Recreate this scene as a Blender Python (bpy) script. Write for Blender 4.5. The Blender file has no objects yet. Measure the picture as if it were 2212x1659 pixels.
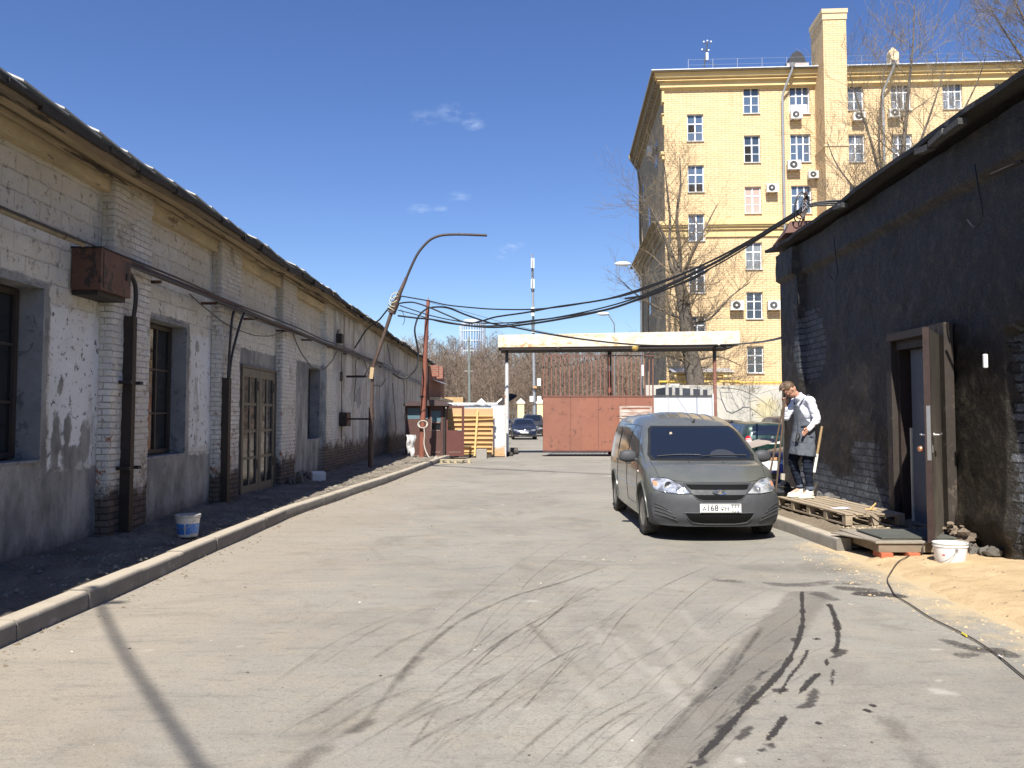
import bpy, bmesh, math, random
import numpy as np
from mathutils import Vector, Matrix, geometry
from mathutils.bvhtree import BVHTree
SC = bpy.context.scene
COL = SC.collection
rad = math.radians
# ------------------------------------------------------------------ camera
F = 1790.0; CX = 1106.0; HZ = 900.0; PITCH = rad(3.0); H = 1.6      # focal length / horizon row measured on the picture
cam_d = bpy.data.cameras.new('camera'); cam = bpy.data.objects.new('camera', cam_d); COL.objects.link(cam)
cam.location = (0, 0, H); cam.rotation_euler = (math.pi/2 + PITCH, 0, 0)
cam_d.sensor_width = 36; cam_d.lens = 36*F/2212
PY0 = HZ - F*math.tan(PITCH)
cam_d.shift_y = -(829.5 - PY0)/2212
cam_d.clip_start = 0.05; cam_d.clip_end = 3000
SC.camera = cam
# ------------------------------------------------------------------ sky, sun, exposure
SUN_EL = rad(49.5); SUN_AZ = rad(9.5)          # shadows run away from the camera, 8.5 deg to the right
sd = Vector((math.sin(SUN_AZ)*math.cos(SUN_EL), math.cos(SUN_AZ)*math.cos(SUN_EL), -math.sin(SUN_EL)))  # travel direction
w = bpy.data.worlds.new('World'); SC.world = w; w.use_nodes = True
wn = w.node_tree.nodes; wl = w.node_tree.links; wn.clear()
out = wn.new('ShaderNodeOutputWorld'); bg = wn.new('ShaderNodeBackground')
sky = wn.new('ShaderNodeTexSky'); sky.sky_type = 'NISHITA'; sky.sun_disc = False
sky.sun_elevation = SUN_EL; sky.sun_rotation = math.pi + SUN_AZ
sky.altitude = 100; sky.air_density = 1.0; sky.dust_density = 0.25; sky.ozone_density = 4.0
hs = wn.new('ShaderNodeHueSaturation'); hs.inputs['Saturation'].default_value = 1.15; hs.inputs['Hue'].default_value = 0.514
wl.new(sky.outputs[0], hs.inputs['Color'])
# a few thin wisps of cloud low over the yard
tc = wn.new('ShaderNodeTexCoord')
def pxdir(px, py):
    sx = (px-CX)/F; sy = -(py-PY0)/F
    d = Vector((sx, math.cos(PITCH) - sy*math.sin(PITCH), math.sin(PITCH) + sy*math.cos(PITCH)))
    return d
mp = wn.new('ShaderNodeMapping'); mp.inputs['Scale'].default_value = (1, 1, 2.4); wl.new(tc.outputs['Generated'], mp.inputs[0])
nz = wn.new('ShaderNodeTexNoise'); nz.inputs['Scale'].default_value = 34; nz.inputs['Detail'].default_value = 6; nz.inputs['Roughness'].default_value = .62
wl.new(mp.outputs[0], nz.inputs['Vector'])
acc = None
for (px, py, r_, k_) in [(985, 243, .020, .8), (1022, 268, .013, 1.1), (918, 254, .016, .6), (908, 453, .013, 1.2), (950, 451, .008, 1.0), (992, 426, .013, .9), (1110, 530, .012, 1.1), (1095, 546, .014, 1.1)]:
    d = pxdir(px, py).normalized()
    sb = wn.new('ShaderNodeVectorMath'); sb.operation = 'SUBTRACT'; wl.new(tc.outputs['Generated'], sb.inputs[0]); sb.inputs[1].default_value = d
    sc_ = wn.new('ShaderNodeVectorMath'); sc_.operation = 'MULTIPLY'; wl.new(sb.outputs[0], sc_.inputs[0]); sc_.inputs[1].default_value = (1, 1, 2.2)
    ln = wn.new('ShaderNodeVectorMath'); ln.operation = 'LENGTH'; wl.new(sc_.outputs[0], ln.inputs[0])
    mr = wn.new('ShaderNodeMapRange'); wl.new(ln.outputs['Value'], mr.inputs[0]); mr.inputs[1].default_value = r_*1.35; mr.inputs[2].default_value = 0; mr.inputs[3].default_value = 0; mr.inputs[4].default_value = k_
    if acc is None: acc = mr.outputs[0]
    else:
        ad = wn.new('ShaderNodeMath'); ad.operation = 'MAXIMUM'; wl.new(acc, ad.inputs[0]); wl.new(mr.outputs[0], ad.inputs[1]); acc = ad.outputs[0]
rg = wn.new('ShaderNodeMapRange'); wl.new(nz.outputs['Fac'], rg.inputs[0]); rg.inputs[1].default_value = .44; rg.inputs[2].default_value = .95
ml = wn.new('ShaderNodeMath'); ml.operation = 'MULTIPLY'; wl.new(acc, ml.inputs[0]); wl.new(rg.outputs[0], ml.inputs[1])
mxw = wn.new('ShaderNodeMixRGB'); wl.new(ml.outputs[0], mxw.inputs[0]); wl.new(hs.outputs[0], mxw.inputs[1]); mxw.inputs[2].default_value = (5.2, 6.2, 8.0, 1)
wl.new(mxw.outputs[0], bg.inputs[0]); bg.inputs[1].default_value = 0.078
wl.new(bg.outputs[0], out.inputs[0])
sun_d = bpy.data.lights.new('sun', 'SUN'); sun_d.energy = 4.9; sun_d.angle = rad(0.5); sun_d.color = (1, .955, .88)
sun = bpy.data.objects.new('sun', sun_d); COL.objects.link(sun); sun.rotation_euler = sd.to_track_quat('-Z', 'Y').to_euler(); sun.location = (-5, -20, 30)
SC.view_settings.view_transform = 'Standard'; SC.view_settings.look = 'None'; SC.view_settings.gamma = 1; SC.view_settings.exposure = 0.9
SC.cycles.max_bounces = 6

# ------------------------------------------------------------------ helpers
def at(px, py, Y):
    d = pxdir(px, py); t = Y/d.y
    return Vector((d.x*t, Y, H + d.z*t))
def gp(px, py, z=0.0):
    d = pxdir(px, py); t = (z-H)/d.z
    return Vector((d.x*t, d.y*t, z))
def _hash(ix, iy, s):
    h = (ix.astype(np.int64)*374761393 + iy.astype(np.int64)*668265263 + s*982451653) & 0xffffffff
    h = ((h ^ (h >> 13))*1274126177) & 0xffffffff
    h = (h ^ (h >> 16)) & 0xffff
    return h/65535.0
def vn(x, y, s=0):
    xi = np.floor(x); yi = np.floor(y); fx = x-xi; fy = y-yi
    fx = fx*fx*(3-2*fx); fy = fy*fy*(3-2*fy)
    a = _hash(xi, yi, s); b = _hash(xi+1, yi, s); c = _hash(xi, yi+1, s); d = _hash(xi+1, yi+1, s)
    return (a+(b-a)*fx)*(1-fy) + (c+(d-c)*fx)*fy
def fbm(x, y, s=0, o=4):
    r = 0; a = .5; t = 0
    for i in range(o):
        r = r + a*vn(x, y, s+i*17); t += a; a *= .5; x = x*2.03+11.3; y = y*2.03+5.7
    return r/t
def sstep(a, b, x):
    t = np.clip((x-a)/(b-a), 0, 1); return t*t*(3-2*t)
def dpoly(X, Y, pts):
    """distance and arc length from a polyline"""
    best = np.full(X.shape, 1e9); arc = np.zeros(X.shape); s = 0
    for (ax, ay), (bx, by) in zip(pts[:-1], pts[1:]):
        dx = bx-ax; dy = by-ay; L2 = dx*dx+dy*dy; L = math.sqrt(L2)
        t = np.clip(((X-ax)*dx+(Y-ay)*dy)/L2, 0, 1)
        d = np.hypot(X-ax-t*dx, Y-ay-t*dy); m = d < best
        best = np.where(m, d, best); arc = np.where(m, s+t*L, arc); s += L
    return best, arc
def tag(o, label=None, cat=None, group=None, kind=None):
    if label: o['label'] = label
    if cat: o['category'] = cat
    if group: o['group'] = group
    if kind: o['kind'] = kind
    return o
def thing(name, label, cat, loc=(0, 0, 0), rotz=0.0, group=None):
    o = bpy.data.objects.new(name, None); COL.objects.link(o); o.location = loc; o.rotation_euler = (0, 0, rotz)
    o.empty_display_size = .2
    return tag(o, label, cat, group)
def mesh_obj(name, me, mat=None, parent=None, off=(0, 0, 0)):
    """links a mesh; if off is given the vertices are made relative to it"""
    o = bpy.data.objects.new(name, me); COL.objects.link(o)
    if mat is not None:
        me.materials.clear(); me.materials.append(mat)
    if parent is not None:
        o.parent = parent
    return o
SPLIT = {'reveal', 'lid', 'end_wall', 'door_edge', 'reflector', 'block', 'corner_block', 'torn_felt', 'deck_board', 'cross_board', 'runner', 'gable', 'clamp', 'pier', 'hinge', 'cross_arm', 'side_window', 'antenna_head', 'roller', 'side_board', 'washer_nozzle', 'side_moulding', 'wiper', 'bumper_slot', 'roof_rib', 'frieze_board', 'slat', 'spoke', 'lace', 'bracket', 'wall_bracket', 'annex_cornice'}
class MB:
    def __init__(s): s.v = []; s.f = []
    def add(s, vs, fs, M=None):
        b = len(s.v)
        for p in vs:
            s.v.append(tuple(M @ Vector(p)) if M is not None else tuple(p))
        for f in fs: s.f.append(tuple(i+b for i in f))
        return s
    def box(s, x0, x1, y0, y1, z0, z1, M=None):
        v = [(x0, y0, z0), (x1, y0, z0), (x1, y1, z0), (x0, y1, z0), (x0, y0, z1), (x1, y0, z1), (x1, y1, z1), (x0, y1, z1)]
        return s.add(v, [(3, 2, 1, 0), (4, 5, 6, 7), (0, 1, 5, 4), (1, 2, 6, 5), (2, 3, 7, 6), (3, 0, 4, 7)], M)
    def cb(s, c, d, M=None, rot=None):
        R = Matrix.Translation(Vector(c))
        if rot is not None: R = R @ rot.to_4x4()
        if M is not None: R = M @ R
        return s.box(-d[0]/2, d[0]/2, -d[1]/2, d[1]/2, -d[2]/2, d[2]/2, R)
    def bar(s, p, q, w_, h_, up=(0, 0, 1)):
        p = Vector(p); q = Vector(q); z = (q-p); L = z.length; z.normalize(); u = Vector(up)
        if abs(z.dot(u)) > .99: u = Vector((0, 1, 0))
        x = u.cross(z).normalized(); y = z.cross(x)
        R = Matrix((x, y, z)).transposed().to_4x4(); R.translation = (p+q)/2
        return s.box(-w_/2, w_/2, -h_/2, h_/2, -L/2, L/2, R)
    def tube(s, pts, r, n=8, cap=True):
        pts = [Vector(p) for p in pts]; k = len(pts); b = len(s.v)
        rs = [r]*k if not hasattr(r, '__len__') else r
        prev = None
        for i, p in enumerate(pts):
            t = (pts[min(i+1, k-1)]-pts[max(i-1, 0)])
            if t.length < 1e-9: t = Vector((0, 0, 1))
            t.normalize()
            if prev is None:
                u = Vector((0, 0, 1)) if abs(t.z) < .9 else Vector((1, 0, 0)); x = u.cross(t).normalized()
            else:
                x = (prev - t*prev.dot(t))
                x = x.normalized() if x.length > 1e-6 else Vector((1, 0, 0))
            prev = x; y = t.cross(x)
            for j in range(n):
                a = 2*math.pi*j/n; s.v.append(tuple(p + (x*math.cos(a)+y*math.sin(a))*rs[i]))
        for i in range(k-1):
            for j in range(n):
                a = b+i*n+j; c = b+i*n+(j+1) % n; s.f.append((a, c, c+n, a+n))
        if cap:
            s.f.append(tuple(b+j for j in reversed(range(n)))); s.f.append(tuple(b+(k-1)*n+j for j in range(n)))
        return s
    def lathe(s, prof, n=20, M=None, close=False):
        b = len(s.v); k = len(prof)
        vs = []
        for (r, z) in prof:
            for j in range(n):
                a = 2*math.pi*j/n; vs.append((r*math.cos(a), r*math.sin(a), z))
        fs = []
        for i in range(k-1):
            for j in range(n):
                a = i*n+j; c = i*n+(j+1) % n; fs.append((a, c, c+n, a+n))
        if prof[0][0] > 1e-6 and not close: fs.append(tuple(reversed(range(n))))
        if prof[-1][0] > 1e-6 and not close: fs.append(tuple((k-1)*n+j for j in range(n)))
        if close:
            for j in range(n):
                a = (k-1)*n+j; c = (k-1)*n+(j+1) % n; fs.append((a, c, (j+1) % n, j))
        return s.add(vs, fs, M)
    def prism(s, poly, axis, a0, a1, M=None):
        """2D outline extruded along axis; outline coords are the other two axes in order"""
        n = len(poly)
        def P(u, v, a):
            return {'x': (a, u, v), 'y': (u, a, v), 'z': (u, v, a)}[axis]
        vs = [P(u, v, a0) for u, v in poly] + [P(u, v, a1) for u, v in poly]
        fs = [tuple(reversed(range(n))), tuple(range(n, 2*n))] + [(i, (i+1) % n, (i+1) % n+n, i+n) for i in range(n)]
        return s.add(vs, fs, M)
    def sphere(s, c, r, n=12, m=8, M=None):
        c = Vector(c); r3 = (r, r, r) if not hasattr(r, '__len__') else r
        vs = []; fs = []
        for i in range(m+1):
            t = math.pi*i/m
            for j in range(n):
                a = 2*math.pi*j/n; vs.append((c.x+r3[0]*math.sin(t)*math.cos(a), c.y+r3[1]*math.sin(t)*math.sin(a), c.z+r3[2]*math.cos(t)))
        for i in range(m):
            for j in range(n):
                a = i*n+j; cc = i*n+(j+1) % n; fs.append((a, a+n, cc+n, cc))
        return s.add(vs, fs, M)
    def pieces(s):
        p = list(range(len(s.v)))
        def f_(i):
            while p[i] != i: p[i] = p[p[i]]; i = p[i]
            return i
        for f in s.f:
            r0 = f_(f[0])
            for k in f[1:]:
                r1 = f_(k)
                if r1 != r0: p[r1] = r0
        G_ = {}
        for f in s.f: G_.setdefault(f_(f[0]), []).append(f)
        out = []
        for fs in G_.values():
            ix = {}; mb = MB()
            for f in fs:
                mb.f.append(tuple(ix.setdefault(k, len(ix)) for k in f))
            mb.v = [s.v[k] for k in ix]; out.append(mb)
        return out
    def build(s, name, mat, parent=None, smooth=False, bevel=0, rel=True, angle=40, fix=False, whole=False):
        if name in SPLIT and parent is not None and not whole:
            ps = s.pieces()
            if 1 < len(ps) <= 40:
                return [q.build(name, mat, parent, smooth, bevel, rel, angle, fix, True) for q in ps][0]
        me = bpy.data.meshes.new(name)
        v = s.v
        if parent is not None and rel:
            W = parent_world(parent).inverted(); v = [tuple(W @ Vector(p)) for p in v]
        me.from_pydata(v, [], s.f)
        if bevel or fix:
            bm = bmesh.new(); bm.from_mesh(me)
            bmesh.ops.recalc_face_normals(bm, faces=bm.faces)
            if bevel: bmesh.ops.bevel(bm, geom=[e for e in bm.edges if len(e.link_faces) == 2 and e.calc_face_angle(0) > .5], offset=bevel, segments=2, affect='EDGES', profile=.5)
            bm.to_mesh(me); bm.free()
        me.validate(); me.update()
        if smooth:
            me.shade_smooth(); me.set_sharp_from_angle(angle=rad(angle))
        return mesh_obj(name, me, mat, parent)
def parent_world(o):
    M = Matrix.Identity(4)
    while o is not None:
        M = Matrix.LocRotScale(o.location, o.rotation_euler, o.scale) @ M
        o = o.parent
    return M
def npmesh(name, V, Q, mat, parent=None, smooth=True, attrs=None):
    """V (n,3) float, Q (m,k) int"""
    me = bpy.data.meshes.new(name); n = len(V); m, k = Q.shape
    me.vertices.add(n); me.vertices.foreach_set('co', V.astype(np.float32).ravel())
    me.loops.add(m*k); me.loops.foreach_set('vertex_index', Q.astype(np.int32).ravel())
    me.polygons.add(m); me.polygons.foreach_set('loop_start', (np.arange(m)*k).astype(np.int32)); me.polygons.foreach_set('loop_total', np.full(m, k, np.int32))
    me.update(calc_edges=True)
    for an, av in (attrs or {}).items():
        a = me.attributes.new(an, 'FLOAT', 'POINT'); a.data.foreach_set('value', av.astype(np.float32).ravel())
    if smooth: me.shade_smooth()
    o = mesh_obj(name, me, mat, parent)
    return o
def gridmesh(name, U, V, fn, mat, parent=None, hole=None, attrs=None, smooth=True, flip=False):
    """tensor grid; fn(u,v) arrays -> (x,y,z)"""
    UU, VV = np.meshgrid(U, V, indexing='ij'); nu, nv = UU.shape
    x, y, z = fn(UU, VV); P = np.stack([x, y, z], -1).reshape(-1, 3)
    if parent is not None:
        W = np.array(parent_world(parent).inverted()); P = P @ W[:3, :3].T + W[:3, 3]
    I = np.arange(nu*nv).reshape(nu, nv)
    Q = np.stack([I[:-1, :-1], I[1:, :-1], I[1:, 1:], I[:-1, 1:]], -1)
    if flip: Q = Q[..., ::-1]
    if hole is not None:
        cu = (UU[:-1, :-1]+UU[1:, 1:])/2; cv = (VV[:-1, :-1]+VV[1:, 1:])/2
        Q = Q[~hole(cu, cv)]
    else: Q = Q.reshape(-1, 4)
    A = {k: f(UU, VV) if callable(f) else f for k, f in (attrs or {}).items()}
    return npmesh(name, P, Q, mat, parent, smooth, A)
def text_mesh(s, size, extrude=0.0015, align='CENTER'):
    cu = bpy.data.curves.new('txt', 'FONT'); cu.body = s; cu.size = size; cu.extrude = extrude; cu.align_x = align; cu.align_y = 'CENTER'; cu.resolution_u = 3; cu.offset = size*.007
    o = bpy.data.objects.new('txt', cu); COL.objects.link(o)
    dg = bpy.context.evaluated_depsgraph_get(); me = bpy.data.meshes.new_from_object(o.evaluated_get(dg))
    bpy.data.objects.remove(o); bpy.data.curves.remove(cu)
    return me

# ------------------------------------------------------------------ materials
class G:
    def __init__(s, name, base=(.5, .5, .5), rough=.8, metal=0.0, spec=None):
        s.m = bpy.data.materials.new(name); s.m.use_nodes = True; s.t = s.m.node_tree; s.N = s.t.nodes; s.L = s.t.links
        s.b = s.N['Principled BSDF']; s.c = {}
        s.set('Base Color', base); s.set('Roughness', rough); s.set('Metallic', metal)
        if spec is not None: s.set('Specular IOR Level', spec)
    def put(s, sock, v):
        if isinstance(v, bpy.types.NodeSocket): s.L.new(v, sock)
        elif hasattr(v, '__len__') and len(v) == 3 and sock.type == 'RGBA': sock.default_value = (*v, 1)
        else: sock.default_value = v
    def set(s, k, v): s.put(s.b.inputs[k], v); return s
    def tc(s, k='Object'):
        if 'tc' not in s.c: s.c['tc'] = s.N.new('ShaderNodeTexCoord')
        return s.c['tc'].outputs[k]
    def geo(s, k):
        if 'geo' not in s.c: s.c['geo'] = s.N.new('ShaderNodeNewGeometry')
        return s.c['geo'].outputs[k]
    def sep(s, v=None):
        n = s.N.new('ShaderNodeSeparateXYZ'); s.put(n.inputs[0], v or s.tc()); return n.outputs
    def comb(s, x=0, y=0, z=0):
        n = s.N.new('ShaderNodeCombineXYZ'); s.put(n.inputs[0], x); s.put(n.inputs[1], y); s.put(n.inputs[2], z); return n.outputs[0]
    def vscale(s, sc, v=None):
        n = s.N.new('ShaderNodeMapping'); s.put(n.inputs[0], v or s.tc()); n.inputs['Scale'].default_value = sc; return n.outputs[0]
    def noise(s, scale, detail=4, rough=.6, v=None, dist=0.0):
        n = s.N.new('ShaderNodeTexNoise'); s.put(n.inputs['Vector'], v or s.tc()); n.inputs['Scale'].default_value = scale; n.inputs['Detail'].default_value = detail; n.inputs['Roughness'].default_value = rough; n.inputs['Distortion'].default_value = dist
        return n.outputs['Fac']
    def vor(s, scale, v=None, feat='F1', out='Distance', rnd=1.0):
        n = s.N.new('ShaderNodeTexVoronoi'); n.feature = feat; s.put(n.inputs['Vector'], v or s.tc()); n.inputs['Scale'].default_value = scale; n.inputs['Randomness'].default_value = rnd; return n.outputs[out]
    def wave(s, scale, v=None, dist=0, axis='X', typ='BANDS'):
        n = s.N.new('ShaderNodeTexWave'); n.wave_type = typ; n.bands_direction = axis; s.put(n.inputs['Vector'], v or s.tc()); n.inputs['Scale'].default_value = scale; n.inputs['Distortion'].default_value = dist; n.inputs['Detail'].default_value = 3; return n.outputs['Fac']
    def ramp(s, f, a, b, c0=0.0, c1=1.0):
        n = s.N.new('ShaderNodeMapRange'); s.put(n.inputs[0], f); s.put(n.inputs[1], a); s.put(n.inputs[2], b); s.put(n.inputs[3], c0); s.put(n.inputs[4], c1); return n.outputs[0]
    def math(s, op, a, b=0.0):
        n = s.N.new('ShaderNodeMath'); n.operation = op; s.put(n.inputs[0], a); s.put(n.inputs[1], b); return n.outputs[0]
    def mul(s, a, b): return s.math('MULTIPLY', a, b)
    def addm(s, a, b): return s.math('ADD', a, b)
    def mix(s, f, a, b, mode='MIX'):
        n = s.N.new('ShaderNodeMixRGB'); n.blend_type = mode; s.put(n.inputs[0], f); s.put(n.inputs[1], a); s.put(n.inputs[2], b); return n.outputs[0]
    def attr(s, name, k='Fac'):
        n = s.N.new('ShaderNodeAttribute'); n.attribute_name = name; return n.outputs[k]
    def brick(s, v, bw, rh, mortar=.01, c1=(.5, .5, .5), c2=(.4, .4, .4), cm=(.2, .2, .2), smooth=.1, offset=.5):
        n = s.N.new('ShaderNodeTexBrick'); s.put(n.inputs['Vector'], v); s.put(n.inputs['Color1'], c1); s.put(n.inputs['Color2'], c2); s.put(n.inputs['Mortar'], cm)
        n.inputs['Scale'].default_value = 1; n.inputs['Mortar Size'].default_value = mortar; n.inputs['Mortar Smooth'].default_value = smooth; n.inputs['Brick Width'].default_value = bw; n.inputs['Row Height'].default_value = rh; n.offset = offset
        n.inputs['Bias'].default_value = 0
        return n.outputs['Color'], n.outputs['Fac']
    def bump(s, h, strength=.5, dist=.01, normal=None):
        n = s.N.new('ShaderNodeBump'); s.put(n.inputs['Height'], h); n.inputs['Strength'].default_value = strength; n.inputs['Distance'].default_value = dist
        if normal is not None: s.put(n.inputs['Normal'], normal)
        s.put(s.b.inputs['Normal'], n.outputs[0]); return n.outputs[0]
    def rnd(s):
        n = s.N.new('ShaderNodeObjectInfo'); return n.outputs['Random']
def sc3(c, k): return tuple(x*k for x in c)
def weather(name, col, rough=.8, metal=0.0, var=.25, scale=3.0, spots=None, sscale=6.0, sth=.62, bump=.3, bdist=.004, bscale=40.0, spec=None, stretch=(1, 1, 1), coat=0.0):
    """general surface: colour drifting over the piece, optional patches of a second colour, fine relief"""
    g = G(name, col, rough, metal, spec)
    v = g.vscale(stretch)
    n1 = g.noise(scale, 5, .65, v); n2 = g.noise(scale*9, 3, .6, v)
    f = g.ramp(g.addm(g.mul(n1, .7), g.mul(n2, .3)), .32, .68)
    c = g.mix(f, sc3(col, 1-var), sc3(col, 1+var*.7))
    if spots:
        m = g.noise(sscale, 6, .7, v, .4); m = g.ramp(m, sth, sth+.04)
        c = g.mix(m, c, spots)
    g.set('Base Color', c)
    g.set('Roughness', g.ramp(n2, .3, .7, max(rough-.12, .02), min(rough+.1, 1)))
    if bump: g.bump(g.addm(g.noise(bscale, 4, .7, v), g.mul(n1, .5)), bump, bdist)
    if coat: g.set('Coat Weight', coat)
    return g.m
MT = {}
def m(name, *a, **k):
    if name not in MT: MT[name] = weather(name, *a, **k)
    return MT[name]
# ================================================================== GROUND
def line_px(pts, z=0): return [tuple(gp(x, y, z)[:2]) for x, y in pts]
def crop6(pts): return [((1500+x*.4069)*.9217, (1200+y*.4069)*.9217) for x, y in pts]
def nonuni(parts):
    out = []
    for a, b, st in parts: out += list(np.arange(a, b-1e-6, st))
    return np.array(out+[parts[-1][1]])
gx = np.concatenate([-np.geomspace(900, 6.5, 22), nonuni([(-6, -3.8, .2), (-3.8, 6.4, .034)]), np.geomspace(7, 900, 22)])
gy = np.concatenate([np.array([-300, -100, -40, -15, -5, 0, 1.5]), nonuni([(2.2, 11.5, .034), (11.5, 20, .12), (20, 60, .5)]), np.geomspace(64, 1600, 24)])
GX, GY = np.meshgrid(gx, gy, indexing='ij')
wet = np.zeros(GX.shape); trk = np.zeros(GX.shape); pale = np.zeros(GX.shape)
n_a = fbm(GX*3, GY*3, 5, 4); n_b = fbm(GX*14, GY*14, 9, 3); n_c = fbm(GX*1.1, GY*1.1, 31, 3); n_d = fbm(GX*30, GY*9, 77, 2)
RIB = []
def stroke(arr, pts, wd, amt, soft=.35, broken=0.0, seed=1, freq=5):
    if wd < .028:
        RIB.append((pts, wd, amt, broken, seed, arr is wet)); return
    d, arc = dpoly(GX, GY, pts)
    ja = min(wd, .045); d = d + (n_b-.5)*ja*1.3 + (n_a-.5)*ja*1.2
    v = 1-sstep(wd*(1-soft), wd*(1+soft), d)
    if broken > 0:
        b = vn(arc*freq, arc*0+seed*3.7, seed); v = v*sstep(broken-.16, broken+.14, b+ (n_b-.5)*.5)
    np.maximum(arr, v*amt, out=arr)
LA = crop6([(1060, 470), (1090, 520), (1120, 600), (1135, 700), (1130, 780), (1080, 850), (1075, 900), (1000, 970), (940, 1040), (880, 1090), (840, 1180), (780, 1270), (720, 1350), (690, 1400)])
stroke(wet, line_px(LA), .024, .8, broken=.34, seed=2, freq=14)
LB = crop6([(930, 460), (945, 560), (945, 660), (910, 760), (850, 860), (760, 960), (660, 1070), (560, 1180), (440, 1320), (330, 1430), (270, 1500)])
stroke(wet, line_px(LB), .018, .9, broken=.14, seed=4, freq=3)
stroke(wet, line_px(crop6([(720, 900), (640, 1010), (500, 1230), (400, 1330), (350, 1400)])), .035, .5, broken=.38, seed=6, freq=9)
stroke(wet, line_px(crop6([(975, 800), (940, 870), (870, 960), (800, 1100)])), .02, .6, broken=.3, seed=7, freq=7)
stroke(wet, line_px(crop6([(1165, 795), (1120, 840)])), .03, .7, broken=.2, seed=8)
stroke(wet, line_px(crop6([(1100, 905), (1085, 1000)])), .025, .5, seed=9)
stroke(wet, line_px(crop6([(1010, 1020), (970, 1110), (930, 1130)])), .03, .6, broken=.3, seed=10)
stroke(wet, line_px(crop6([(700, 1130), (660, 1160), (600, 1290), (560, 1310)])), .03, .6, broken=.45, seed=11)
for (x, y, r_) in [(760, 1350, .028), (700, 1375, .032), (900, 740, .03), (900, 735, .03), (1010, 735, .02), (800, 1030, .03), (660, 1105, .03), (1300, 1150, .025), (1330, 1120, .02), (480, 1240, .045), (470, 1260, .04), (1015, 1220, .015), (345, 1440, .03)]:
    p = line_px(crop6([(x-12, y), (x+12, y-6)])); stroke(wet, p, r_, .8, .4)
# broad smear tracks
stroke(trk, line_px(crop6([(960, 480), (900, 560), (830, 620), (730, 740), (640, 850), (560, 960), (500, 1060), (420, 1180), (300, 1330), (180, 1470)])), .16, .55, .12, broken=.12, seed=2, freq=1.4)
stroke(trk, line_px(crop6([(1010, 500), (900, 640), (800, 760), (740, 860), (700, 960)])), .11, .5, .3)
stroke(trk, line_px(crop6([(720, 660), (640, 770), (560, 890), (530, 950)])), .02, .9, .4)
stroke(trk, line_px(crop6([(360, 1040), (270, 1140), (180, 1230)])), .02, .7, .4, broken=.3, seed=3)
stroke(trk, line_px(crop6([(250, 1230), (120, 1290), (30, 1380)])), .02, .5, .4)
# horizontal wet band in front of the platform
stroke(wet, line_px(crop6([(450, 392), (560, 400), (700, 410), (830, 420), (950, 420), (1100, 408), (1240, 415)])), .10, .5, .7, broken=.3, seed=12, freq=3)
stroke(wet, line_px(crop6([(1290, 474), (1380, 472), (1470, 484)])), .10, .72, .4)
stroke(wet, line_px(crop6([(1180, 440), (1300, 450)])), .10, .55, .5)
stroke(wet, line_px(crop6([(1030, 470), (1100, 500)])), .09, .5, .5)
stroke(wet, line_px(crop6([(1790, 745), (1870, 770), (1960, 790), (2040, 790), (2130, 820)])), .085, .55, .5)
stroke(wet, line_px(crop6([(1850, 822), (1920, 818)])), .06, .5, .5)
stroke(trk, line_px(crop6([(700, 320), (850, 330), (1050, 330), (1180, 320)])), .22, .35, .6)
stroke(trk, line_px(crop6([(1390, 1160), (1480, 1270), (1560, 1370), (1640, 1475)])), .05, .6, .5, broken=.3, seed=5)
# long curved scrapes on the left
for pts, wd, a, br, sd_ in [
    ([(640, 1655), (700, 1612), (780, 1572), (830, 1510), (880, 1440), (940, 1380), (1010, 1330), (1100, 1290), (1200, 1262), (1330, 1215)], .022, .8, .15, 21),
    ([(640, 1655), (690, 1618)], .06, .75, .1, 22), ([(762, 1578), (795, 1560)], .035, .9, 0, 22),
    ([(860, 1470), (905, 1420)], .03, .7, .0, 22),
    ([(860, 1655), (900, 1590), (980, 1480), (1080, 1390), (1180, 1340), (1260, 1270)], .010, .75, .3, 23),
    ([(700, 1655), (860, 1560), (990, 1450), (1130, 1350), (1290, 1265)], .012, .6, .35, 24),
    ([(900, 1655), (1010, 1560), (1150, 1450), (1290, 1380)], .010, .7, .4, 25),
    ([(1100, 1655), (1180, 1580), (1300, 1490), (1370, 1450)], .014, .6, .3, 26),
    ([(1190, 1659), (1300, 1570), (1420, 1500)], .012, .55, .3, 27), ([(1380, 1655), (1460, 1560), (1560, 1460), (1600, 1400)], .02, .5, .3, 28),
    ([(1130, 1330), (1200, 1400), (1290, 1480)], .03, .3, .2, 29), ([(800, 1180), (830, 1210), (960, 1230), (1060, 1225)], .03, .2, .1, 30)]:
    stroke(trk, line_px(pts), wd, a, .5, br, sd_, 5)
rs = random.Random(3)
for i in range(80):
    x0 = rs.uniform(860, 1560); y0 = rs.uniform(1330, 1690); L = rs.uniform(80, 330); dx = rs.uniform(.8, 1.15)
    stroke(trk, line_px([(x0, y0), (x0+L*dx*.5, y0-L*rs.uniform(.42, .50)), (x0+L*dx*rs.uniform(.85, 1.3), y0-L*.76)]), rs.uniform(.003, .009), rs.uniform(.2, .65), .6, .22, 40+i, 6)
for i in range(26):
    x0 = rs.uniform(560, 1050); y0 = rs.uniform(1350, 1640); L = rs.uniform(80, 220)
    stroke(trk, line_px([(x0, y0), (x0+L*.7, y0-L*.42), (x0+L*1.4, y0-L*.7)]), rs.uniform(.006, .024), rs.uniform(.2, .5), .7, .25, 80+i, 4)
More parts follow.
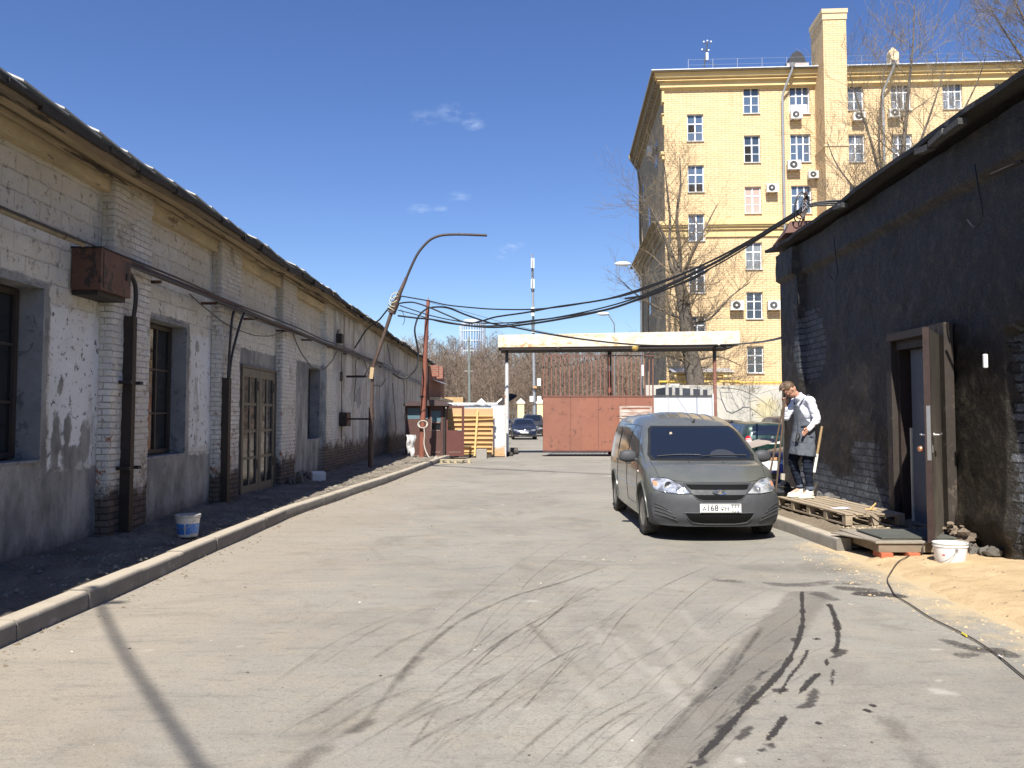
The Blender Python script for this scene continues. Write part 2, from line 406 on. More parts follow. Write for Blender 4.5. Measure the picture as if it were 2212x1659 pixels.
# pale scrapes and sandy film
for i in range(10):
    x0 = rs.uniform(1100, 1500); y0 = rs.uniform(1280, 1500); L = rs.uniform(60, 160)
    stroke(pale, line_px([(x0, y0), (x0+L*.7, y0+L*.8)]), rs.uniform(.02, .05), rs.uniform(.25, .5), .8, .3, 120+i, 6)
stroke(pale, line_px(crop6([(640, 560), (740, 560), (830, 500)])), .22, .45, .8)
stroke(pale, line_px([(1330, 1028), (1420, 1024)]), .28, .7, .7)
d_, _ = dpoly(GX, GY, [(3.9, 10.3), (3.75, 8.4), (3.75, 6), (3.8, 3)])
sand = np.clip(1-d_/.75, 0, 1)*(.55+.9*(n_a-.3))
sand = np.maximum(sand, np.where((GY > 3) & (GY < 10.2) & (GX > 3.8), 1.0, 0))
rs = random.Random(8)
for i in range(70):                        # chips of plaster and splashes trodden into the tarmac
    x0 = rs.uniform(-3.2, 5); y0 = rs.uniform(2.4, 16); r_ = rs.uniform(.008, .028)
    sl = (np.abs(GX-x0) < .12) & (np.abs(GY-y0) < .12)
    pale[sl] = np.maximum(pale[sl], 1.3*(1-sstep(.6, 1.1, np.hypot((GX[sl]-x0)/rs.uniform(1, 2.4), GY[sl]-y0)/r_)))
stroke(pale, line_px(crop6([(1725, 1035), (1785, 1045)])), .05, .9, .5)
g = G('yard_asphalt', rough=.92, spec=.25)
P = g.tc()
n1 = g.noise(.35, 5, .6); n2 = g.noise(2.2, 5, .65); n3 = g.noise(90, 3, .7); n4 = g.noise(11, 4, .65)
strk = g.noise(2.4, 4, .6, g.vscale((.5, 2.6, 1)), .6)
c = g.mix(g.ramp(n1, .35, .68), (.222, .210, .182), (.310, .292, .250))
c = g.mix(g.ramp(g.noise(.9, 6, .7, None, .8), .52, .66), c, (.200, .182, .150))
c = g.mix(g.mul(g.ramp(g.addm(g.sep()[0], g.mul(n1, 2.0)), .2, -2.6), .6), c, (.36, .30, .225))
c = g.mix(g.mul(g.ramp(n2, .45, .72), .55), c, (.335, .285, .215))
c = g.mix(g.mul(g.ramp(strk, .5, .7), .35), c, (.19, .178, .152))
c = g.mix(g.ramp(n3, .40, .66, .0, .35), c, (.12, .112, .10)); c = g.mix(g.ramp(g.noise(34, 3, .75), .56, .66, 0, .5), c, (.13, .122, .108)); c = g.mix(g.ramp(g.noise(26, 3, .75), .62, .70, 0, .35), c, (.40, .375, .33))
c = g.mix(g.mul(g.ramp(g.noise(5.5, 6, .8, g.vscale((.45, 1.6, 1))), .55, .63), .42), c, (.135, .128, .115))
c = g.mix(g.mul(g.ramp(g.vor(42), .10, .03), g.ramp(n4, .5, .62)), c, (.40, .37, .32))
c = g.mix(g.mul(g.ramp(n4, .60, .70), .35), c, (.12, .117, .107))
sandA = g.addm(g.attr('sand'), g.mul(g.addm(g.noise(7, 5, .7), -.5), .9))
c = g.mix(g.ramp(sandA, .35, .85), c, (.43, .335, .205))
c = g.mix(g.mul(g.attr('pale'), g.ramp(n4, .3, .6, .5, 1)), c, (.37, .345, .30))
trA = g.mul(g.attr('track'), g.ramp(g.noise(55, 3, .7, g.vscale((1, 1.7, 1))), .28, .55, .35, 1))
c = g.mix(trA, c, (.095, .086, .073))
wA = g.ramp(g.addm(g.attr('wet'), g.mul(g.addm(g.noise(38, 3, .7), -.5), .7)), .25, .60)
wA = g.mul(wA, .93)
c = g.mix(wA, c, (.052, .046, .042))
g.set('Base Color', c)
g.set('Roughness', g.mix(wA, (.93, .93, .93), (.62, .62, .62)))
g.bump(g.addm(g.addm(g.mul(n3, .35), g.mul(n4, .5)), g.mul(n2, .6)), .5, .012)
und = (fbm(GX*.5, GY*.5, 44, 3)-.5)*.03*sstep(0, 1, (60-GY)/10)
ground = gridmesh('ground', gx, gy, lambda u, v: (u, v, und - .012*0), g.m, attrs={'wet': wet, 'track': trk, 'pale': np.clip(pale, 0, 1), 'sand': np.clip(sand, 0, 1)})
tag(ground, 'dusty grey asphalt yard with dark tyre marks and wet drips', None, None, 'structure')
def ribbons(wetf, name, lb, col):
    V = []; Q = []; A = []
    for (pts, wd, amt, br, sd_, isw) in RIB:
        if isw != wetf: continue
        P_ = [Vector((p[0], p[1], 0)) for p in pts]; q = []
        for i in range(len(P_)-1):
            p0 = P_[max(i-1, 0)]; p1 = P_[i]; p2 = P_[i+1]; p3 = P_[min(i+2, len(P_)-1)]; k = max(2, int((p2-p1).length/.035))
            for s_ in range(k): u = s_/k; q.append(.5*((2*p1)+(-p0+p2)*u+(2*p0-5*p1+4*p2-p3)*u*u+(-p0+3*p1-3*p2+p3)*u**3))
        q.append(P_[-1]); n = len(q); X = np.array([p.x for p in q]); Y = np.array([p.y for p in q]); ar = np.arange(n)*.035
        nv = fbm(ar*(9 if wetf else 3), ar*0+sd_*7.3, sd_, 3); w_ = wd*(.45+1.3*nv); j = (fbm(ar*.7, ar*0+sd_*3.1, sd_+5, 2)-.5)*.07
        t = np.gradient(X), np.gradient(Y); L = np.hypot(*t)+1e-9; nx, ny = -t[1]/L, t[0]/L; X = X+nx*j; Y = Y+ny*j
        fade = np.clip(np.minimum(np.arange(n), n-1-np.arange(n))/(.18*n+1), 0, 1) if not wetf else 1
        a = amt*fade*sstep(br-.22, br+.22, vn(ar*(6 if wetf else 2.2), ar*0+sd_*1.7, sd_+9)) if br > 0 else amt*fade*np.ones(n)
        a = np.broadcast_to(a, (n,)); w_ = w_*(.15+.85*np.clip(a/amt, 0, 1)) if wetf else w_
        b = len(V)
        for i in range(n):
            for k_, e in ((-1, 0), (0, 1), (1, 0)):
                x = X[i]+nx[i]*w_[i]*k_*1.25; y = Y[i]+ny[i]*w_[i]*k_*1.25; V.append((x, y)); A.append((a if np.isscalar(a) else a[i])*(e if not wetf else (1 if e else .35)))
        for i in range(n-1):
            for k_ in (0, 1): c = b+i*3+k_; Q.append((c, c+1, c+4, c+3))
    V = np.array(V); z = (fbm(V[:, 0]*.5, V[:, 1]*.5, 44, 3)-.5)*.03+.004
    g = G(name, col, .9 if not wetf else .6, spec=.2); al = g.mul(g.attr('amt'), g.ramp(g.noise(60, 3, .7), .30, .55, .45, 1)) if wetf else g.mul(g.mul(g.attr('amt'), .75), g.ramp(g.noise(9, 5, .75), .38, .62, .25, 1)); 
    if wetf: al = g.ramp(g.addm(al, g.mul(g.addm(g.noise(45, 3, .7), -.5), .5)), .35, .5, 0, .9)
    g.set('Alpha', al); o = npmesh(name, np.column_stack([V, z]), np.array(Q), g.m, None, True, {'amt': np.array(A)}); tag(o, lb, None, None, 'stuff')
ribbons(False, 'tyre_streaks', 'fine dark tyre streaks sweeping over the yard tarmac', (.085, .077, .066)); ribbons(True, 'wet_drips', 'thin wet drip trails on the tarmac at lower right', (.045, .04, .037))
def gz(x, y):
    a = np.array([float(x)]); b = np.array([float(y)]); return float(((fbm(a*.5, b*.5, 44, 3)-.5)*.03)[0])

# ---------------------------------------------------------------- kerbs and verges
KP = [(-6, -3.55), (13, -3.52), (16.5, -3.30), (19.75, -3.04), (24, -2.78), (28.7, -2.55), (33, -2.2), (36, -1.9)]
def kx(y): return np.interp(y, [p[0] for p in KP], [p[1] for p in KP])
g = G('kerb_concrete', rough=.9)
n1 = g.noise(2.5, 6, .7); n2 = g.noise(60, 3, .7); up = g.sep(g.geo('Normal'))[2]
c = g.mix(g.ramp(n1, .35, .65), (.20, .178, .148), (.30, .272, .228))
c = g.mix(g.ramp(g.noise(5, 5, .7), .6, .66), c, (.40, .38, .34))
c = g.mix(g.ramp(n2, .55, .8, 0, .5), c, (.12, .11, .09)); c = g.mix(g.mul(g.ramp(up, .55, .95), g.ramp(n1, .3, .5, .5, 1)), sc3((.155, .14, .118), 1.0) if False else g.mix(g.ramp(up, .5, .9), c, c), (.40, .345, .265)); c = g.mix(g.ramp(up, .75, .2, 0, .45), c, (.11, .10, .085))  # dusty pale top; upright faces darkened in the colour to deepen their shade
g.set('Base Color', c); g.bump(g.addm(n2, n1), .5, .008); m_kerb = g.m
def kerb_prof(wd=.19, h=.155): return [(0, -.1), (wd, -.1), (wd, h-.03), (wd-.012, h-.008), (wd-.03, h), (.03, h), (0, h-.01)]
mb = MB(); rk = random.Random(5); y = -6.0
while y < 33:
    L = 1.0 if y < 22 else 1.0
    a = Vector((kx(y), y, 0)); b = Vector((kx(y+L), y+L, 0)); d = (b-a).normalized(); nrm = Vector((-d.y, d.x, 0))
    g1 = a + d*.006; g2 = b - d*.006; j = rk.uniform(-.006, .006); jz = rk.uniform(-.006, .006)
    pr = kerb_prof(); vs = []
    for q in (g1, g2):
        for (u, z) in pr: vs.append(tuple(q + nrm*(.19-u+j) + Vector((0, 0, z+jz))))
    n = len(pr); mb.add(vs, [tuple(reversed(range(n))), tuple(range(n, 2*n))]+[(i, (i+1) % n, (i+1) % n+n, i+n) for i in range(n)])
    y += L
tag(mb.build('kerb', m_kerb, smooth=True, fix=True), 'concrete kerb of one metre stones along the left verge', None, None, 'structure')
mb = MB(); y = 9.94
def kr(y): return np.interp(y, [9.9, 11.8, 16, 20], [3.86, 3.77, 3.62, 3.5])
while y < 21:
    a = Vector((kr(y), y, 0)); b = Vector((kr(y+1), y+1, 0)); d = (b-a).normalized(); nrm = Vector((d.y, -d.x, 0))
    vs = []; jz = rk.uniform(-.004, .004)
    for q in (a+d*.004, b-d*.004):
        for (u, z) in kerb_prof(.18, .16): vs.append(tuple(q + nrm*(.18-u) + Vector((0, 0, z+jz))))
    n = len(kerb_prof()); mb.add(vs, [tuple(reversed(range(n))), tuple(range(n, 2*n))]+[(i, (i+1) % n, (i+1) % n+n, i+n) for i in range(n)])
    y += 1
tag(mb.build('kerb', m_kerb, smooth=True, fix=True), 'short run of concrete kerb between the grey van and the pallet', None, None, 'structure')
g = G('dirt', rough=1.0, spec=.1)
n1 = g.noise(1.3, 5, .65); n2 = g.noise(22, 5, .75); n3 = g.noise(75, 3, .7)
c = g.mix(g.ramp(n1, .35, .65), (.20, .17, .135), (.38, .33, .265))
c = g.mix(g.ramp(n2, .5, .75, 0, .8), c, (.20, .175, .14)); c = g.mix(g.ramp(n3, .45, .7, 0, .5), c, (.08, .068, .055))
c = g.mix(g.mul(g.ramp(g.vor(55), .16, .08), g.ramp(g.noise(9, 3, .6), .52, .6)), c, (.38, .35, .30))
g.set('Base Color', c); g.bump(g.addm(n2, g.mul(n3, .6)), 1.0, .05); m_dirt = g.m
U = np.linspace(0, 1, 44); V = nonuni([(-4, 6, .25), (6, 26, .05), (26, 47, .25)])
def verge(u, v):
    x1 = kx(v)-.185; x = -5.3+(x1+5.3)*u
    z = .135 + .05*(1-u) + (fbm(x*2.6, v*2.6, 3)-.5)*.09*sstep(0, .18, 1-u) + (fbm(x*11, v*11, 4)-.5)*.085*sstep(0, .1, 1-u) + .07*(1-sstep(0, .22, u))*sstep(14, 20, v)
    return x, v, z
tag(gridmesh('verge', U, V, verge, m_dirt), 'strip of dark bare earth between left kerb and brick wall', None, None, 'structure')
def rwx(y): return 5.0+.0246*y          # plan line of the dark building
V = np.linspace(9.95, 40, 300); U = np.linspace(0, 1, 50)
def rverge(u, v):
    x0 = kr(v)+.17; x1 = np.where(v < 16.7, rwx(v)+.25, 9.0); x = x0+(x1-x0)*u
    z = .135+.05*sstep(0, .3, u)+.05*sstep(.7, 1, u) + (fbm(x*2.6, v*2.6, 13)-.5)*.06*sstep(0, .1, u) + (fbm(x*12, v*12, 14)-.5)*.04*sstep(0, .06, u)
    z = z*(1-sstep(17, 19.5, v)) - .02*sstep(17, 19.5, v) - .10*(1-sstep(9.95, 10.25, v))*(1-u*.3)
    return x, v, z
g = G('dusty_dirt', rough=1.0, spec=.1)
n1 = g.noise(1.6, 5, .65); n2 = g.noise(20, 5, .75); n3 = g.noise(75, 3, .7)
c = g.mix(g.ramp(n1, .35, .65), (.20, .160, .112), (.275, .225, .162))
c = g.mix(g.ramp(n2, .5, .75, 0, .8), c, (.36, .30, .22)); c = g.mix(g.ramp(n3, .42, .7, 0, .6), c, (.10, .08, .058))
c = g.mix(g.mul(g.ramp(g.vor(50), .16, .08), g.ramp(g.noise(8, 3, .6), .5, .58)), c, (.50, .46, .38))
g.set('Base Color', c); g.bump(g.addm(n2, g.mul(n3, .6)), .9, .025); m_dusty = g.m
tag(gridmesh('verge', U, V, rverge, m_dusty, flip=False), 'dusty trodden earth between right kerb and black wall', None, None, 'structure')
# sand spill
V = np.linspace(2.2, 10.6, 230); U = np.linspace(3.2, 5.45, 75)
SB = [(10.7, 4.3), (10.05, 3.98), (9.2, 3.72), (8.4, 3.66), (7.74, 3.68), (6.98, 3.74), (6.5, 3.80), (6.03, 3.78), (4.5, 3.75), (2, 3.8)][::-1]
def sandf(u, v):
    e = np.interp(v, [p[0] for p in SB], [p[1] for p in SB]) + (fbm(v*2.2, v*0, 4)-.5)*.25
    d = u-e
    z = -.03 + .085*sstep(-.05, .55, d) + .05*sstep(.5, 1.4, d) + (fbm(u*3, v*3, 71)-.5)*.045*sstep(0, .3, d) + (fbm(u*13, v*13, 72)-.5)*.022
    return u, v, z - .16*sstep(9.8, 10.5, v)
g = G('sand', rough=1.0, spec=.1)
n1 = g.noise(2.0, 5, .65); n2 = g.noise(28, 4, .75)
c = g.mix(g.ramp(n1, .35, .65), (.43, .315, .18), (.53, .395, .235)); c = g.mix(g.ramp(n2, .58, .78, 0, .7), c, (.34, .24, .135))
c = g.mix(g.ramp(g.noise(5, 6, .8), .66, .70, 0, .8), c, (.12, .09, .06))
g.set('Base Color', c); g.bump(g.addm(n2, g.mul(g.noise(150, 2, .7), .4)), .8, .02)
tag(gridmesh('sand', U, V, sandf, g.m), 'spill of yellow building sand along foot of the black wall', None, None, 'stuff')

# grit, chips of plaster and small stones lying about
def scatter(name, lb, n_, gen, mat, s0, s1, seed):
    rr = random.Random(seed); mb = MB()
    for i in range(n_):
        x, y, z = gen(rr); s_ = rr.uniform(s0, s1)*(.6+rr.random()**3); v = []
        for (a, b, c) in ((1, 0, .1), (-.1, 1, 0), (-1, .1, .1), (0, -1, 0), (.1, .1, .9)): v.append((x+s_*(a+rr.uniform(-.35, .35)), y+s_*(b+rr.uniform(-.35, .35)), z+s_*max(c, -.1)*.8-.002))
        mb.add(v, [(0, 1, 4), (1, 2, 4), (2, 3, 4), (3, 0, 4)])
    return tag(mb.build(name, mat), lb, 'grit', kind='stuff')
def gyard(r):
    y = 2.4+r.random()**1.6*16; x = r.uniform(-3.5, 4.2); return x, y, gz(x, y)
scatter('grit', 'dark grit and small stones scattered over the yard tarmac', 500, gyard, m('grit_dark', (.07, .062, .052), .95, bump=0), .004, .012, 1)
scatter('plaster_chips', 'pale chips of plaster scattered over the yard tarmac', 190, gyard, m('grit_pale', (.55, .52, .46), .95, bump=0), .004, .011, 2)
def gkerb(r): y = r.uniform(4.5, 26); x = float(kx(y))+r.random()**2*.35; return x, y, gz(x, y)
scatter('grit', 'line of dirt and grit gathered along the left kerb', 900, gkerb, m('grit_brown', (.16, .125, .085), .95, bump=0), .006, .020, 3)
def gver(r): y = r.uniform(5, 32); x = r.uniform(-4.85, float(kx(y))-.22); return x, y, .15
scatter('clods', 'clods of earth, twigs and stones on the left earth strip', 2600, gver, m('clod', (.22, .19, .15), .95, var=.5, bump=0), .008, .032, 4)
def gsand(r): y = r.uniform(3.5, 10); x = r.uniform(3.75, 5.1); return x, y, float(sandf(np.array([x]), np.array([y]))[2][0])
scatter('grit', 'twigs and crumbs of dirt scattered on the sand', 260, gsand, m('grit_brown', (0, 0, 0)), .006, .018, 5)
def gsp(r):
    y = r.uniform(5, 10.8); x = float(np.interp(y, [p[0] for p in SB], [p[1] for p in SB]))-r.random()**2*.55; return x, y, gz(x, y)
scatter('sand_grains', 'loose crumbs of sand thinning out onto the tarmac', 700, gsp, m('sand_crumb', (.46, .34, .20), 1, bump=0), .004, .014, 6)
# ================================================================== LEFT BRICK WAREHOUSE
WX = -4.95
OPEN = [(3.7, 5.05, 1.15, 2.95), (7.35, 8.7, 1.15, 2.95), (11.25, 12.55, 1.05, 2.95), (15.05, 17.25, .0, 2.55), (20.1, 21.3, 1.05, 2.8)]
PIL = [(-1.2, -.15), (2.5, 3.55), (6.2, 7.25), (9.9, 10.95), (13.6, 14.6), (17.3, 18.4)]
whs = thing('brick_warehouse', 'long low old brick building with peeling whitewashed walls and sagging roof edge', 'building', (WX, 9, 0))
def sdbox(u, v, a0, a1, b0, b1):
    return np.minimum(np.minimum(u-a0, a1-u), np.minimum(v-b0, b1-v))
def fG(u, v):           # grey cement render, metres inside its outline
    s = np.full(u.shape, -1.0)
    for a, b in [(-8, -1.2), (-.15, 2.5), (3.55, 6.2), (7.25, 9.9), (10.95, 13.6)]: s = np.maximum(s, sdbox(u, v, a-.5, b+.5, -1, 1.03))
    for (a, b, c, d) in OPEN[:3]: s = np.maximum(s, sdbox(u, v, a-.14, b+.16, c-.3, d+.10))
    s = np.maximum(s, sdbox(u, v, 14.6, 17.6, 2.0, 2.88)); s = np.maximum(s, sdbox(u, v, 18.9, 21.5, -.5, 2.92)); s = np.maximum(s, sdbox(u, v, 17.1, 17.5, -.5, 2.8))
    for (y0, z0, ry, rz) in [(9.1, 1.95, .06, .12), (9.25, 1.45, .10, .2), (9.62, 1.3, .12, .3), (9.35, 1.15, .3, .16), (9.02, 1.3, .10, .45), (13.0, 2.7, .1, .12), (30, 1.2, 1.5, .5), (26, 2.2, .5, .4)]:
        s = np.maximum(s, .12*(1-np.hypot((u-y0)/ry, (v-z0)/rz)))
    return s
def fW(u, v):
    s = sdbox(u, v, 8.86, 9.9, 1.02, 2.82); s = np.maximum(s, sdbox(u, v, 12.72, 13.6, 1.1, 2.88))
    s = np.maximum(s, sdbox(u, v, 5.2, 6.2, 1.0, 2.85)); s = np.maximum(s, sdbox(u, v, 22.2, 50, 1.0, 4.6)); s = np.maximum(s, sdbox(u, v, 24, 46, .7, 3.0))
    return s
g = G('whitewashed_brick', rough=.93, spec=.2)
y, z = g.sep(g.geo('Position'))[1], g.sep(g.geo('Position'))[2]
nb = g.noise(1.2, 5, .65); nm = g.noise(9, 5, .7); nf = g.noise(45, 4, .7); wob = g.noise(3, 3, .5)
yz = g.comb(g.addm(y, g.mul(wob, .08)), g.addm(z, g.mul(g.addm(wob, nm), .045)), 0)
bc, bf = g.brick(yz, .42, .205, .013, (.60, .575, .51), (.66, .635, .57), (.40, .37, .31), .8)
bc2, bf2 = g.brick(yz, .26, .078, .009, (.58, .56, .50), (.66, .635, .57), (.36, .335, .28), .8)
selb = g.ramp(g.addm(z, g.mul(nb, 1.0)), 3.3, 3.4)
bcol = g.mix(selb, bc2, bc); bfac = g.mix(selb, bf2, bf); thick = g.ramp(g.noise(2.1, 6, .75), .44, .56, 0, .8); bcol = g.mix(thick, bcol, g.mix(nm, (.52, .495, .43), (.66, .635, .57)))
bcol = g.mix(g.ramp(nb, .35, .7, 0, .55), bcol, (.46, .42, .335)); bcol = g.mix(g.ramp(g.addm(z, g.mul(nb, 1.4)), 3.9, 4.9, 0, .5), bcol, (.42, .35, .23))
bcol = g.mix(g.ramp(nm, .56, .66, 0, .75), bcol, (.17, .145, .115)); bcol = g.mix(g.ramp(nf, .62, .74, 0, .6), bcol, (.12, .10, .085))
def edge(a, amp, fr, lo=.0, hi=.03): return g.ramp(g.addm(g.attr(a), g.mul(g.addm(g.noise(fr, 6, .72), -.5), amp)), lo, hi)
gr = g.mix(g.ramp(g.noise(2.6, 6, .7, g.vscale((1, 1, .4))), .38, .62), (.17, .167, .155), (.37, .36, .33)); gr = g.mix(g.ramp(g.noise(1.3, 6, .75), .56, .60, 0, .55), gr, (.34, .335, .32)); gr = g.mix(g.ramp(g.noise(7, 5, .8), .62, .66, 0, .5), gr, (.09, .088, .085)); gr = g.mix(g.ramp(g.noise(.7, 4, .6), .5, .62, 0, .6), gr, (.115, .12, .128)); gr = g.mix(g.ramp(nf, .5, .8, 0, .35), gr, (.11, .10, .09))
wh = g.mix(g.ramp(nb, .35, .7), (.70, .70, .69), (.56, .55, .52)); wh = g.mix(g.ramp(g.noise(1.6, 6, .75, g.vscale((1, 1, .35))), .56, .64, 0, .7), wh, (.26, .235, .18)); wh = g.mix(g.ramp(nm, .595, .61), wh, (.17, .16, .155)); wh = g.mix(g.ramp(g.noise(20, 5, .8), .62, .64), wh, (.20, .185, .165)); wh = g.mix(g.ramp(g.noise(5, 6, .75, None, 1), .66, .68), wh, (.20, .155, .11))
fy = g.mul(g.ramp(y, 21.0, 23.0), 1); wh = g.mix(g.mul(fy, .55), wh, (.36, .33, .27)); wh = g.mix(g.mul(fy, g.ramp(g.noise(1.5, 6, .75, g.vscale((1, 1.3, .22))), .50, .60, 0, .8)), wh, (.20, .165, .12)); wh = g.mix(g.mul(fy, g.ramp(g.noise(.55, 4, .6), .52, .56, 0, .8)), wh, (.30, .295, .28))
mW = edge('sdW', .30, 6); mG = edge('sdG', .22, 4.5)
c = g.mix(mW, bcol, wh); c = g.mix(mG, c, gr)
low = g.ramp(g.addm(z, g.mul(g.noise(3, 5, .7), -.9)), .05, .35, 1, 0)
far = g.ramp(y, 17.2, 17.4); lowb = g.mul(low, far)
bkc, bkf = g.brick(yz, .26, .078, .01, (.17, .125, .095), (.11, .09, .075), (.06, .05, .042), .3)
c = g.mix(g.mul(g.ramp(g.addm(z, g.mul(g.noise(2.5, 5, .7), -1.1)), .2, .45, 1, 0), g.ramp(y, 21.0, 21.4)), c, bkc)
c = g.mix(g.ramp(g.addm(z, g.mul(nm, -.5)), -.12, .12, .75, 0), c, (.085, .075, .062))
c = g.mix(g.mul(g.ramp(g.noise(.8, 5, .7, g.vscale((1, 2.5, .5))), .55, .7, 0, .85), g.ramp(y, 30, 41)), c, (.085, .075, .06))
g.set('Base Color', c)
keep = g.mul(g.mul(g.ramp(mW, 0, 1, 1, .12), g.ramp(mG, 0, 1, 1, .1)), g.ramp(thick, 0, .8, 1, .35))
hgt = g.addm(g.mul(g.mul(g.ramp(bfac, 0, 1, 1, 0), keep), 1.0), g.addm(g.mul(g.addm(mW, mG), .7), g.addm(g.mul(nm, .5), g.mul(nf, .25))))
g.bump(hgt, .75, .014); m_wall = g.m
U = np.round(np.arange(-8, 47.001, .05), 3); V = np.round(np.arange(-.1, 4.601, .05), 3)
def lw(u, v):
    d = (fbm(u*1.5, v*1.5, 21)-.5)*.035 + (fbm(u*7, v*7, 22)-.5)*.012
    return WX + .14*sstep(21.33, 21.37, u) + d, u, v
def hol(u, v):
    h = np.zeros(u.shape, bool)
    for a, b, c_, d_ in OPEN: h |= (u > a) & (u < b) & (v > c_) & (v < d_)
    return h
gridmesh('wall', U, V, lw, m_wall, whs, hol, {'sdG': fG, 'sdW': fW})
# pilasters
g = G('pilaster_brick', rough=.93, spec=.2)
x, y, z = g.sep(g.geo('Position')); xy = g.addm(x, y); nb = g.noise(1.3, 5, .65); nm = g.noise(10, 5, .7); nf = g.noise(50, 4, .7); wob = g.noise(3, 3, .5)
yz = g.comb(g.addm(xy, g.mul(wob, .06)), g.addm(z, g.mul(g.addm(wob, nm), .022)), 0)
bc, bf = g.brick(yz, .265, .078, .009, (.60, .58, .525), (.68, .65, .59), (.38, .345, .29), .7)
thick = g.ramp(g.noise(2.6, 6, .75), .46, .58, 0, .75); c = g.mix(thick, bc, g.mix(nm, (.52, .495, .43), (.68, .65, .59))); c = g.mix(g.ramp(nb, .35, .7, 0, .5), c, (.46, .415, .33)); c = g.mix(g.ramp(g.addm(z, g.mul(nb, 1.4)), 3.9, 4.9, 0, .5), c, (.42, .35, .23))
c = g.mix(g.ramp(nm, .6, .68, 0, .8), c, (.20, .17, .13)); c = g.mix(g.ramp(g.noise(2.4, 6, .8), .55, .62, 0, .7), c, (.25, .205, .15))
c = g.mix(g.mul(g.ramp(g.noise(5, 6, .75), .58, .62), g.ramp(z, 2.3, 1.5)), c, (.30, .135, .085))
bk, _ = g.brick(yz, .265, .078, .01, (.15, .115, .09), (.095, .08, .07), (.055, .047, .04), .3)
c = g.mix(g.ramp(g.addm(z, g.mul(g.noise(4, 5, .7), -.7)), .30, .45, 1, 0), c, bk)
c = g.mix(g.ramp(nf, .62, .74, 0, .5), c, (.13, .11, .09))
g.set('Base Color', c); g.bump(g.addm(g.mul(g.ramp(bf, 0, 1, 1, 0), g.ramp(thick, 0, .75, 1, .4)), g.addm(g.mul(nm, 1.5), g.mul(nf, .4))), .85, .016); m_pil = g.m
for (a, b) in PIL:
    per = [(0, a), (.15, a+.001), (.15, b-.001), (0, b)]
    s_ = np.concatenate([np.linspace(0, .15, 4), .15+np.linspace(0.02, b-a-.02, 22), .15+(b-a)+np.linspace(0, .15, 4)])
    def pf(u, v, a=a, b=b):
        L = b-a
        xx = WX + np.where(u < .15, u, np.where(u > .15+L, .30+L-u, .15)); yy = np.where(u < .15, a, np.where(u > .15+L, b, a+u-.15))
        jx = (fbm(yy*7+a, v*13, 31)-.5)*.035
        tp = .05*sstep(1.15, 1.05, v)*0
        return xx + jx*(xx > WX+.02), yy + (fbm(v*13, yy*0+a, 33)-.5)*.03*(u < .2), v
    gridmesh('pilaster', s_, np.arange(-.05, 4.56, .04), pf, m_pil, whs)
# window and door reveals
mb = MB()
for (a, b, c_, d_) in OPEN:
    X0 = WX-.34; X1 = WX+.008 if b < 20 else WX+.008
    mb.box(X0, X1, b, b+.03, c_, d_); mb.box(X0, X1, a-.03, a, c_, d_); mb.box(X0, X1, a-.03, b+.03, d_, d_+.03); mb.box(X0, X1, a-.03, b+.03, c_-.03, c_)
mb.build('reveal', m('reveal_cement', (.23, .232, .235), .9, var=.28, scale=2.5, spots=(.13, .135, .145), sth=.56, bump=.5, bdist=.01, bscale=18), whs)
# windows
glass = G('dark_glass', (.012, .014, .016), .04, 0, .9); nn = glass.noise(1.3, 3, .5); glass.bump(nn, .12, .02); glass.set('Roughness', glass.ramp(glass.noise(6, 5, .7), .4, .7, .02, .3)); m_glass = glass.m
wood = m('old_frame_paint', (.105, .085, .062), .7, var=.35, scale=5, spots=(.05, .038, .03), sth=.6, bump=.6)
woodd = m('dark_frame_paint', (.045, .033, .026), .65, var=.35, scale=5, spots=(.09, .065, .045), sth=.62, bump=.6)
def wframe(name, a, b, c_, d_, X, cols, rows, mat, fw=.06, mw=.035, parent=whs, dp=.06):
    mb = MB(); f = MB()
    f.box(X, X+dp, a, a+fw, c_, d_); f.box(X, X+dp, b-fw, b, c_, d_); f.box(X, X+dp, a+fw, b-fw, c_, c_+fw); f.box(X, X+dp, a+fw, b-fw, d_-fw, d_)
    for k in cols: f.box(X+.008, X+dp-.008, k-mw/2, k+mw/2, c_+fw, d_-fw)
    ys = [a+fw]+list(cols)+[b-fw]
    for r_ in rows:
        for i in range(len(ys)-1):
            o = mw/2
            f.box(X+.012, X+dp-.012, ys[i]+(o if i else 0), ys[i+1]-(o if i < len(ys)-2 else 0), r_-mw*.4, r_+mw*.4)
    w_ = f.build(name, mat, parent)
    q = MB(); q.box(X+.018, X+.026, a+fw*.5, b-fw*.5, c_+fw*.5, d_-fw*.5); q.build('pane', m_glass, w_)
    return w_
wframe('window', 3.72, 5.03, 1.17, 2.93, WX-.30, [4.15, 4.6], [1.75, 2.35], woodd)
wframe('window', 7.37, 8.68, 1.17, 2.93, WX-.30, [7.8, 8.25], [1.75, 2.35], woodd)
wframe('window', 11.27, 12.53, 1.07, 2.93, WX-.27, [11.68, 12.02], [1.65, 2.28], woodd)
wframe('window', 20.12, 21.28, 1.07, 2.78, WX-.30, [20.7], [1.6, 2.2], woodd)
# solid block coloured near black for the interior darkness behind the openings
MB().box(WX-3.2, WX-.45, -7.9, 46.9, 0.0, 4.2).build('interior', m('unlit_interior', (.02, .018, .016), 1, bump=0), whs)
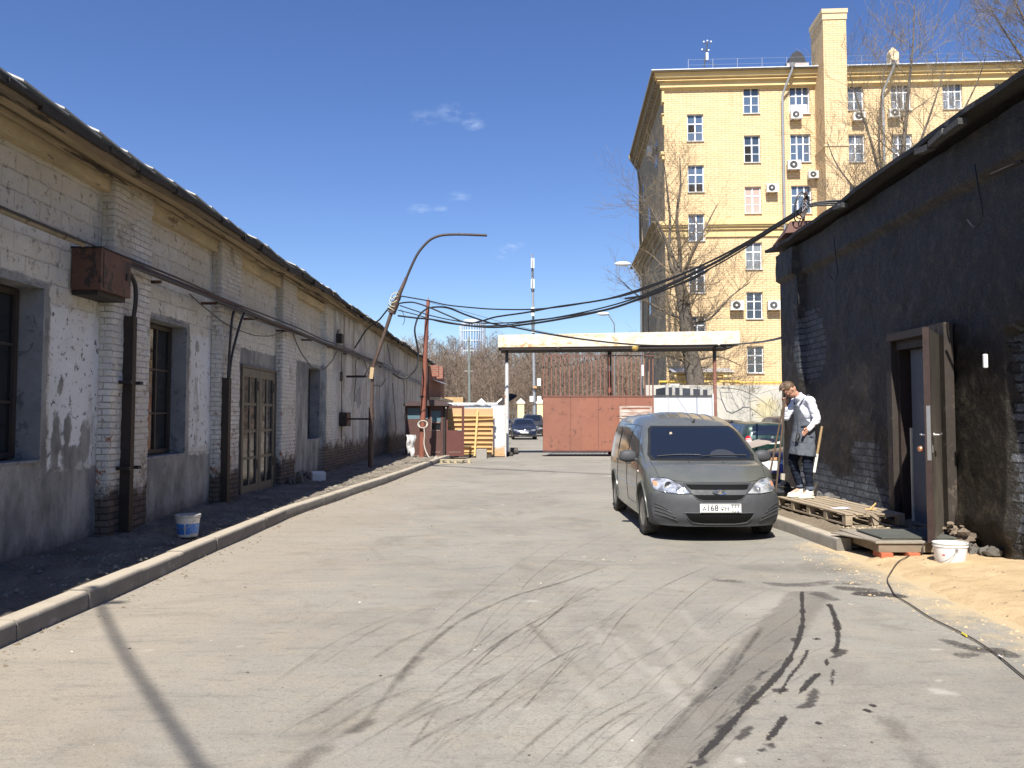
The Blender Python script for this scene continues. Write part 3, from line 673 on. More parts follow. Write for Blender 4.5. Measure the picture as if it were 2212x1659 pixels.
# double glazed door
def door_leaf(a, b, nm_='door_leaf'):
    X = WX-.03; z0, z1 = .10, 2.50; f = MB(); st = .13
    f.box(X, X+.06, a, a+st, z0, z1); f.box(X, X+.06, b-st, b, z0, z1); f.box(X+.002, X+.058, a+st, b-st, z1-.16, z1); f.box(X+.002, X+.058, a+st, b-st, z0, z0+.22)
    mid = (a+b)/2; f.box(X+.01, X+.05, mid-.03, mid+.03, z0+.22, z1-.16)
    for k in range(1, 4):
        zz = z0+.22+(z1-z0-.38)*k/4
        f.box(X+.012, X+.048, a+st, mid-.03, zz-.025, zz+.025); f.box(X+.012, X+.048, mid+.03, b-st, zz-.025, zz+.025)
    o = f.build(nm_, m('door_paint', (.11, .098, .072), .6, var=.3, scale=4, spots=(.16, .135, .10), sth=.64, bump=.5), whs)
    q = MB(); q.box(X+.026, X+.034, a+st*.5, b-st*.5, z0+.1, z1-.1); q.build('pane', m_glass, o)
    h = MB(); h.box(X+.058, X+.075, b-st+.03, b-.03, 2.1, 2.28); h.box(X+.058, X+.075, b-st+.03, b-.03, .6, .78); h.build('hinge', woodd, o)
    return o
door_leaf(15.10, 16.13); door_leaf(16.16, 17.19)
f = MB(); X = WX-.05; f.box(X, X+.10, 15.05, 15.098, .02, 2.552); f.box(X, X+.10, 17.195, 17.25, .02, 2.552); f.box(X, X+.10, 15.1, 17.19, 2.505, 2.553); f.box(X-.2, X+.16, 15.1, 17.19, -.05, .095)
f.build('door_frame', m('old_frame_paint', (0, 0, 0)), whs)
# eaves: ochre board under soffit, stepped soffit, fascia, roof
oc = m('ochre_eaves', (.44, .35, .21), .85, var=.4, scale=1.6, spots=(.17, .125, .075), sth=.60, bump=.5, stretch=(1, .35, 1))
bd = m('soffit_boards', (.36, .28, .17), .9, var=.5, scale=2.2, spots=(.05, .037, .025), sscale=3.5, sth=.56, bump=.9, bdist=.01, stretch=(2, .18, 2))
bd2 = m('fascia_board', (.22, .165, .105), .92, var=.5, scale=2.4, spots=(.045, .035, .025), sscale=3, sth=.53, bump=.9, bdist=.012, stretch=(1.5, .2, 1.5))
tar = m('roof_felt', (.035, .03, .026), .95, var=.4, scale=3, spots=(.08, .065, .05), sth=.6, bump=.8, bdist=.01)
edges = [-8]+[q for p in PIL for q in p]+[21.35]
mb = MB()
for i in range(0, len(edges)-1, 2): mb.box(WX-.02, WX+.10, edges[i]+.002, edges[i+1]-.002, 4.31, 4.50)
mb.build('frieze_board', oc, whs)
def sag(y): return -.03*math.sin(y*.21)-.018*math.sin(y*.83+1)-.01*math.sin(y*2.1)
def strip(mb, x0, x1, z0, z1, ya, yb, st=.7, sg=True, dz=0):
    k = int((yb-ya)/st)+1
    for i in range(k):
        a = ya+(yb-ya)*i/k; b = ya+(yb-ya)*(i+1)/k; sa = sag(a) if sg else 0; sb = sag(b) if sg else 0
        v = [(x0, a, z0+sa), (x1, a, z0+sa), (x1, b, z0+sb), (x0, b, z0+sb), (x0, a, z1+sa), (x1, a, z1+sa), (x1, b, z1+sb), (x0, b, z1+sb)]
        fs = [(3, 2, 1, 0), (4, 5, 6, 7), (1, 2, 6, 5), (3, 0, 4, 7)]
        if i == 0: fs.append((0, 1, 5, 4))
        if i == k-1: fs.append((2, 3, 7, 6))
        mb.add(v, fs)
mb = MB(); strip(mb, WX-.05, WX+.10, 4.505, 4.53, -8, 47); strip(mb, WX+.115, WX+.22, 4.50, 4.525, -8, 47); strip(mb, WX+.255, WX+.385, 4.515, 4.54, -8, 47); strip(mb, WX+.0, WX+.42, 4.542, 4.56, -8, 47); strip(mb, WX+.20, WX+.235, 4.465, 4.498, -8, 26)
mb.build('soffit', bd, whs)
mb = MB(); strip(mb, WX+.41, WX+.50, 4.50, 4.56, -8, 22); strip(mb, WX+.41, WX+.47, 4.49, 4.56, 22.1, 46.8); mb.build('fascia', bd2, whs)
mb = MB(); rr = random.Random(2); y = -8.0
while y < 47.2:                            # overlapping roofing sheets, near end of each lifted over the last
    L = .66*rr.uniform(.92, 1.08); li = .045 if y < 14 else rr.uniform(.0, .05); ov = .08; s0 = sag(y); s1 = sag(y+L); ex = rr.uniform(-.015, .02) if y < 13 else rr.uniform(-.05, .05)
    xe = WX+.57+ex; th = .018; za = 4.60+s0+li; zb = 4.60+s1+.004
    v = []
    for (yy, zz) in ((y-ov, za), (y+L, zb)):
        for (xx, dz) in ((xe, 0), (xe-.9, .40), (-11.5, 3.0)):
            v += [(xx, yy, zz+dz), (xx, yy, zz+dz+th)]
    fs = []
    for k in (0, 2): fs += [(k, k+2, k+8, k+6), (k+1, k+7, k+9, k+3)]
    fs += [(0, 1, 3, 2), (2, 3, 5, 4), (6, 8, 9, 7), (8, 10, 11, 9), (0, 6, 7, 1), (4, 5, 11, 10)]
    mb.add(v, fs); y += L
g = G('slate_sheets', rough=.9); n = g.noise(3, 5, .7); c = g.mix(g.ramp(n, .35, .65), (.33, .32, .30), (.5, .49, .46)); g.set('Base Color', c); g.bump(n, .4, .01)
rf = mb.build('roof', g.m, whs, fix=True)
mb = MB(); k = 0; y = -8
while y < 47:                              # tattered felt under the sheets, hanging a little over the fascia
    L = rr.uniform(.5, 1.3); d = rr.uniform(.0, .07) if y < 13 else rr.uniform(0, .09); e = rr.uniform(0, .03) if y < 13 else rr.uniform(0, .07)
    s0 = sag(y); mb.add([(WX+.30, y, 4.565+s0), (WX+.545+e, y, 4.555+s0-d), (WX+.545+e*.5, y+L, 4.555+sag(y+L)-d*.6), (WX+.30, y+L, 4.565+sag(y+L)),
        (WX+.30, y, 4.60+s0), (WX+.55+e, y, 4.60+s0), (WX+.55+e*.5, y+L, 4.598+sag(y+L)), (WX+.30, y+L, 4.60+sag(y+L))], [(3, 2, 1, 0), (4, 5, 6, 7), (0, 1, 5, 4), (1, 2, 6, 5), (2, 3, 7, 6), (3, 0, 4, 7)])
    y += L+.002
mb.build('roof_felt', tar, whs)
mb = MB(); mb.box(-17, WX-.2, -8.1, -7.95, 0, 4.6); mb.box(-17, WX-.12, 46.8, 47.0, 0, 4.5); mb.build('gable', m_pil, whs)
# ------------------------------------------------------------------ fittings on that wall
rust = m('rusty_brown_steel', (.105, .052, .034), .75, .2, var=.4, scale=4, spots=(.045, .03, .024), sth=.55, bump=.5)
drk = m('blackened_steel', (.028, .022, .019), .7, .2, var=.4, scale=6, spots=(.09, .05, .03), sth=.63, bump=.5)
rub = G('black_cable', (.012, .012, .013), .5); m_rub = rub.m
t = thing('switch_box', 'big rusty steel box hung on wall beside the first brick pilaster', 'metal box', (-4.78, 9.55, 3.0))
MB().box(WX+.02, WX+.352, 9.20, 9.93, 3.02, 3.49).build('body', m('rusty_box', (.125, .062, .042), .7, .3, var=.4, scale=3.5, spots=(.045, .030, .024), sscale=4, sth=.53, bump=.4), t, bevel=.006)
mb = MB(); mb.box(WX+.01, WX+.36, 9.19, 9.94, 3.49, 3.505); mb.box(WX+.01, WX+.30, 9.24, 9.90, 2.965, 3.018); mb.build('lid', drk, t)
mb = MB(); mb.box(WX+.352, WX+.358, 9.25, 9.255, 3.05, 3.46); mb.box(WX+.352, WX+.366, 9.80, 9.83, 3.22, 3.30); mb.build('door_edge', drk, t)
mb = MB(); pts = [(WX+.235+.01*math.sin(y*.9), y, 3.49+.02*math.sin(y*.31)+.012*math.sin(y*1.3)) for y in np.arange(-8, 9.2, .5)]
mb.tube(pts, .033, 8)
tag(mb.build('pipe', m('pale_pipe', (.26, .22, .155), .8, var=.4, scale=3, spots=(.10, .07, .045), sth=.56), smooth=True), 'pale peeling pipe on the left wall running into the rusty box', 'pipe')
mb = MB(); pts = [(WX+.245+.01*math.sin(y*.9), y, 3.47+.03*math.sin(y*.25)+.01*math.sin(y*1.1)) for y in np.arange(9.94, 30.4, .5)]
mb.tube(pts, .042, 8); 
for yy in np.arange(11, 30, 2.1): mb.box(WX+.0, WX+.25, yy, yy+.03, 3.38, 3.42)
tag(mb.build('pipe', rust, smooth=True), 'rusty brown conduit along left wall between rusty box and the leaning lamp post', 'pipe')
rr = random.Random(11)
for k, (y0, y1, dz, dx, rr_, lb) in enumerate([(9.94, 44, .055, .02, .015, 'upper thin black cable lying along the wall conduit'), (10, 45, -.02, .06, .019, 'thick black cable bunched against the wall conduit'), (13, 44, -.07, .04, .014, 'lower black cable drooping below the wall conduit'), (-8, 10.5, .06, .045, .012, 'black cable above the pale pipe on left wall')]):
    mb = MB(); pts = []; y = y0; ph = rr.uniform(0, 6)
    while y <= y1:
        s_ = .03*abs(math.sin(y*.55+ph)) if k else .015*math.sin(y)
        pts.append((WX+.245+dx+.008*math.sin(y*2+ph), y, 3.47+dz-s_+(0 if y < 30 else -.012*(y-30)))); y += .4
    mb.tube(pts, rr_, 6); tag(mb.build('cable', m_rub, smooth=True), lb, 'cable', 'cables lying along the left wall')
for (pts, lb) in [([(WX+.27, 9.93, 3.36), (WX+.28, 10.05, 3.34), (WX+.28, 10.2, 3.22), (WX+.27, 10.24, 3.0), (WX+.24, 10.25, 2.8)], 'bent black conduit dropping from the rusty box to a steel cover'),
                  ([(WX+.28, 14.02, 3.45), (WX+.29, 13.95, 3.43), (WX+.27, 13.82, 3.3), (WX+.25, 13.78, 2.9), (WX+.22, 13.78, 2.2)], 'black cable bend coming down left of the glazed door, left strand'),
                  ([(WX+.30, 14.5, 3.42), (WX+.30, 14.3, 3.38), (WX+.28, 14.1, 3.1), (WX+.25, 13.86, 2.6), (WX+.23, 13.82, 2.2)], 'black cable slanting down to steel cover left of the glazed door, right strand')]:
    # smooth the polyline
    P_ = [Vector(p) for p in pts]; q = []
    for i in range(len(P_)-1):
        p0 = P_[max(i-1, 0)]; p1 = P_[i]; p2 = P_[i+1]; p3 = P_[min(i+2, len(P_)-1)]
        for s_ in range(6):
            u = s_/6; q.append(.5*((2*p1)+(-p0+p2)*u+(2*p0-5*p1+4*p2-p3)*u*u+(-p0+3*p1-3*p2+p3)*u**3))
    q.append(P_[-1]); mb = MB(); mb.tube(q, .028 if 'conduit' in lb else .022, 8); tag(mb.build('cable', m_rub, smooth=True), lb, 'cable')
t = thing('cable_cover', 'rusty steel channel covering cables on the first pilaster', 'cable cover', (WX+.2, 10.25, .1))
mb = MB(); mb.prism([(WX+.15, 10.19), (WX+.27, 10.20), (WX+.27, 10.30), (WX+.15, 10.31)], 'z', .05, 2.84); mb.build('channel', m('cover_steel', (.035, .024, .018), .7, .3, var=.5, scale=3, spots=(.11, .055, .028), sscale=2.5, sth=.64), t)
mb = MB(); mb.box(WX+.15, WX+.31, 10.08, 10.16, 2.0, 2.04); mb.box(WX+.15, WX+.31, 10.34, 10.42, 2.0, 2.04); mb.box(WX+.15, WX+.31, 10.08, 10.16, .95, .99); mb.box(WX+.15, WX+.31, 10.34, 10.42, .95, .99); mb.build('clamp', drk, t)
t = thing('cable_cover', 'rusty steel channel left of the glazed double door', 'cable cover', (WX+.2, 13.78, .1))
mb = MB(); mb.prism([(WX+.15, 13.70), (WX+.26, 13.72), (WX+.26, 13.84), (WX+.15, 13.86)], 'z', .05, 2.24); mb.build('channel', MT['cover_steel'], t)
# wall wires
def wob_line(a, b, n, sagv, jit, seed):
    r_ = random.Random(seed); a = Vector(a); b = Vector(b); q = []
    for i in range(n+1):
        u = i/n; p = a.lerp(b, u); p.z -= sagv*4*u*(1-u); p += Vector((r_.uniform(-jit, jit)*.3, r_.uniform(-jit, jit), r_.uniform(-jit, jit))); q.append(p)
    return q
for k, (a, b, s_, j, lb) in enumerate([
    ((WX+.17, 12.2, 3.42), (WX+.2, 17.6, 3.46), .34, .01, 'thin wire sagging across the bay left of the glazed door'),
    ((WX+.2, 17.9, 3.38), (WX+.2, 22.4, 3.36), .62, .02, 'thin wire sagging between two pilasters right of the door'),
    ((WX+.2, 23.0, 3.4), (WX+.2, 23.2, .9), 0, .02, 'thin vertical wire running down wall past the small box'),
    ((WX+.2, 25.2, 3.3), (WX+.2, 25.0, 2.0), 0, .05, 'short wire hanging with a hook above lamp post bracket'),
    ((WX+.2, 26.5, 3.4), (WX+.2, 31.2, 3.0), .5, .04, 'wire looping on the wall behind the leaning lamp post'),
    ((WX+.2, 33.0, 2.9), (WX+.2, 34.2, .6), -.1, .06, 'crooked wire running down the stained far wall'),
    ((WX+.2, 36.2, 3.3), (WX+.2, 37.2, .8), .1, .08, 'tangled wire hanging near far end of left wall'),
    ((WX+.2, 31.5, 4.3), (WX+.2, 35.5, 3.6), .5, .05, 'wire dropping from the eaves in a loose loop')]):
    mb = MB(); mb.tube(wob_line(a, b, 14, s_, j, k+60), .012 if k else .009, 5); tag(mb.build('wire', m_rub, smooth=True), lb, 'wire')
t = thing('junction_box', 'small dark box with wires high on the wall above the conduit', 'junction box', (WX+.2, 22.7, 3.7))
MB().box(WX+.15, WX+.30, 22.55, 22.85, 3.62, 3.87).build('body', drk, t, bevel=.01)
MB().tube([(WX+.2, 22.6, 3.88), (WX+.22, 22.6, 3.98), (WX+.22, 22.4, 3.95), (WX+.22, 22.2, 3.5)], .012, 6).build('lead', m_rub, t)
t = thing('fuse_box', 'dark rusty box low on the wall left of the lamp post foot', 'electrical box', (WX+.2, 23.4, 1.4))
MB().box(WX+.14, WX+.34, 23.1, 23.75, 1.33, 1.72).build('body', drk, t, bevel=.01)
mb = MB(); mb.box(WX+.343, WX+.35, 23.16, 23.69, 1.38, 1.67); mb.build('door', rust, t)
# foam block, rubble
mb = MB(); mb.cb((-4.35, 18.7, .25), (.30, .22, .22), rot=Matrix.Rotation(.4, 3, 'Z') @ Matrix.Rotation(.15, 3, 'X'))
tag(mb.build('foam_block', m('foam_white', (.62, .60, .58), .9, var=.08), bevel=.012), 'whitish block lying on earth below the narrow window', 'block')
rr = random.Random(4); mb = MB()
for i in range(46):
    c_ = (-4.72+rr.uniform(-.12, .2), 18.3+rr.uniform(-.6, .9), .20+rr.uniform(-.02, .13)); s_ = rr.uniform(.03, .11)
    mb.cb(c_, (s_, s_*rr.uniform(.6, 1.6), s_*.7), rot=Matrix.Rotation(rr.uniform(0, 3), 3, (rr.random(), rr.random(), 1)))
tag(mb.build('rubble', m('rubble_grey', (.17, .14, .11), .95, var=.4), bevel=.006), 'broken brick heap at the foot of left wall under narrow window', 'rubble', kind='stuff')
# dry weeds and litter on the earth strip
mb = MB()
for i in range(900):
    yy = rr.choice([rr.uniform(9.9, 10.8), rr.uniform(7, 30)]); xx = -4.72+rr.random()**2*.85; a = rr.uniform(0, 6.3); L = rr.uniform(.03, .12); z0 = .14
    d = Vector((math.cos(a), math.sin(a), rr.uniform(.1, .9))).normalized()*L; s_ = Vector((-math.sin(a), math.cos(a), 0))*.003; p = Vector((xx, yy, z0+.02))
    mb.add([p-s_, p+s_, p+d], [(0, 1, 2)])
tag(mb.build('dead_grass', m('straw', (.20, .16, .10), .9, bump=0)), 'sparse dry grass and straw on the dark earth strip', 'grass', kind='stuff')
# blue and white bucket
def bucket(name, label, loc, r0, r1, h, body, group=None, tilt=0):
    t = thing(name, label, 'bucket', loc); T = Matrix.Translation(Vector(loc)) @ Matrix.Rotation(tilt, 4, 'Y')
    mb = MB(); mb.lathe([(0, .002), (r0*.96, 0), (r0, .008), (r1, h-.035), (r1+.008, h-.034), (r1+.008, h-.028), (r1, h-.026), (r1, h-.006), (r1+.006, h), (r1-.004, h), (r1-.008, h-.01), (r0-.006, .03), (0, .025)], 32, T)
    mb.build('shell', body, t, smooth=True, angle=50)
    return t, T
g = G('bucket_blue_white', rough=.45); zz = g.sep()[2]; an = g.math('ARCTAN2', g.sep()[1], g.sep()[0])
lab = g.mul(g.ramp(zz, .032, .034), g.ramp(zz, .158, .160, 1, 0)); gap = g.ramp(g.math('ABSOLUTE', g.addm(an, 1.45)), .05, .055)
lab = g.mul(lab, gap); n = g.noise(14, 5, .7)
c = g.mix(lab, (.56, .54, .50), (.035, .16, .50)); c = g.mix(g.ramp(n, .56, .62, 0, .7), c, (.42, .41, .38)); g.set('Base Color', c)
bl = (-3.90, 10.05, .165)
t, T = bucket('bucket', 'white paint bucket with blue band and crumpled lid by left kerb', bl, .118, .138, .255, g.m)
g = G('lid_dirty', rough=.7); n = g.noise(12, 5, .7); g.set('Base Color', g.mix(g.ramp(n, .4, .62), (.50, .48, .44), (.23, .21, .18))); g.bump(n, .6, .02)
mb = MB(); mb.lathe([(0, .262), (.08, .258), (.13, .266), (.149, .262), (.150, .238), (.145, .236)], 30, T); mb.build('lid', g.m, t, smooth=True, fix=True)
mb = MB(); q = [T @ Vector((.145*math.cos(a), .145*math.sin(a)-.01, .215-.09*math.sin((a+2.7)*math.pi/2.3) if 0 else .21-.11*math.sin((a+2.75)/2.2*math.pi))) for a in np.linspace(-2.75, -.55, 14)]
mb.tube(q, .003, 5); mb.build('handle', m('wire_steel', (.35, .34, .33), .4, .8, bump=0), t)
# ================================================================== LEANING LAMP POST AND CABLES
def smooth_pts(pts, k=6):
    P_ = [Vector(p) for p in pts]; q = []
    for i in range(len(P_)-1):
        p0 = P_[max(i-1, 0)]; p1 = P_[i]; p2 = P_[i+1]; p3 = P_[min(i+2, len(P_)-1)]
        for s_ in range(k):
            u = s_/k; q.append(.5*((2*p1)+(-p0+p2)*u+(2*p0-5*p1+4*p2-p3)*u*u+(-p0+3*p1-3*p2+p3)*u**3))
    q.append(P_[-1]); return q
YP = 23.2
brn = m('post_brown', (.085, .055, .043), .7, .2, var=.4, scale=2.5, spots=(.17, .10, .06), sth=.62, bump=.3)
t = thing('lamp_post', 'bent brown lamp post leaning outward, its long curved arm without a lamp', 'lamp post', at(800, 1010, YP))
base = at(800, 1012, YP); base.z = .1
mb = MB(); mb.tube([base, at(802, 880, YP)], [.075, .072], 10); mb.tube([at(802, 882, YP), at(805, 812, YP)], [.045, .04], 10)
mb.build('lower_post', brn, t, smooth=True)
mb = MB(); mb.tube([at(797, 818, YP), at(812, 775, YP), at(830, 722, YP), at(848, 668, YP)], [.045, .05, .05, .055], 10)
mb.tube([at(846, 677, YP), at(856, 652, YP)], [.105, .11], 10); mb.tube([at(855, 655, YP), at(864, 632, YP), at(878, 600, YP)], [.085, .06, .045], 10)
mb.build('leaning_post', brn, t, smooth=True)
arc = smooth_pts([at(876, 605, YP), at(888, 577, YP), at(900, 552, YP), at(912, 535, YP), at(928, 519, YP), at(945, 510.5, YP), at(965, 507, YP), at(1000, 506.5, YP), at(1052, 508.5, YP)], 5)
mb = MB(); mb.tube(arc, .036, 10); mb.build('curved_arm', m('post_dark', (.05, .038, .034), .6, .3, var=.3, bump=.2), t, smooth=True)
mb = MB(); mb.bar(at(747, 813, YP) + Vector((0, .1, 0)), at(806, 813, YP), .06, .06); mb.bar((WX+.14, YP+.05, at(750, 813, YP).z), (WX+.18, YP+.05, at(750, 813, YP).z), .16, .26)
mb.bar(at(788, 810, YP), at(822, 752, YP), .035, .035); mb.bar(at(800, 808, YP), at(818, 760, YP), .03, .03)
mb.bar(at(748, 905, YP) + Vector((0, .1, 0)), at(808, 905, YP), .05, .05); mb.bar((WX+.14, YP+.05, at(750, 905, YP).z), (WX+.18, YP+.05, at(750, 905, YP).z), .2, .2)
mb.build('wall_bracket', drk, t)
mb = MB()
for k in range(5): 
    c0 = at(846+k*2.2, 668-k*8, YP); mb.tube([c0+Vector((.12*math.cos(a), .12*math.sin(a), .05*math.sin(a*2+k))) for a in np.linspace(0, 6.28, 13)], .012, 5)
mb.build('wire_wrapping', m('pale_wire', (.48, .45, .30), .7, bump=0), t)
MB().cb(at(803, 806, YP-.09), (.10, .02, .32), rot=Matrix.Rotation(.1, 3, 'Y')).build('notice_plate', m('plywood_scrap', (.42, .31, .17), .8, var=.3), t)
# the pole behind the camera whose shadow falls over the foreground
t = thing('lamp_post', 'bent brown lamp post standing behind the viewer, its shadow crossing the tarmac', 'lamp post', (-3.9, -7, 0))
L_ = 1/math.tan(SUN_EL); sx_ = math.sin(SUN_AZ)*L_; sy_ = math.cos(SUN_AZ)*L_
def caster(px, py, h):
    p = gp(px, py); return Vector((p.x-sx_*h, p.y-sy_*h, h))
q = [Vector((-3.9, -7.4, 0)), Vector((-3.9, -7.4, 5.5)), Vector((-3.2, -6.6, 6.8)), caster(500, 1800, 7.4), caster(432, 1659, 7.8), caster(340, 1520, 8.3), caster(262, 1400, 8.7), caster(213, 1300, 9.0)]
MB().tube(smooth_pts(q, 5), .024, 10).build('post', brn, t, smooth=True)
MB().sphere(q[-1]+Vector((.12, -.05, .05)), (.13, .05, .04)).build('lamp_head', drk, t, smooth=True)
# red pole with rope
YR = 29.8
t = thing('steel_pole', 'rusty red steel pole standing in front of the guard booth with rope tied to it', 'pole', at(915, 990, YR))
mb = MB(); mb.tube([at(911, 992, YR), at(913.5, 900, YR), at(918, 780, YR), at(921.5, 700, YR), at(925, 648, YR)], [.105, .10, .085, .075, .065], 12); mb.tube([at(925, 650, YR), at(925.5, 642, YR)], .012, 5)
mb.build('shaft', m('red_rust', (.22, .075, .048), .75, .1, var=.35, scale=1.5, spots=(.09, .04, .03), sth=.6, bump=.3), t, smooth=True)
mb = MB(); c0 = at(913, 917, YR)
for k in range(4): mb.tube([c0+Vector(((.14+.012*k)*math.cos(a)+.02, -.1+.05*math.sin(a)-.02*k, .13*math.sin(a)+.03*math.sin(k*3))) for a in np.linspace(0, 6.28, 15)], .016, 6)
mb.build('rope_coil', m('rope', (.45, .42, .36), .9, var=.2), t, smooth=True)
mb = MB(); mb.tube(smooth_pts([at(916, 925, YR-.2), at(917, 940, YR-.2), at(916, 958, YR-.2), at(920, 975, YR-.25), at(928, 989, YR-.3), at(936, 991, YR-.3), at(944, 986, YR-.3)], 4), .022, 6); mb.build('rope', MT['rope'], t, smooth=True)
mb = MB(); mb.bar(at(903, 895, YR-.1), at(918, 884, YR-.1), .02, .02); mb.tube([at(912.5, 858, YR), at(912.7, 855, YR)], .115, 10); mb.build('peg', drk, t)
mb = MB(); mb.tube(smooth_pts([at(917, 780, YR+.1), at(922, 840, YR+.1), at(921, 870, YR+.1), at(919, 900, YR+.1)], 3), .02, 6); mb.build('downlead', m_rub, t)
rg_ = MB(); rr = random.Random(9); us = np.linspace(0, 1, 9)
g = G('rag', rough=.9); g.set('Base Color', g.mix(g.ramp(g.noise(6, 4, .6), .4, .6), (.55, .55, .55), (.28, .27, .26)))
def rag(u, v): return -3.62+ (u-.5)*.34*(1-.3*v)+.03*np.sin(v*9), 29.7+.05*np.sin(u*14+v*3)+.02*np.cos(v*11), .95-v*.72*(1-.12*np.sin(u*7))
o = gridmesh('rag', us, np.linspace(0, 1, 14), rag, g.m); tag(o, 'dirty white rag hanging in the shade beside the red pole', 'rag')
# cables from the lamp post across the yard
AX0, AX1 = 860.0, 1742.0
def cy(px): return YP + (16.1-YP)*(px-AX0)/(AX1-AX0)
def cable(pts, r, lb, yf=cy, grp='black cables strung over the yard', name='cable'):
    q = smooth_pts([at(x, y, yf(x)) for x, y in pts], 5); mb = MB(); mb.tube(q, r*.8, 6); return tag(mb.build(name, m_rub, smooth=True), lb, 'cable', grp)
cable([(863, 650), (866, 641), (869, 640), (926, 650), (967, 659), (1025, 665), (1071, 668), (1140, 668.5), (1200, 664), (1260, 655), (1330, 641), (1420, 611), (1500, 580), (1600, 531), (1680, 482), (1742, 443)], .022, 'highest of the black cables crossing from lamp post to right roof')
cable([(864, 655), (880, 653), (897, 654), (926, 663.5), (967, 681), (1009, 697.5), (1040, 693.5), (1065, 686), (1091, 681.5), (1140, 674.5), (1200, 663), (1290, 650), (1370, 632), (1460, 598), (1560, 552), (1660, 496), (1742, 446)], .028, 'wavy black cable dipping left of the round tower')
cable([(864, 660), (900, 672), (932, 682), (985, 693), (1040, 698), (1105, 697), (1160, 691), (1200, 686), (1280, 670), (1360, 648), (1450, 611), (1550, 563), (1650, 504), (1742, 449)], .022, 'thin middle cable in the bundle over the yard')
cable([(860, 682), (900, 687), (933, 690), (1001, 702), (1070, 707), (1140, 700), (1200, 691), (1280, 676), (1350, 657), (1440, 619), (1540, 570), (1640, 512), (1742, 452)], .034, 'thickest low black cable in the bundle over the yard')
cable([(860, 670), (900, 680), (950, 695), (1010, 703), (1080, 703), (1150, 694), (1230, 682), (1310, 668), (1400, 641), (1480, 607), (1570, 560), (1660, 503), (1742, 450)], .02, 'lowest thin cable twisted under the bundle')
cable([(1350, 645), (1400, 637), (1430, 628), (1470, 613), (1500, 601), (1530, 583)], .03, 'tape wrapped twisted section of the cable bundle')
def cy2(px): return np.interp(px, [760, 885, 930, 1070, 1340, 1600, 1692], [27.5, 28.5, YR, 32, 33.2, 33.0, 17])
cable([(848, 806), (868, 818), (886, 810), (899, 795), (904, 770), (901, 745), (896, 716), (898, 700), (904, 684), (916, 671), (933, 664), (967, 665), (1009, 681), (1064, 699), (1115, 708), (1160, 717), (1198, 724), (1260, 733), (1330, 741), (1400, 746), (1500, 746), (1580, 744), (1640, 739), (1692, 729)], .04, 'thick cable looping up from left wall and over the gantry beam', cy2)
cable([(852, 660), (838, 668), (820, 690), (806, 700), (790, 714), (777, 735), (766, 752)], .028, 'short black cable curving from lamp post head back to the wall', lambda x: np.interp(x, [766, 852], [24.5, YP]))
cable([(866, 668), (872, 680), (874, 692), (870, 702)], .010, 'loose wire end dangling below the lamp post joint', lambda x: YP)
cable([(925, 652), (1000, 672), (1100, 700), (1200, 722), (1330, 742)], .009, 'very thin wire running from red pole tip down to the gantry', lambda x: np.interp(x, [925, 1330], [YR, 33]))
# mast on the right roof with cable coil
YM = 16.1
t = thing('cable_mast', 'short leaning rusty mast with coiled cables on the dark roof', 'mast', at(1740, 480, YM))
mb = MB(); mb.tube([at(1733, 500, YM), at(1741, 415, YM)], .03, 8); mb.bar(at(1736, 436, YM), at(1757, 431, YM), .02, .02); mb.build('post', rust, t)
mb = MB(); c0 = at(1727, 447, YM)
for k, (rx, rz, ox) in enumerate([(.10, .30, 0), (.06, .2, .07), (.13, .25, .02)]): mb.tube([c0+Vector((rx*math.cos(a)+ox+.05*math.sin(a), -.04*k, rz*math.sin(a))) for a in np.linspace(0, 6.28, 18)], .013, 6)
mb.build('cable_coil', m_rub, t, smooth=True)
mb = MB(); rr = random.Random(12)
for k in range(14): a = at(1742+rr.uniform(-8, 8), 440+rr.uniform(-12, 12), YM-.05); mb.tube([a, a+Vector((rr.uniform(-.12, .12), rr.uniform(-.05, .05), rr.uniform(-.16, .16)))], .006, 4)
mb.build('binding_wire', m('grey_wire', (.4, .42, .45), .5, .4, bump=0), t)
for i, (dy, r) in enumerate([(0, .03), (6, .025), (12, .022)]):
    cable([(1742, 444+dy*.4), (1765, 438+dy*.5), (1800, 434+dy*.8), (1850, 433+dy), (1900, 434+dy)], r, ['upper', 'middle', 'lower'][i]+' cable running from the roof mast back over the dark roof', lambda x: np.interp(x, [1742, 1900], [16.1, 15.7]), 'cables behind the roof mast')

# ================================================================== GUARD BOOTH
YB = 31.2
def wx(px, Y): return (px-CX)/F*Y
def wz(py, Y): return H+(HZ-py)/F*Y
bb = m('booth_brown', (.090, .043, .034), .55, .1, var=.2, scale=2, spots=(.05, .028, .024), sth=.66, bump=.1)
bdk = m('booth_dark', (.022, .014, .013), .6, var=.2, bump=.1)
x0, x1, x2 = wx(876, YB), wx(928, YB), wx(957, YB)
t = thing('guard_booth', 'small brown metal guard booth with curved roof and open glazed door', 'booth', ((x0+x2)/2, YB+.7, .1))
zt = wz(877, YB)
mb = MB(); 
mb.box(x0, x0+.08, YB, YB+1.6, .12, zt); mb.box(x2-.08, x2, YB+.002, YB+.10, .12, zt); mb.box(x0+.082, x2-.082, YB+1.5, YB+1.6, .12, zt)
mb.box(x0+.082, x1-.002, YB, YB+.06, .12, wz(905, YB)); mb.box(x0+.082, x1-.06, YB+.002, YB+.06, wz(882, YB), zt)
mb.box(x1, x2-.082, YB, YB+.06, .12, wz(931, YB)); mb.box(x1, x1+.05, YB, YB+.061, wz(931, YB), zt); mb.box(x1+.052, x2-.082, YB, YB+.06, wz(887, YB), zt-.002)
mb.build('wall', bb, t)
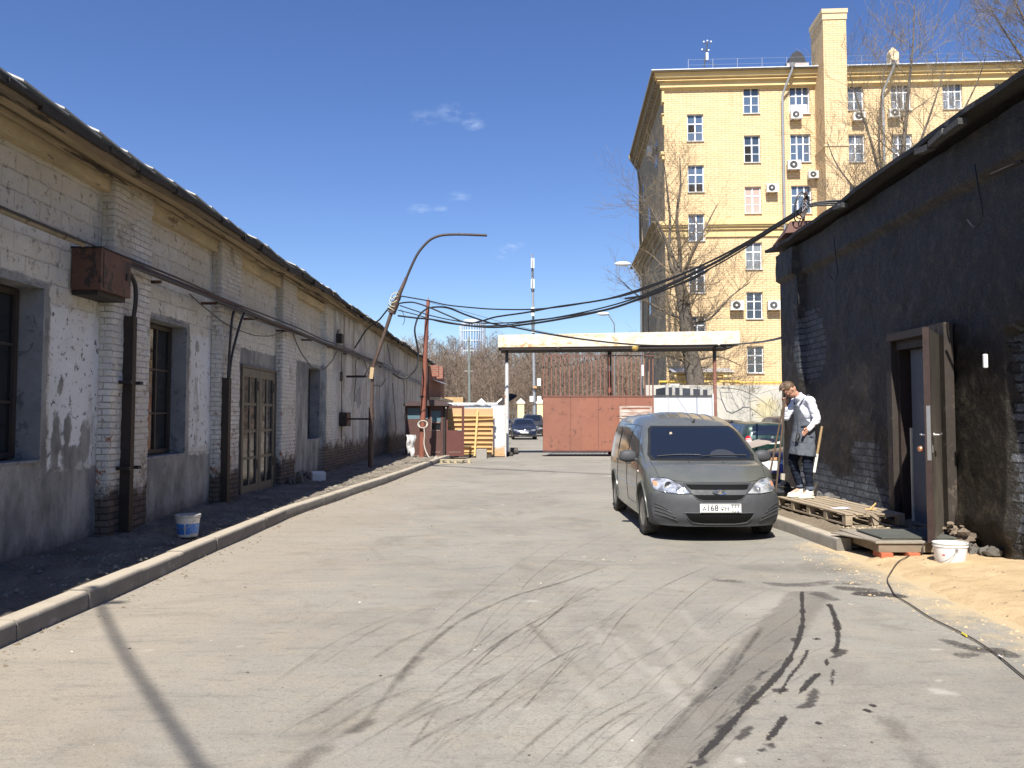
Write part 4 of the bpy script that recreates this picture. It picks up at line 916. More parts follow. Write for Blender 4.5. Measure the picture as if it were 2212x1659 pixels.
mb = MB(); mb.box(x1+.05, x2-.1, YB-.015, YB+.05, wz(914, YB), wz(911, YB)); mb.box(x1+.05, x2-.1, YB-.015, YB+.05, wz(931, YB), wz(928.5, YB)); mb.box(x1+.05, x1+.08, YB-.013, YB+.05, wz(928, YB), wz(887, YB)); mb.box(x1+.10, x2-.1, YB-.01, YB, .25, .29)
fr = mb.build('window_frame', m('booth_frame', (.20, .13, .11), .6, bump=.1), t)
mb = MB(); mb.box(x1+.081, x2-.083, YB+.02, YB+.03, wz(911, YB), wz(887.5, YB)); mb.box(x0+.083, x1-.06, YB+.02, YB+.03, wz(905, YB), wz(882, YB)); mb.build('pane', G('booth_glass', (.10, .16, .19), .06, 0, .8).m, fr)
MB().box(x1+.081, x2-.083, YB+.021, YB+.031, wz(928, YB), wz(915, YB)).build('pane', m_glass, fr)
mb = MB()
def vault(mb, xa, xb, ya, yb, zb, rise, n=9):
    o = [(xa, zb)]+[(xa+(xb-xa)*i/n, zb+.02+rise*math.sin(math.pi*(.08+.84*i/n))) for i in range(n+1)]+[(xb, zb)]
    mb.prism(o, 'y', ya, yb)
vault(mb, x0-.05, x0+.78, YB-.28, YB+1.7, zt+.002, .16); vault(mb, x0+.52, x2+.22, YB-.36, YB+1.65, zt+.004, .20)
mb.build('roof', m('booth_roof', (.085, .058, .055), .45, .2, var=.25, bump=.1), t, fix=True)
MB().box(x2+.002, x2+.09, YB+.0, YB+.08, .1, zt).build('door_post', bdk, t)
xd0, xd1 = wx(964, YB), wx(1002.5, YB); zd0, zd1 = wz(985, YB), wz(877, YB)
mb = MB(); yd = YB+.08
mb.box(xd0, xd0+.06, yd, yd+.05, zd0, zd1); mb.box(xd1-.09, xd1, yd, yd+.05, zd0, zd1); mb.box(xd0+.06, xd1-.09, yd, yd+.05, zd1-.085, zd1); mb.box(xd0+.06, xd1-.09, yd, yd+.05, zd0, wz(929.5, YB))
dr = mb.build('door', m('booth_door', (.11, .040, .032), .5, .1, var=.15, bump=.1), t)
mb = MB(); mb.box(xd1-.24, xd1-.10, yd-.02, yd, wz(931, YB), wz(929, YB)); mb.build('handle', G('bright_metal', (.7, .7, .68), .3, .9).m, dr)
mb = MB(); mb.box(xd0+.1, xd1-.12, yd-.012, yd, .25, .28); mb.build('ledge', MT['booth_frame'], dr)
MB().box(x0-.05, xd0+.1, YB-.15, YB+1.7, -.02, .118).build('plinth', m_kerb, t)
# small pallet on the ground
def pallet(name, label, loc, rot, L, W, h, nb, mat, slats_mat=None, group=None, gap=.03, bearers=4):
    t = thing(name, label, 'pallet', loc, rot, group); R = parent_world(t); rr = random.Random(int(L*100))
    mb = MB(); bw = (W-gap*(nb-1))/nb
    for i in range(nb):
        y0 = -W/2+i*(bw+gap); j = rr.uniform(-.01, .01); mb.cb((rr.uniform(-.012, .012), y0+bw/2, h-.011+rr.uniform(-.002, .002)), (L+j, bw, .02), R, Matrix.Rotation(rr.uniform(-.006, .006), 3, 'Z'))
    mb.build('deck_board', mat, t, bevel=.002)
    mb = MB()
    for k in range(bearers):
        xx = -L/2+.05+(L-.1)*k/(bearers-1); mb.box(xx-.045, xx+.045, -W/2+.004, W/2-.004, h-.044, h-.0215, R)
    mb.build('cross_board', mat, t)
    mb = MB()
    for k in range(bearers):
        xx = -L/2+.05+(L-.1)*k/(bearers-1)
        for yy in (-W/2+.05, 0, W/2-.05): mb.box(xx-.05, xx+.05, yy-.045, yy+.045, .02, h-.0445, R)
    mb.build('block', mat, t)
    mb = MB()
    for yy in (-W/2+.05, 0, W/2-.05): mb.box(-L/2, L/2, yy-.045, yy+.045, 0, .0195, R)
    mb.build('runner', mat, t)
    return t
pw = m('pallet_wood', (.34, .27, .185), .88, var=.35, scale=2.2, spots=(.18, .135, .09), sth=.60, bump=.7, bdist=.006, bscale=26, stretch=(.25, 3, 3))
p = gp(983, 1001, .0); pallet('pallet', 'small pale pallet lying flat on tarmac in front of the guard booth', (p.x, p.y+.25, .0), .03, 1.05, .55, .12, 4, m('pallet_wood2', (.38, .32, .20), .88, var=.3), bearers=5)
# fence of fresh boards, concrete block, steel sheet
YF = 32.6
t = thing('board_fence', 'fence of fresh yellow boards nailed over tan sheeting beside the guard booth', 'fence', (wx(1015, YF), YF, 0))
mb = MB(); mb.box(wx(955, YF), wx(1065, YF), YF+.05, YF+.07, .12, wz(882, YF)); mb.build('backing_sheet', m('tan_board', (.46, .30, .155), .85, var=.12, scale=1.2), t)
yel = m('fresh_pine', (.66, .44, .175), .75, var=.18, scale=4, bump=.2, stretch=(.3, 3, 3)); rr = random.Random(6)
fyb = lambda v: 774.2+.14443*v
for k, (ya, yb) in enumerate([(860, 862), (935, 905), (1000, 1000), (1065, 1060), (1128, 1132), (1195, 1195), (1262, 1262), (1325, 1325), (1392, 1392), (1425, 1425)]):
    mb = MB(); a = Vector((wx(966, YF), YF+.02, wz(fyb(ya), YF))); b = Vector((wx([1068, 1067, 1067, 1061, 1064, 1064, 1063, 1062, 1062, 1030][k], YF), YF+.02-rr.uniform(0, .03), wz(fyb(yb), YF)))
    mb.bar(a, b, .03, .085 if k < 9 else .05, up=(0, 1, 0)); o = mb.build('board', yel, t)
mb = MB(); mb.bar(Vector((wx(1025.5, YF), YF-.06, .06)), Vector((wx(1032, YF), YF-.03, wz(885, YF))), .07, .03); mb.build('batten', yel, t)
mb = MB(); mb.box(wx(960, YF), wx(1062, YF), YF+.0, YF+.2, -.02, .118); mb.build('kickboard', m('dark_plank', (.05, .04, .033), .9), t)
MB().box(wx(1029, 31.8), wx(1051.5, 31.8), 31.8, 32.2, -.02, wz(970, 31.8)).build('concrete_block', m('grey_concrete', (.27, .25, .22), .9, var=.15), None, bevel=.01)
tag(bpy.data.objects['concrete_block'], 'square grey concrete block standing against the yellow board fence', 'block')
YS = 33.0
g = G('rusting_white_steel', rough=.55); z = g.sep(g.geo('Position'))[2]; n = g.noise(3, 6, .75); n2 = g.noise(14, 5, .7)
c = g.mix(g.ramp(g.addm(z, g.mul(g.addm(n, -.5), -1.2)), .28, .42, 1, 0), (.50, .50, .51), g.mix(g.ramp(n2, .4, .6), (.36, .20, .08), (.50, .36, .20)))
c = g.mix(g.ramp(n, .62, .66, 0, .8), c, (.34, .22, .12)); c = g.mix(g.ramp(n2, .62, .68, 0, .35), c, (.3, .3, .32)); g.set('Base Color', c); m_rws = g.m
t = thing('metal_fence', 'narrow white steel sheet rusting at the foot beside the gantry column', 'panel', (wx(1076, YS), YS, 0))
MB().box(wx(1061, YS), wx(1090, YS), YS, YS+.03, .03, wz(876, YS)).build('sheet', m_rws, t)
MB().box(wx(1090.3, YS), wx(1093.6, YS), YS-.02, YS+.04, 0, wz(846, YS)).build('post', m('rusty_white_post', (.50, .47, .42), .7, var=.25, spots=(.28, .14, .06), sth=.55), t)
# ================================================================== GANTRY AND SLIDING GATE
YG = 34.4
xl, xr = wx(1076, YG-.9), wx(1601, YG-.9); zb, ztp = wz(750, YG-.9), wz(720, YG-.9)
t = thing('gantry', 'rusty white canopy beam carried on tall steel columns across the gateway', 'gantry', ((xl+xr)/2, YG, 0))
g = G('gantry_white', rough=.6); v = g.vscale((1, 1, 2)); X = g.sep(g.geo('Position'))[0]; n = g.noise(2.4, 6, .78, v, .5); n2 = g.noise(9, 5, .7); n3 = g.noise(.9, 4, .7)
c = g.mix(g.ramp(n2, .35, .7), (.66, .63, .56), (.58, .54, .45)); sh = g.mix(g.ramp(X, 5.0, 5.6), (1, 1, 1), (.55, .55, .55))
c = g.mix(g.mul(g.ramp(n, .42, .58), sh), c, (.56, .43, .26)); c = g.mix(g.mul(g.ramp(n, .55, .64), sh), c, (.42, .20, .085)); g.set('Base Color', c)
fx = g.math('FRACT', g.mul(X, .42)); c = g.mix(g.ramp(g.math('ABSOLUTE', g.addm(fx, -.5)), .494, .498, 0, .5), c, (.35, .3, .25)); g.set('Base Color', c); g.bump(n2, .4, .02)
mb = MB(); tl = .02
mb.add([(xl, YG-.9, zb), (xr, YG-.9, zb+.10), (xr-.04, YG-.9, ztp+.12), (xl, YG-.9, ztp-.06), (xl, YG+.9, zb), (xr, YG+.9, zb+.10), (xr-.04, YG+.9, ztp+.12), (xl, YG+.9, ztp-.06)], [(0, 1, 2, 3), (7, 6, 5, 4), (3, 2, 6, 7), (0, 3, 7, 4), (1, 5, 6, 2)])
mb.build('beam', g.m, t)
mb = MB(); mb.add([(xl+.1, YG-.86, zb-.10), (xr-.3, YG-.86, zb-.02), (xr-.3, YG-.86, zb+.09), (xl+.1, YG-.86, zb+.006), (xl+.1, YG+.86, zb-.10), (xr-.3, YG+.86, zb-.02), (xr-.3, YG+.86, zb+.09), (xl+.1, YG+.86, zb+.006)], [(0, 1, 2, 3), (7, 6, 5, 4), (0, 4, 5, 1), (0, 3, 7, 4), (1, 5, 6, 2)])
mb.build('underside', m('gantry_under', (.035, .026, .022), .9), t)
YC = YG-.35
mb = MB(); mb.tube([(wx(1095, YC), YC, 0), (wx(1095, YC), YC, wz(782, YC))], .078, 12); mb.build('column', m('grey_post', (.50, .50, .50), .6, var=.12), t, smooth=True)
mb = MB(); mb.tube([(wx(1095, YC), YC, wz(783, YC)), (wx(1095, YC), YC, zb-.05)], .066, 12); mb.build('column_shade', m('dark_post', (.05, .048, .046), .7), t, smooth=True)  # dark top length paints the beam's shade onto the column
xm = wx(1317, YG+.5); mb = MB(); mb.tube([(xm, YG+.5, 0), (xm, YG+.5, wz(800, YG))], .085, 12); mb.build('column', MT['red_rust'], t, smooth=True)
mb = MB(); mb.tube([(xm, YG+.5, wz(800, YG)), (xm, YG+.5, wz(789, YG))], .087, 12); mb.build('column_band', MT['grey_post'], t, smooth=True)
mb = MB(); mb.tube([(xm, YG+.5, wz(789, YG)), (xm, YG+.5, zb)], .085, 12); mb.build('column_shade', MT['dark_post'], t, smooth=True)  # shade under the beam, done as a dark length of column
xc = wx(1544.5, YC); mb = MB(); mb.tube([(xc, YC, 0), (xc, YC, wz(777, YC))], .075, 12); mb.build('column', m('pinkish_rust', (.23, .098, .07), .75, var=.3, spots=(.40, .32, .28), sth=.62), t, smooth=True)
mb = MB(); mb.tube([(xc, YC, wz(777, YC)), (xc, YC, zb+.04)], .076, 12); mb.build('column_shade', MT['dark_post'], t, smooth=True)  # dark colour here is the beam's shadow on the right column
def floodlight(px, py, lb, col):
    p = at(px, py, YG-.8); t2 = thing('floodlight', lb, 'lamp', p)
    mb = MB(); mb.lathe([(.03, .12), (.10, .10), (.15, 0), (.155, -.02)], 14, Matrix.Translation(p) @ Matrix.Rotation(1.9, 4, 'X') @ Matrix.Rotation(.5, 4, 'Y')); mb.build('housing', col, t2, smooth=True)
    mb = MB(); mb.lathe([(0, -.012), (.14, -.012)], 14, Matrix.Translation(p) @ Matrix.Rotation(1.9, 4, 'X') @ Matrix.Rotation(.5, 4, 'Y')); mb.build('lens', G('lens_'+lb[:5], (.35, .33, .3), .15).m, t2)
    mb = MB(); mb.box(p.x-.03, p.x+.03, p.y, p.y+.05, p.z+.05, zb-.02+.0); mb.build('bracket', drk, t2)
floodlight(1206, 754, 'round dark floodlight under left half of the gantry beam', drk)
floodlight(1372, 751, 'yellowish round floodlight under right half of the gantry beam', m('lamp_yellow', (.45, .30, .08), .6))
# gate
YD = 33.55
xa, xb = wx(1172.5, YD), wx(1412, YD); zp0, zp1, zt_ = .20, wz(856, YD), wz(767, YD)
t = thing('sliding_gate', 'red brown steel sliding gate with solid lower panels and barred top', 'gate', ((xa+xb)/2, YD, 0))
g = G('gate_red', rough=.65); P = g.sep(g.geo('Position')); n = g.noise(1.0, 4, .6); n2 = g.noise(4.5, 6, .8); n3 = g.noise(1.3, 2, .5)
c = g.mix(g.ramp(n, .35, .65), (.20, .080, .050), (.245, .100, .062)); c = g.mix(g.ramp(P[0], 2.8, 2.9, 0, .5), c, (.26, .098, .058))
c = g.mix(g.mul(g.ramp(n2, .55, .60), g.ramp(n3, .42, .55)), c, (.085, .040, .030)); c = g.mix(g.mul(g.ramp(g.noise(3.2, 5, .75), .52, .62), g.ramp(P[2], .85, .3, 0, .7)), c, (.20, .095, .05)); c = g.mix(g.ramp(g.noise(9, 5, .8, g.vscale((.4, 1, 2))), .72, .74), c, (.6, .5, .45)); g.set('Base Color', c); m_gate = g.m
npn = 4; pw_ = (xb-xa)/npn
for k in range(npn):
    MB().box(xa+k*pw_+.012, xa+(k+1)*pw_-.012, YD, YD+.012, zp0+.06, zp1-.03).build('panel', m_gate, t)
mb = MB()
mb.box(xa, xb, YD-.02, YD+.05, zp0, zp0+.058); mb.box(xa, xb, YD-.02, YD+.05, zp1-.028, zp1+.03); mb.box(xa, xb, YD-.02, YD+.04, zt_-.04, zt_)
for k in range(npn+1):
    x_ = xa+k*pw_; mb.box(x_-.02 if k else x_, x_+.02 if k < npn else x_+.0, YD+.014, YD+.05, zp0+.06, zp1-.03)
mb.box(xa, xa+.05, YD-.018, YD+.038, zp1+.031, zt_-.041); mb.box(xb-.05, xb, YD-.018, YD+.038, zp1+.031, zt_-.041)
mb.build('frame', m('gate_frame', (.17, .072, .05), .7, .1, var=.3, spots=(.07, .04, .03), sth=.6), t)
for k in range(24):
    x_ = xa+.08+(xb-xa-.16)*(k+.5)/24; MB().box(x_-.014, x_+.014, YD, YD+.028, zp1+.031, zt_-.041).build('bar', m('gate_bar', (.25, .105, .07), .7, .1, var=.3), t)
MB().cb((xb-.6, YD+.1, .10), (.55, .2, .18)).build('roller_box', drk, t)
mb = MB(); 
for xx in (xb-.75, xb-.45): mb.lathe([(.0, -.04), (.085, -.04), (.085, .04), (0, .04)], 14, Matrix.Translation((xx, YD+.1, .09)) @ Matrix.Rotation(math.pi/2, 4, 'X'))
mb.build('roller', rust, t)
MB().box(xa-.02, xb+4, YD+.3, YD+.42, -.03, .03).build('track', rust, t)
# white panels right of gate
t = thing('white_fence', 'row of white sheet panels with dark top rail between gate and right column', 'fence', ((xb+xc)/2, YD+.2, 0))
px_ = [1413, 1444, 1506.5, 1539]
for a, b in zip(px_[:-1], px_[1:]): MB().box(wx(a, YD)+.015, wx(b, YD)-.015, YD+.1, YD+.13, .1, wz(857, YD)).build('panel', m('white_sheet', (.50, .52, .56), .5, var=.05, scale=1), t)
mb = MB(); mb.box(wx(1413, YD), wx(1540, YD), YD+.06, YD+.16, wz(856.8, YD), wz(853.5, YD)); mb.build('top_rail', MT['dark_post'], t)
mb = MB(); mb.box(wx(1539.2, YD), wx(1542.5, YD), YD+.05, YD+.14, 0, wz(850, YD)); mb.build('post', MT['grey_post'], t)
# weathered shutter leaning on the gate
t = thing('shutter', 'weathered pinkish slatted wooden shutter leaning against gate behind the grey van', 'shutter', (wx(1375, YD-.4), YD-.4, 0))
g = G('peeling_wood', rough=.9); n = g.noise(5, 6, .75, g.vscale((.3, 1, 3))); g.set('Base Color', g.mix(g.ramp(n, .42, .6), (.50, .42, .36), (.26, .17, .13))); 
xs0, xs1 = wx(1338.5, YD-.4), wx(1409, YD-.4); zs1 = wz(877, YD-.4)
mb = MB(); mb.box(xs0, xs0+.09, YD-.34, YD-.28, .02, zs1); mb.box(xs1-.09, xs1, YD-.34, YD-.28, .02, zs1); mb.box(xs0+.09, xs1-.09, YD-.34, YD-.28, zs1-.07, zs1); mb.box(xs0+.09, xs1-.09, YD-.34, YD-.28, .02, .12); mb.build('frame', g.m, t)
mb = MB(); z_ = .16
while z_ < zs1-.2: mb.cb(((xs0+xs1)/2, YD-.31, z_+.07), (xs1-xs0-.184, .02, .125), rot=Matrix.Rotation(-.15, 3, 'X')); z_ += .145
mb.build('slat', g.m, t)
mb = MB(); mb.tube([(xs0-.15, YD-.42, wz(899, YD)), (xs1+.3, YD-.42, wz(897.5, YD))], .012, 6); mb.build('hook_rod', rust, t)
# dark tilted plate behind the column, rubber log and bits at its foot
tag(MB().add([at(1075, 875, 36), at(1088, 875, 36), at(1116, 857, 36.4), at(1102, 854, 36.4), at(1075, 873, 36.1)+Vector((0, .04, .05)), at(1088, 873, 36.1)+Vector((0, .04, .05)), at(1116, 855, 36.5)+Vector((0, .04, .05)), at(1102, 852, 36.5)+Vector((0, .04, .05))], [(0, 1, 2, 3), (7, 6, 5, 4), (0, 4, 5, 1), (1, 5, 6, 2), (2, 6, 7, 3), (3, 7, 4, 0)]).build('raised_plate', drk, fix=True), 'dark flat plate tilted up behind the steel panel at the gateway', 'plate')
tag(MB().tube([at(1100, 974, 35.5), at(1119, 974, 35.5)], .14, 12).build('log', m('dark_rubber', (.07, .062, .055), .9), smooth=True), 'dark grey log lying on the ground behind the gantry column', 'log')
tag(MB().sphere(at(1101, 982, 33.9), (.16, .12, .12), 8, 5).build('stone', m('dark_rubble', (.05, .042, .035), .9)), 'dark lump of stone at the foot of the gantry column', 'stone')
# ================================================================== YELLOW APARTMENT BUILDING
YO = Vector((10.45, 56.0, 0)); YA = -rad(3.38)
yb = thing('apartment_building', 'tall pale yellow painted brick building with ornate cornice and tall chimney', 'building', YO, YA)
YM_ = parent_world(yb); YI = YM_.inverted()
def ywall(px, py, d=0.0):
    """local (t, z) where the sight line meets the plane d metres in front of the facade"""
    o = YI @ Vector((0, 0, H)); dd = YI.to_3x3() @ pxdir(px, py); k = (-d-o.y)/dd.y; p = o+dd*k; return p.x, p.z
def yp(name, mb, mat, parent=yb, **k): return mb.build(name, mat, parent, rel=False, **k)
def ybrick(name, c1, c2, cm, dark=False):
    g = G(name, rough=.85, spec=.2); x, y, z = g.sep(); v = g.comb(g.addm(x, y), z, 0)
    n = g.noise(.5, 5, .6); n2 = g.noise(6, 4, .7)
    c, f = g.brick(v, .52, .155, .014, c1, c2, cm, .25)
    c = g.mix(g.ramp(n, .35, .7, 0, .5), c, sc3(c1, .84)); c = g.mix(g.ramp(g.noise(.8, 5, .7, g.vscale((1.6, 1, .18))), .56, .70, 0, .35), c, sc3(cm, 1.15)); c = g.mix(g.ramp(g.noise(2.2, 3, .6), .60, .64, 0, .3), c, (min(c1[0]*1.1, 1), c1[1]*1.12, c1[2]*1.25)); c = g.mix(g.ramp(n2, .62, .75, 0, .3), c, cm)
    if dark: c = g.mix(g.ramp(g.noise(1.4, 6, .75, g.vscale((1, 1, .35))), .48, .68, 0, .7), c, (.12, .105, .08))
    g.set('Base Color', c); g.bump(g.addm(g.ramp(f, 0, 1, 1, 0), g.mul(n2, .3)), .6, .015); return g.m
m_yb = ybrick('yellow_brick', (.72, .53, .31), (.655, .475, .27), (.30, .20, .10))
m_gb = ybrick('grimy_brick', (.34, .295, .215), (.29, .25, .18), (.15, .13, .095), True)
BL, BD, BH = 60.0, 18.2, 24.55
def ywin(px, py, w_, h_):
    t0, z1 = ywall(px-w_/2, py-h_/2); t1, z0 = ywall(px+w_/2, py+h_/2); return [t0, t1, z0, z1]
WA = [ywin(px, py, 36, 58) for px, py in [(1499, 276), (1501.5, 386), (1503, 491.5), (1506.5, 604), (1509, 712), (1512, 822)]]
WB = [ywin(px, py, 36, 58) for px, py in [(1622, 216), (1623.5, 322), (1625.5, 432), (1628.5, 553), (1631, 660), (1634, 777)]]
WC = [ywin(px, py, 45, 60) for px, py in [(1726, 216), (1728.5, 320), (1731, 431), (1734, 548), (1737, 660)]]
WE = [ywin(px, py, 40, 60) for px, py in [(1846, 208), (1849, 320), (1852, 431)]]+[ywin(px, py, 45, 60) for px, py in [(1946, 208), (1949, 320), (1952, 430)]]+[ywin(px, py, 44, 59) for px, py in [(2057.5, 206), (2060, 318), (2170, 204), (2280, 202)]]
for L_ in (WA, WB, WC):
    a0 = sum(q[0] for q in L_)/len(L_); a1 = sum(q[1] for q in L_)/len(L_)
    for q in L_: q[0] = a0; q[1] = a1
wins = WA+WB+WC+WE
ts = sorted({0.0, BL}|{round(q[0], 3) for q in wins}|{round(q[1], 3) for q in wins}); zs = sorted({-.2, BH}|{round(q[2], 3) for q in wins}|{round(q[3], 3) for q in wins})
mb = MB()
for i in range(len(ts)-1):
    # merge vertical runs
    run = None
    for j in range(len(zs)-1):
        cu = (ts[i]+ts[i+1])/2; cv = (zs[j]+zs[j+1])/2; inside = any(q[0] < cu < q[1] and q[2] < cv < q[3] for q in wins)
        if inside:
            if run is not None: mb.add([(ts[i], 0, run), (ts[i+1], 0, run), (ts[i+1], 0, zs[j]), (ts[i], 0, zs[j])], [(0, 1, 2, 3)]); run = None
        elif run is None: run = zs[j]
    if run is not None: mb.add([(ts[i], 0, run), (ts[i+1], 0, run), (ts[i+1], 0, BH), (ts[i], 0, BH)], [(0, 1, 2, 3)])
RV = .22
for (a, b, c_, d_) in wins:
    mb.add([(a, 0, c_), (a, RV, c_), (a, RV, d_), (a, 0, d_)], [(0, 1, 2, 3)]); mb.add([(b, 0, c_), (b, RV, c_), (b, RV, d_), (b, 0, d_)], [(3, 2, 1, 0)])
    mb.add([(a, 0, d_), (b, 0, d_), (b, RV, d_), (a, RV, d_)], [(0, 3, 2, 1)]); mb.add([(a, 0, c_), (b, 0, c_), (b, RV, c_), (a, RV, c_)], [(0, 1, 2, 3)])
yp('wall', mb, m_yb)
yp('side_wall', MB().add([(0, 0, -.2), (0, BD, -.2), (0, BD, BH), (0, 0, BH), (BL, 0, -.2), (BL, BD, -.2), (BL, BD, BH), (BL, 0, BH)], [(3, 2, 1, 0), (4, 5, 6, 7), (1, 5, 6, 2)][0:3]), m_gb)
yp('core', MB().box(.4, BL-.4, .9, BD-.5, 0, BH-.1), m('unlit_interior', (0, 0, 0)))  # near-black block stands for the unlit rooms inside
ypaint = m('cornice_yellow', (.64, .475, .225), .8, var=.12, scale=1.2, spots=(.55, .38, .16), sth=.68, bump=.2)
def ring(mb, o, z0, z1, a=0.0, b=BL, side=True):
    mb.box(a-(o if a == 0 else 0), b, -o, .02, z0, z1)
    if side and a == 0: mb.box(-o, .02, .0201, BD, z0, z1)
mb = MB(); zz = H
for (o, z0, z1) in [(.12, 24.0, 24.08), (.20, 24.08, 24.14), (.28, 24.14, 24.46), (.36, 24.46, 24.52), (.50, 24.52, 24.57), (.62, 24.72, 24.94), (.70, 24.94, 25.02)]: ring(mb, o, z0, z1, side=False)
mb.add([(-.28, -.28, 24.575), (BL, -.28, 24.575), (BL, -.62, 24.718), (-.62, -.62, 24.718)], [(0, 1, 2, 3)])
yp('cornice', mb, ypaint)
mb = MB()
for (o, z0, z1) in [(.12, 24.0, 24.14), (.28, 24.14, 24.46), (.45, 24.46, 24.57), (.62, 24.72, 24.94), (.70, 24.94, 25.02)]: mb.box(-o, .02, -o+.03, BD, z0+.001, z1-.001)
k = .3
while k < BD: mb.box(-.60, -.28, k, k+.28, 24.48, 24.73); k += .62
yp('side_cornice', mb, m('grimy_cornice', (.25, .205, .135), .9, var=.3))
mb = MB(); mb.box(-.92, BL, -.92, BD, 25.10, 25.16); mb.add([(-.9, -.9, 25.165), (BL, -.9, 25.165), (BL, 8, 26.8), (3, 8, 26.8), (-.9, BD, 25.165), (3, BD-3, 26.8)], [(0, 1, 2, 3), (0, 3, 5, 4)])
yp('roof', mb, m('zinc_roof', (.55, .57, .60), .45, .3, var=.15))
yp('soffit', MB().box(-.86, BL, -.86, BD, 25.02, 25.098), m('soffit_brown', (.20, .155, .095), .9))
# mid belt, broken at the first window column
mb = MB(); t0, t1 = WA[2][0], WA[2][1]
_, zb1 = ywall(1560, 478); _, zb0 = ywall(1560, 512)
for a, b in ((0.0, t0-.05), (t1+.05, BL)):
    for (o, u0, u1) in [(.10, .0, .45), (.22, .45, .62), (.34, .62, .72), (.42, .72, .97)]:
        mb.box(a-(o if a == 0 else 0), b, -o, .02, zb0+(zb1-zb0)*u0, zb0+(zb1-zb0)*u1)
yp('belt_course', mb, ypaint)
mb = MB(); 
for (o, u0, u1) in [(.12, .0, .45), (.30, .45, .70), (.50, .70, .97), (.9, 1.0, 1.06)]: mb.box(-o, .0, .05, BD, zb0+(zb1-zb0)*u0, zb0+(zb1-zb0)*u1)
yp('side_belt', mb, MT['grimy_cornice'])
mb = MB(); mb.box(-.14, .02, -.12, .5, 23.2, 23.98); mb.box(-.2, .02, -.2, .6, 22.3, 22.36); mb.box(-.10, .02, -.10, .4, 21.6, 22.3); mb.box(-.26, .02, -.24, .6, 19.5, 19.72); mb.box(-.16, .02, -.16, .4, 19.2, 19.5); yp('corner_block', mb, MT['cornice_yellow'])
# snow guard rail
mb = MB()
k = 1.6
while k < 32:
    mb.box(k, k+.035, -.55, -.515, 25.17, 25.95); k += 1.65
for zz in (25.55, 25.92): mb.box(1.6, 32, -.54, -.53, zz, zz+.012)
yp('roof_railing', mb, G('galvanised', (.24, .26, .30), .4, .6).m)
# chimney shaft standing proud of the facade
def chim():
    yf = -2.0; a, _ = ywall(1784.5, 400, 2.0); b, ztop = ywall(1827, 28, 2.0)
    yp('chimney', MB().box(a, b, yf, .6, 0, ztop), m_yb)
    mb = MB(); mb.box(a-.10, b+.10, yf-.10, .7, ztop-.0, ztop+.28); mb.box(a-.05, b+.05, yf-.05, .65, ztop-.42, ztop-.002)
    yp('chimney_cap', mb, m('cap_cream', (.58, .45, .28), .8, var=.12))
    _, zr = ywall(1800, 440, 2.0)
    mb = MB(); mb.box(a-.06, b+.06, yf-.06, .1, ywall(1800, 316, 2.0)[1], ywall(1800, 312, 2.0)[1]); yp('chimney_band', mb, MT['cap_cream'])
chim()
# windows
wf = G('window_white', (.74, .75, .77), .5).m
rw = random.Random(17)
def curt(name, c1, c2, v=.5):
    g = G(name, rough=.12, spec=.9); n = g.wave(3.0, g.tc(), 2.5); n2 = g.noise(.9, 3, .5); g.set('Base Color', g.mix(g.mul(n, g.ramp(n2, .35, .65)), c1, c2)); return g.m
panes = [curt('pane_dark', (.035, .05, .07), (.06, .08, .105)), curt('pane_blue', (.07, .105, .16), (.10, .14, .20)), curt('pane_curtain', (.06, .08, .10), (.42, .43, .45)), G('pane_pink', (.46, .33, .28), .3).m, curt('pane_grey', (.12, .14, .16), (.34, .36, .37))]
def win(q, ncol, kind, openp=None, bars=False):
    a, b, c_, d_ = q; y = RV-.07; f = MB(); fw = .065; W_ = b-a; h_ = d_-c_
    f.box(a, a+fw, y, y+.08, c_, d_); f.box(b-fw, b, y, y+.08, c_, d_); f.box(a+fw, b-fw, y, y+.08, c_, c_+fw); f.box(a+fw, b-fw, y, y+.08, d_-fw*.6, d_)
    tr = c_+h_*.66; cols = [a+W_/2] if ncol == 2 else [a+W_*.34, a+W_*.66]; ed = [a+fw]+cols+[b-fw]
    for k in cols: f.box(k-.042, k+.042, y+.003, y+.077, c_+fw, d_-fw*.6)
    for i in range(len(ed)-1):
        x0 = ed[i]+(.042 if i else 0); x1 = ed[i+1]-(.042 if i < len(ed)-2 else 0)
        f.box(x0, x1, y+.006, y+.074, tr-.038, tr+.038)
        if ncol == 2 or i != 1: f.box(x0, x1, y+.01, y+.06, c_+h_*.34-.018, c_+h_*.34+.018)
    o = yp('window', f, wf)
    yp('sill', MB().box(a-.04, b+.04, -.10, RV-.075, c_-.035, c_+.012), m('sill_zinc', (.62, .60, .56), .5, .2, bump=0), o)
    yp('pane', MB().box(a+fw*.5, b-fw*.5, y+.03, y+.04, c_+fw*.5, d_-fw*.3), panes[kind], o)
    if openp:
        for (i, lo, hi) in openp: yp('open_casement_dark', MB().box(ed[i]+.05, ed[i+1]-.05, y+.020, y+.029, c_+h_*lo+.02, c_+h_*hi-.02), m('black_hole', (.012, .011, .01), 1, bump=0), o)  # black sheet painting the dark room behind an open casement
    if bars:
        mb = MB(); k = a+.05
        while k < b: mb.box(k, k+.015, -.03, -.015, c_, d_); k += .13
        for zz in (c_+.2, c_+h_/2, d_-.2): mb.box(a, b, -.031, -.014, zz, zz+.015)
        yp('grille', mb, m('bar_grey', (.10, .11, .12), .6, bump=0), o)
for i, q in enumerate(WA): win(q, 2, [1, 1, 1, 0, 0, 0][i], {0: [(0, .34, .63)], 1: [(1, .0, .32), (0, 0, .3)]}.get(i))
for i, q in enumerate(WB): win(q, 2, [1, 0, 3, 4, 0, 0][i], {1: [(0, 0, .63)]}.get(i), bars=(i in (4, 5)))
for i, q in enumerate(WC): win(q, 3, [1, 1, 1, 1, 1][i])
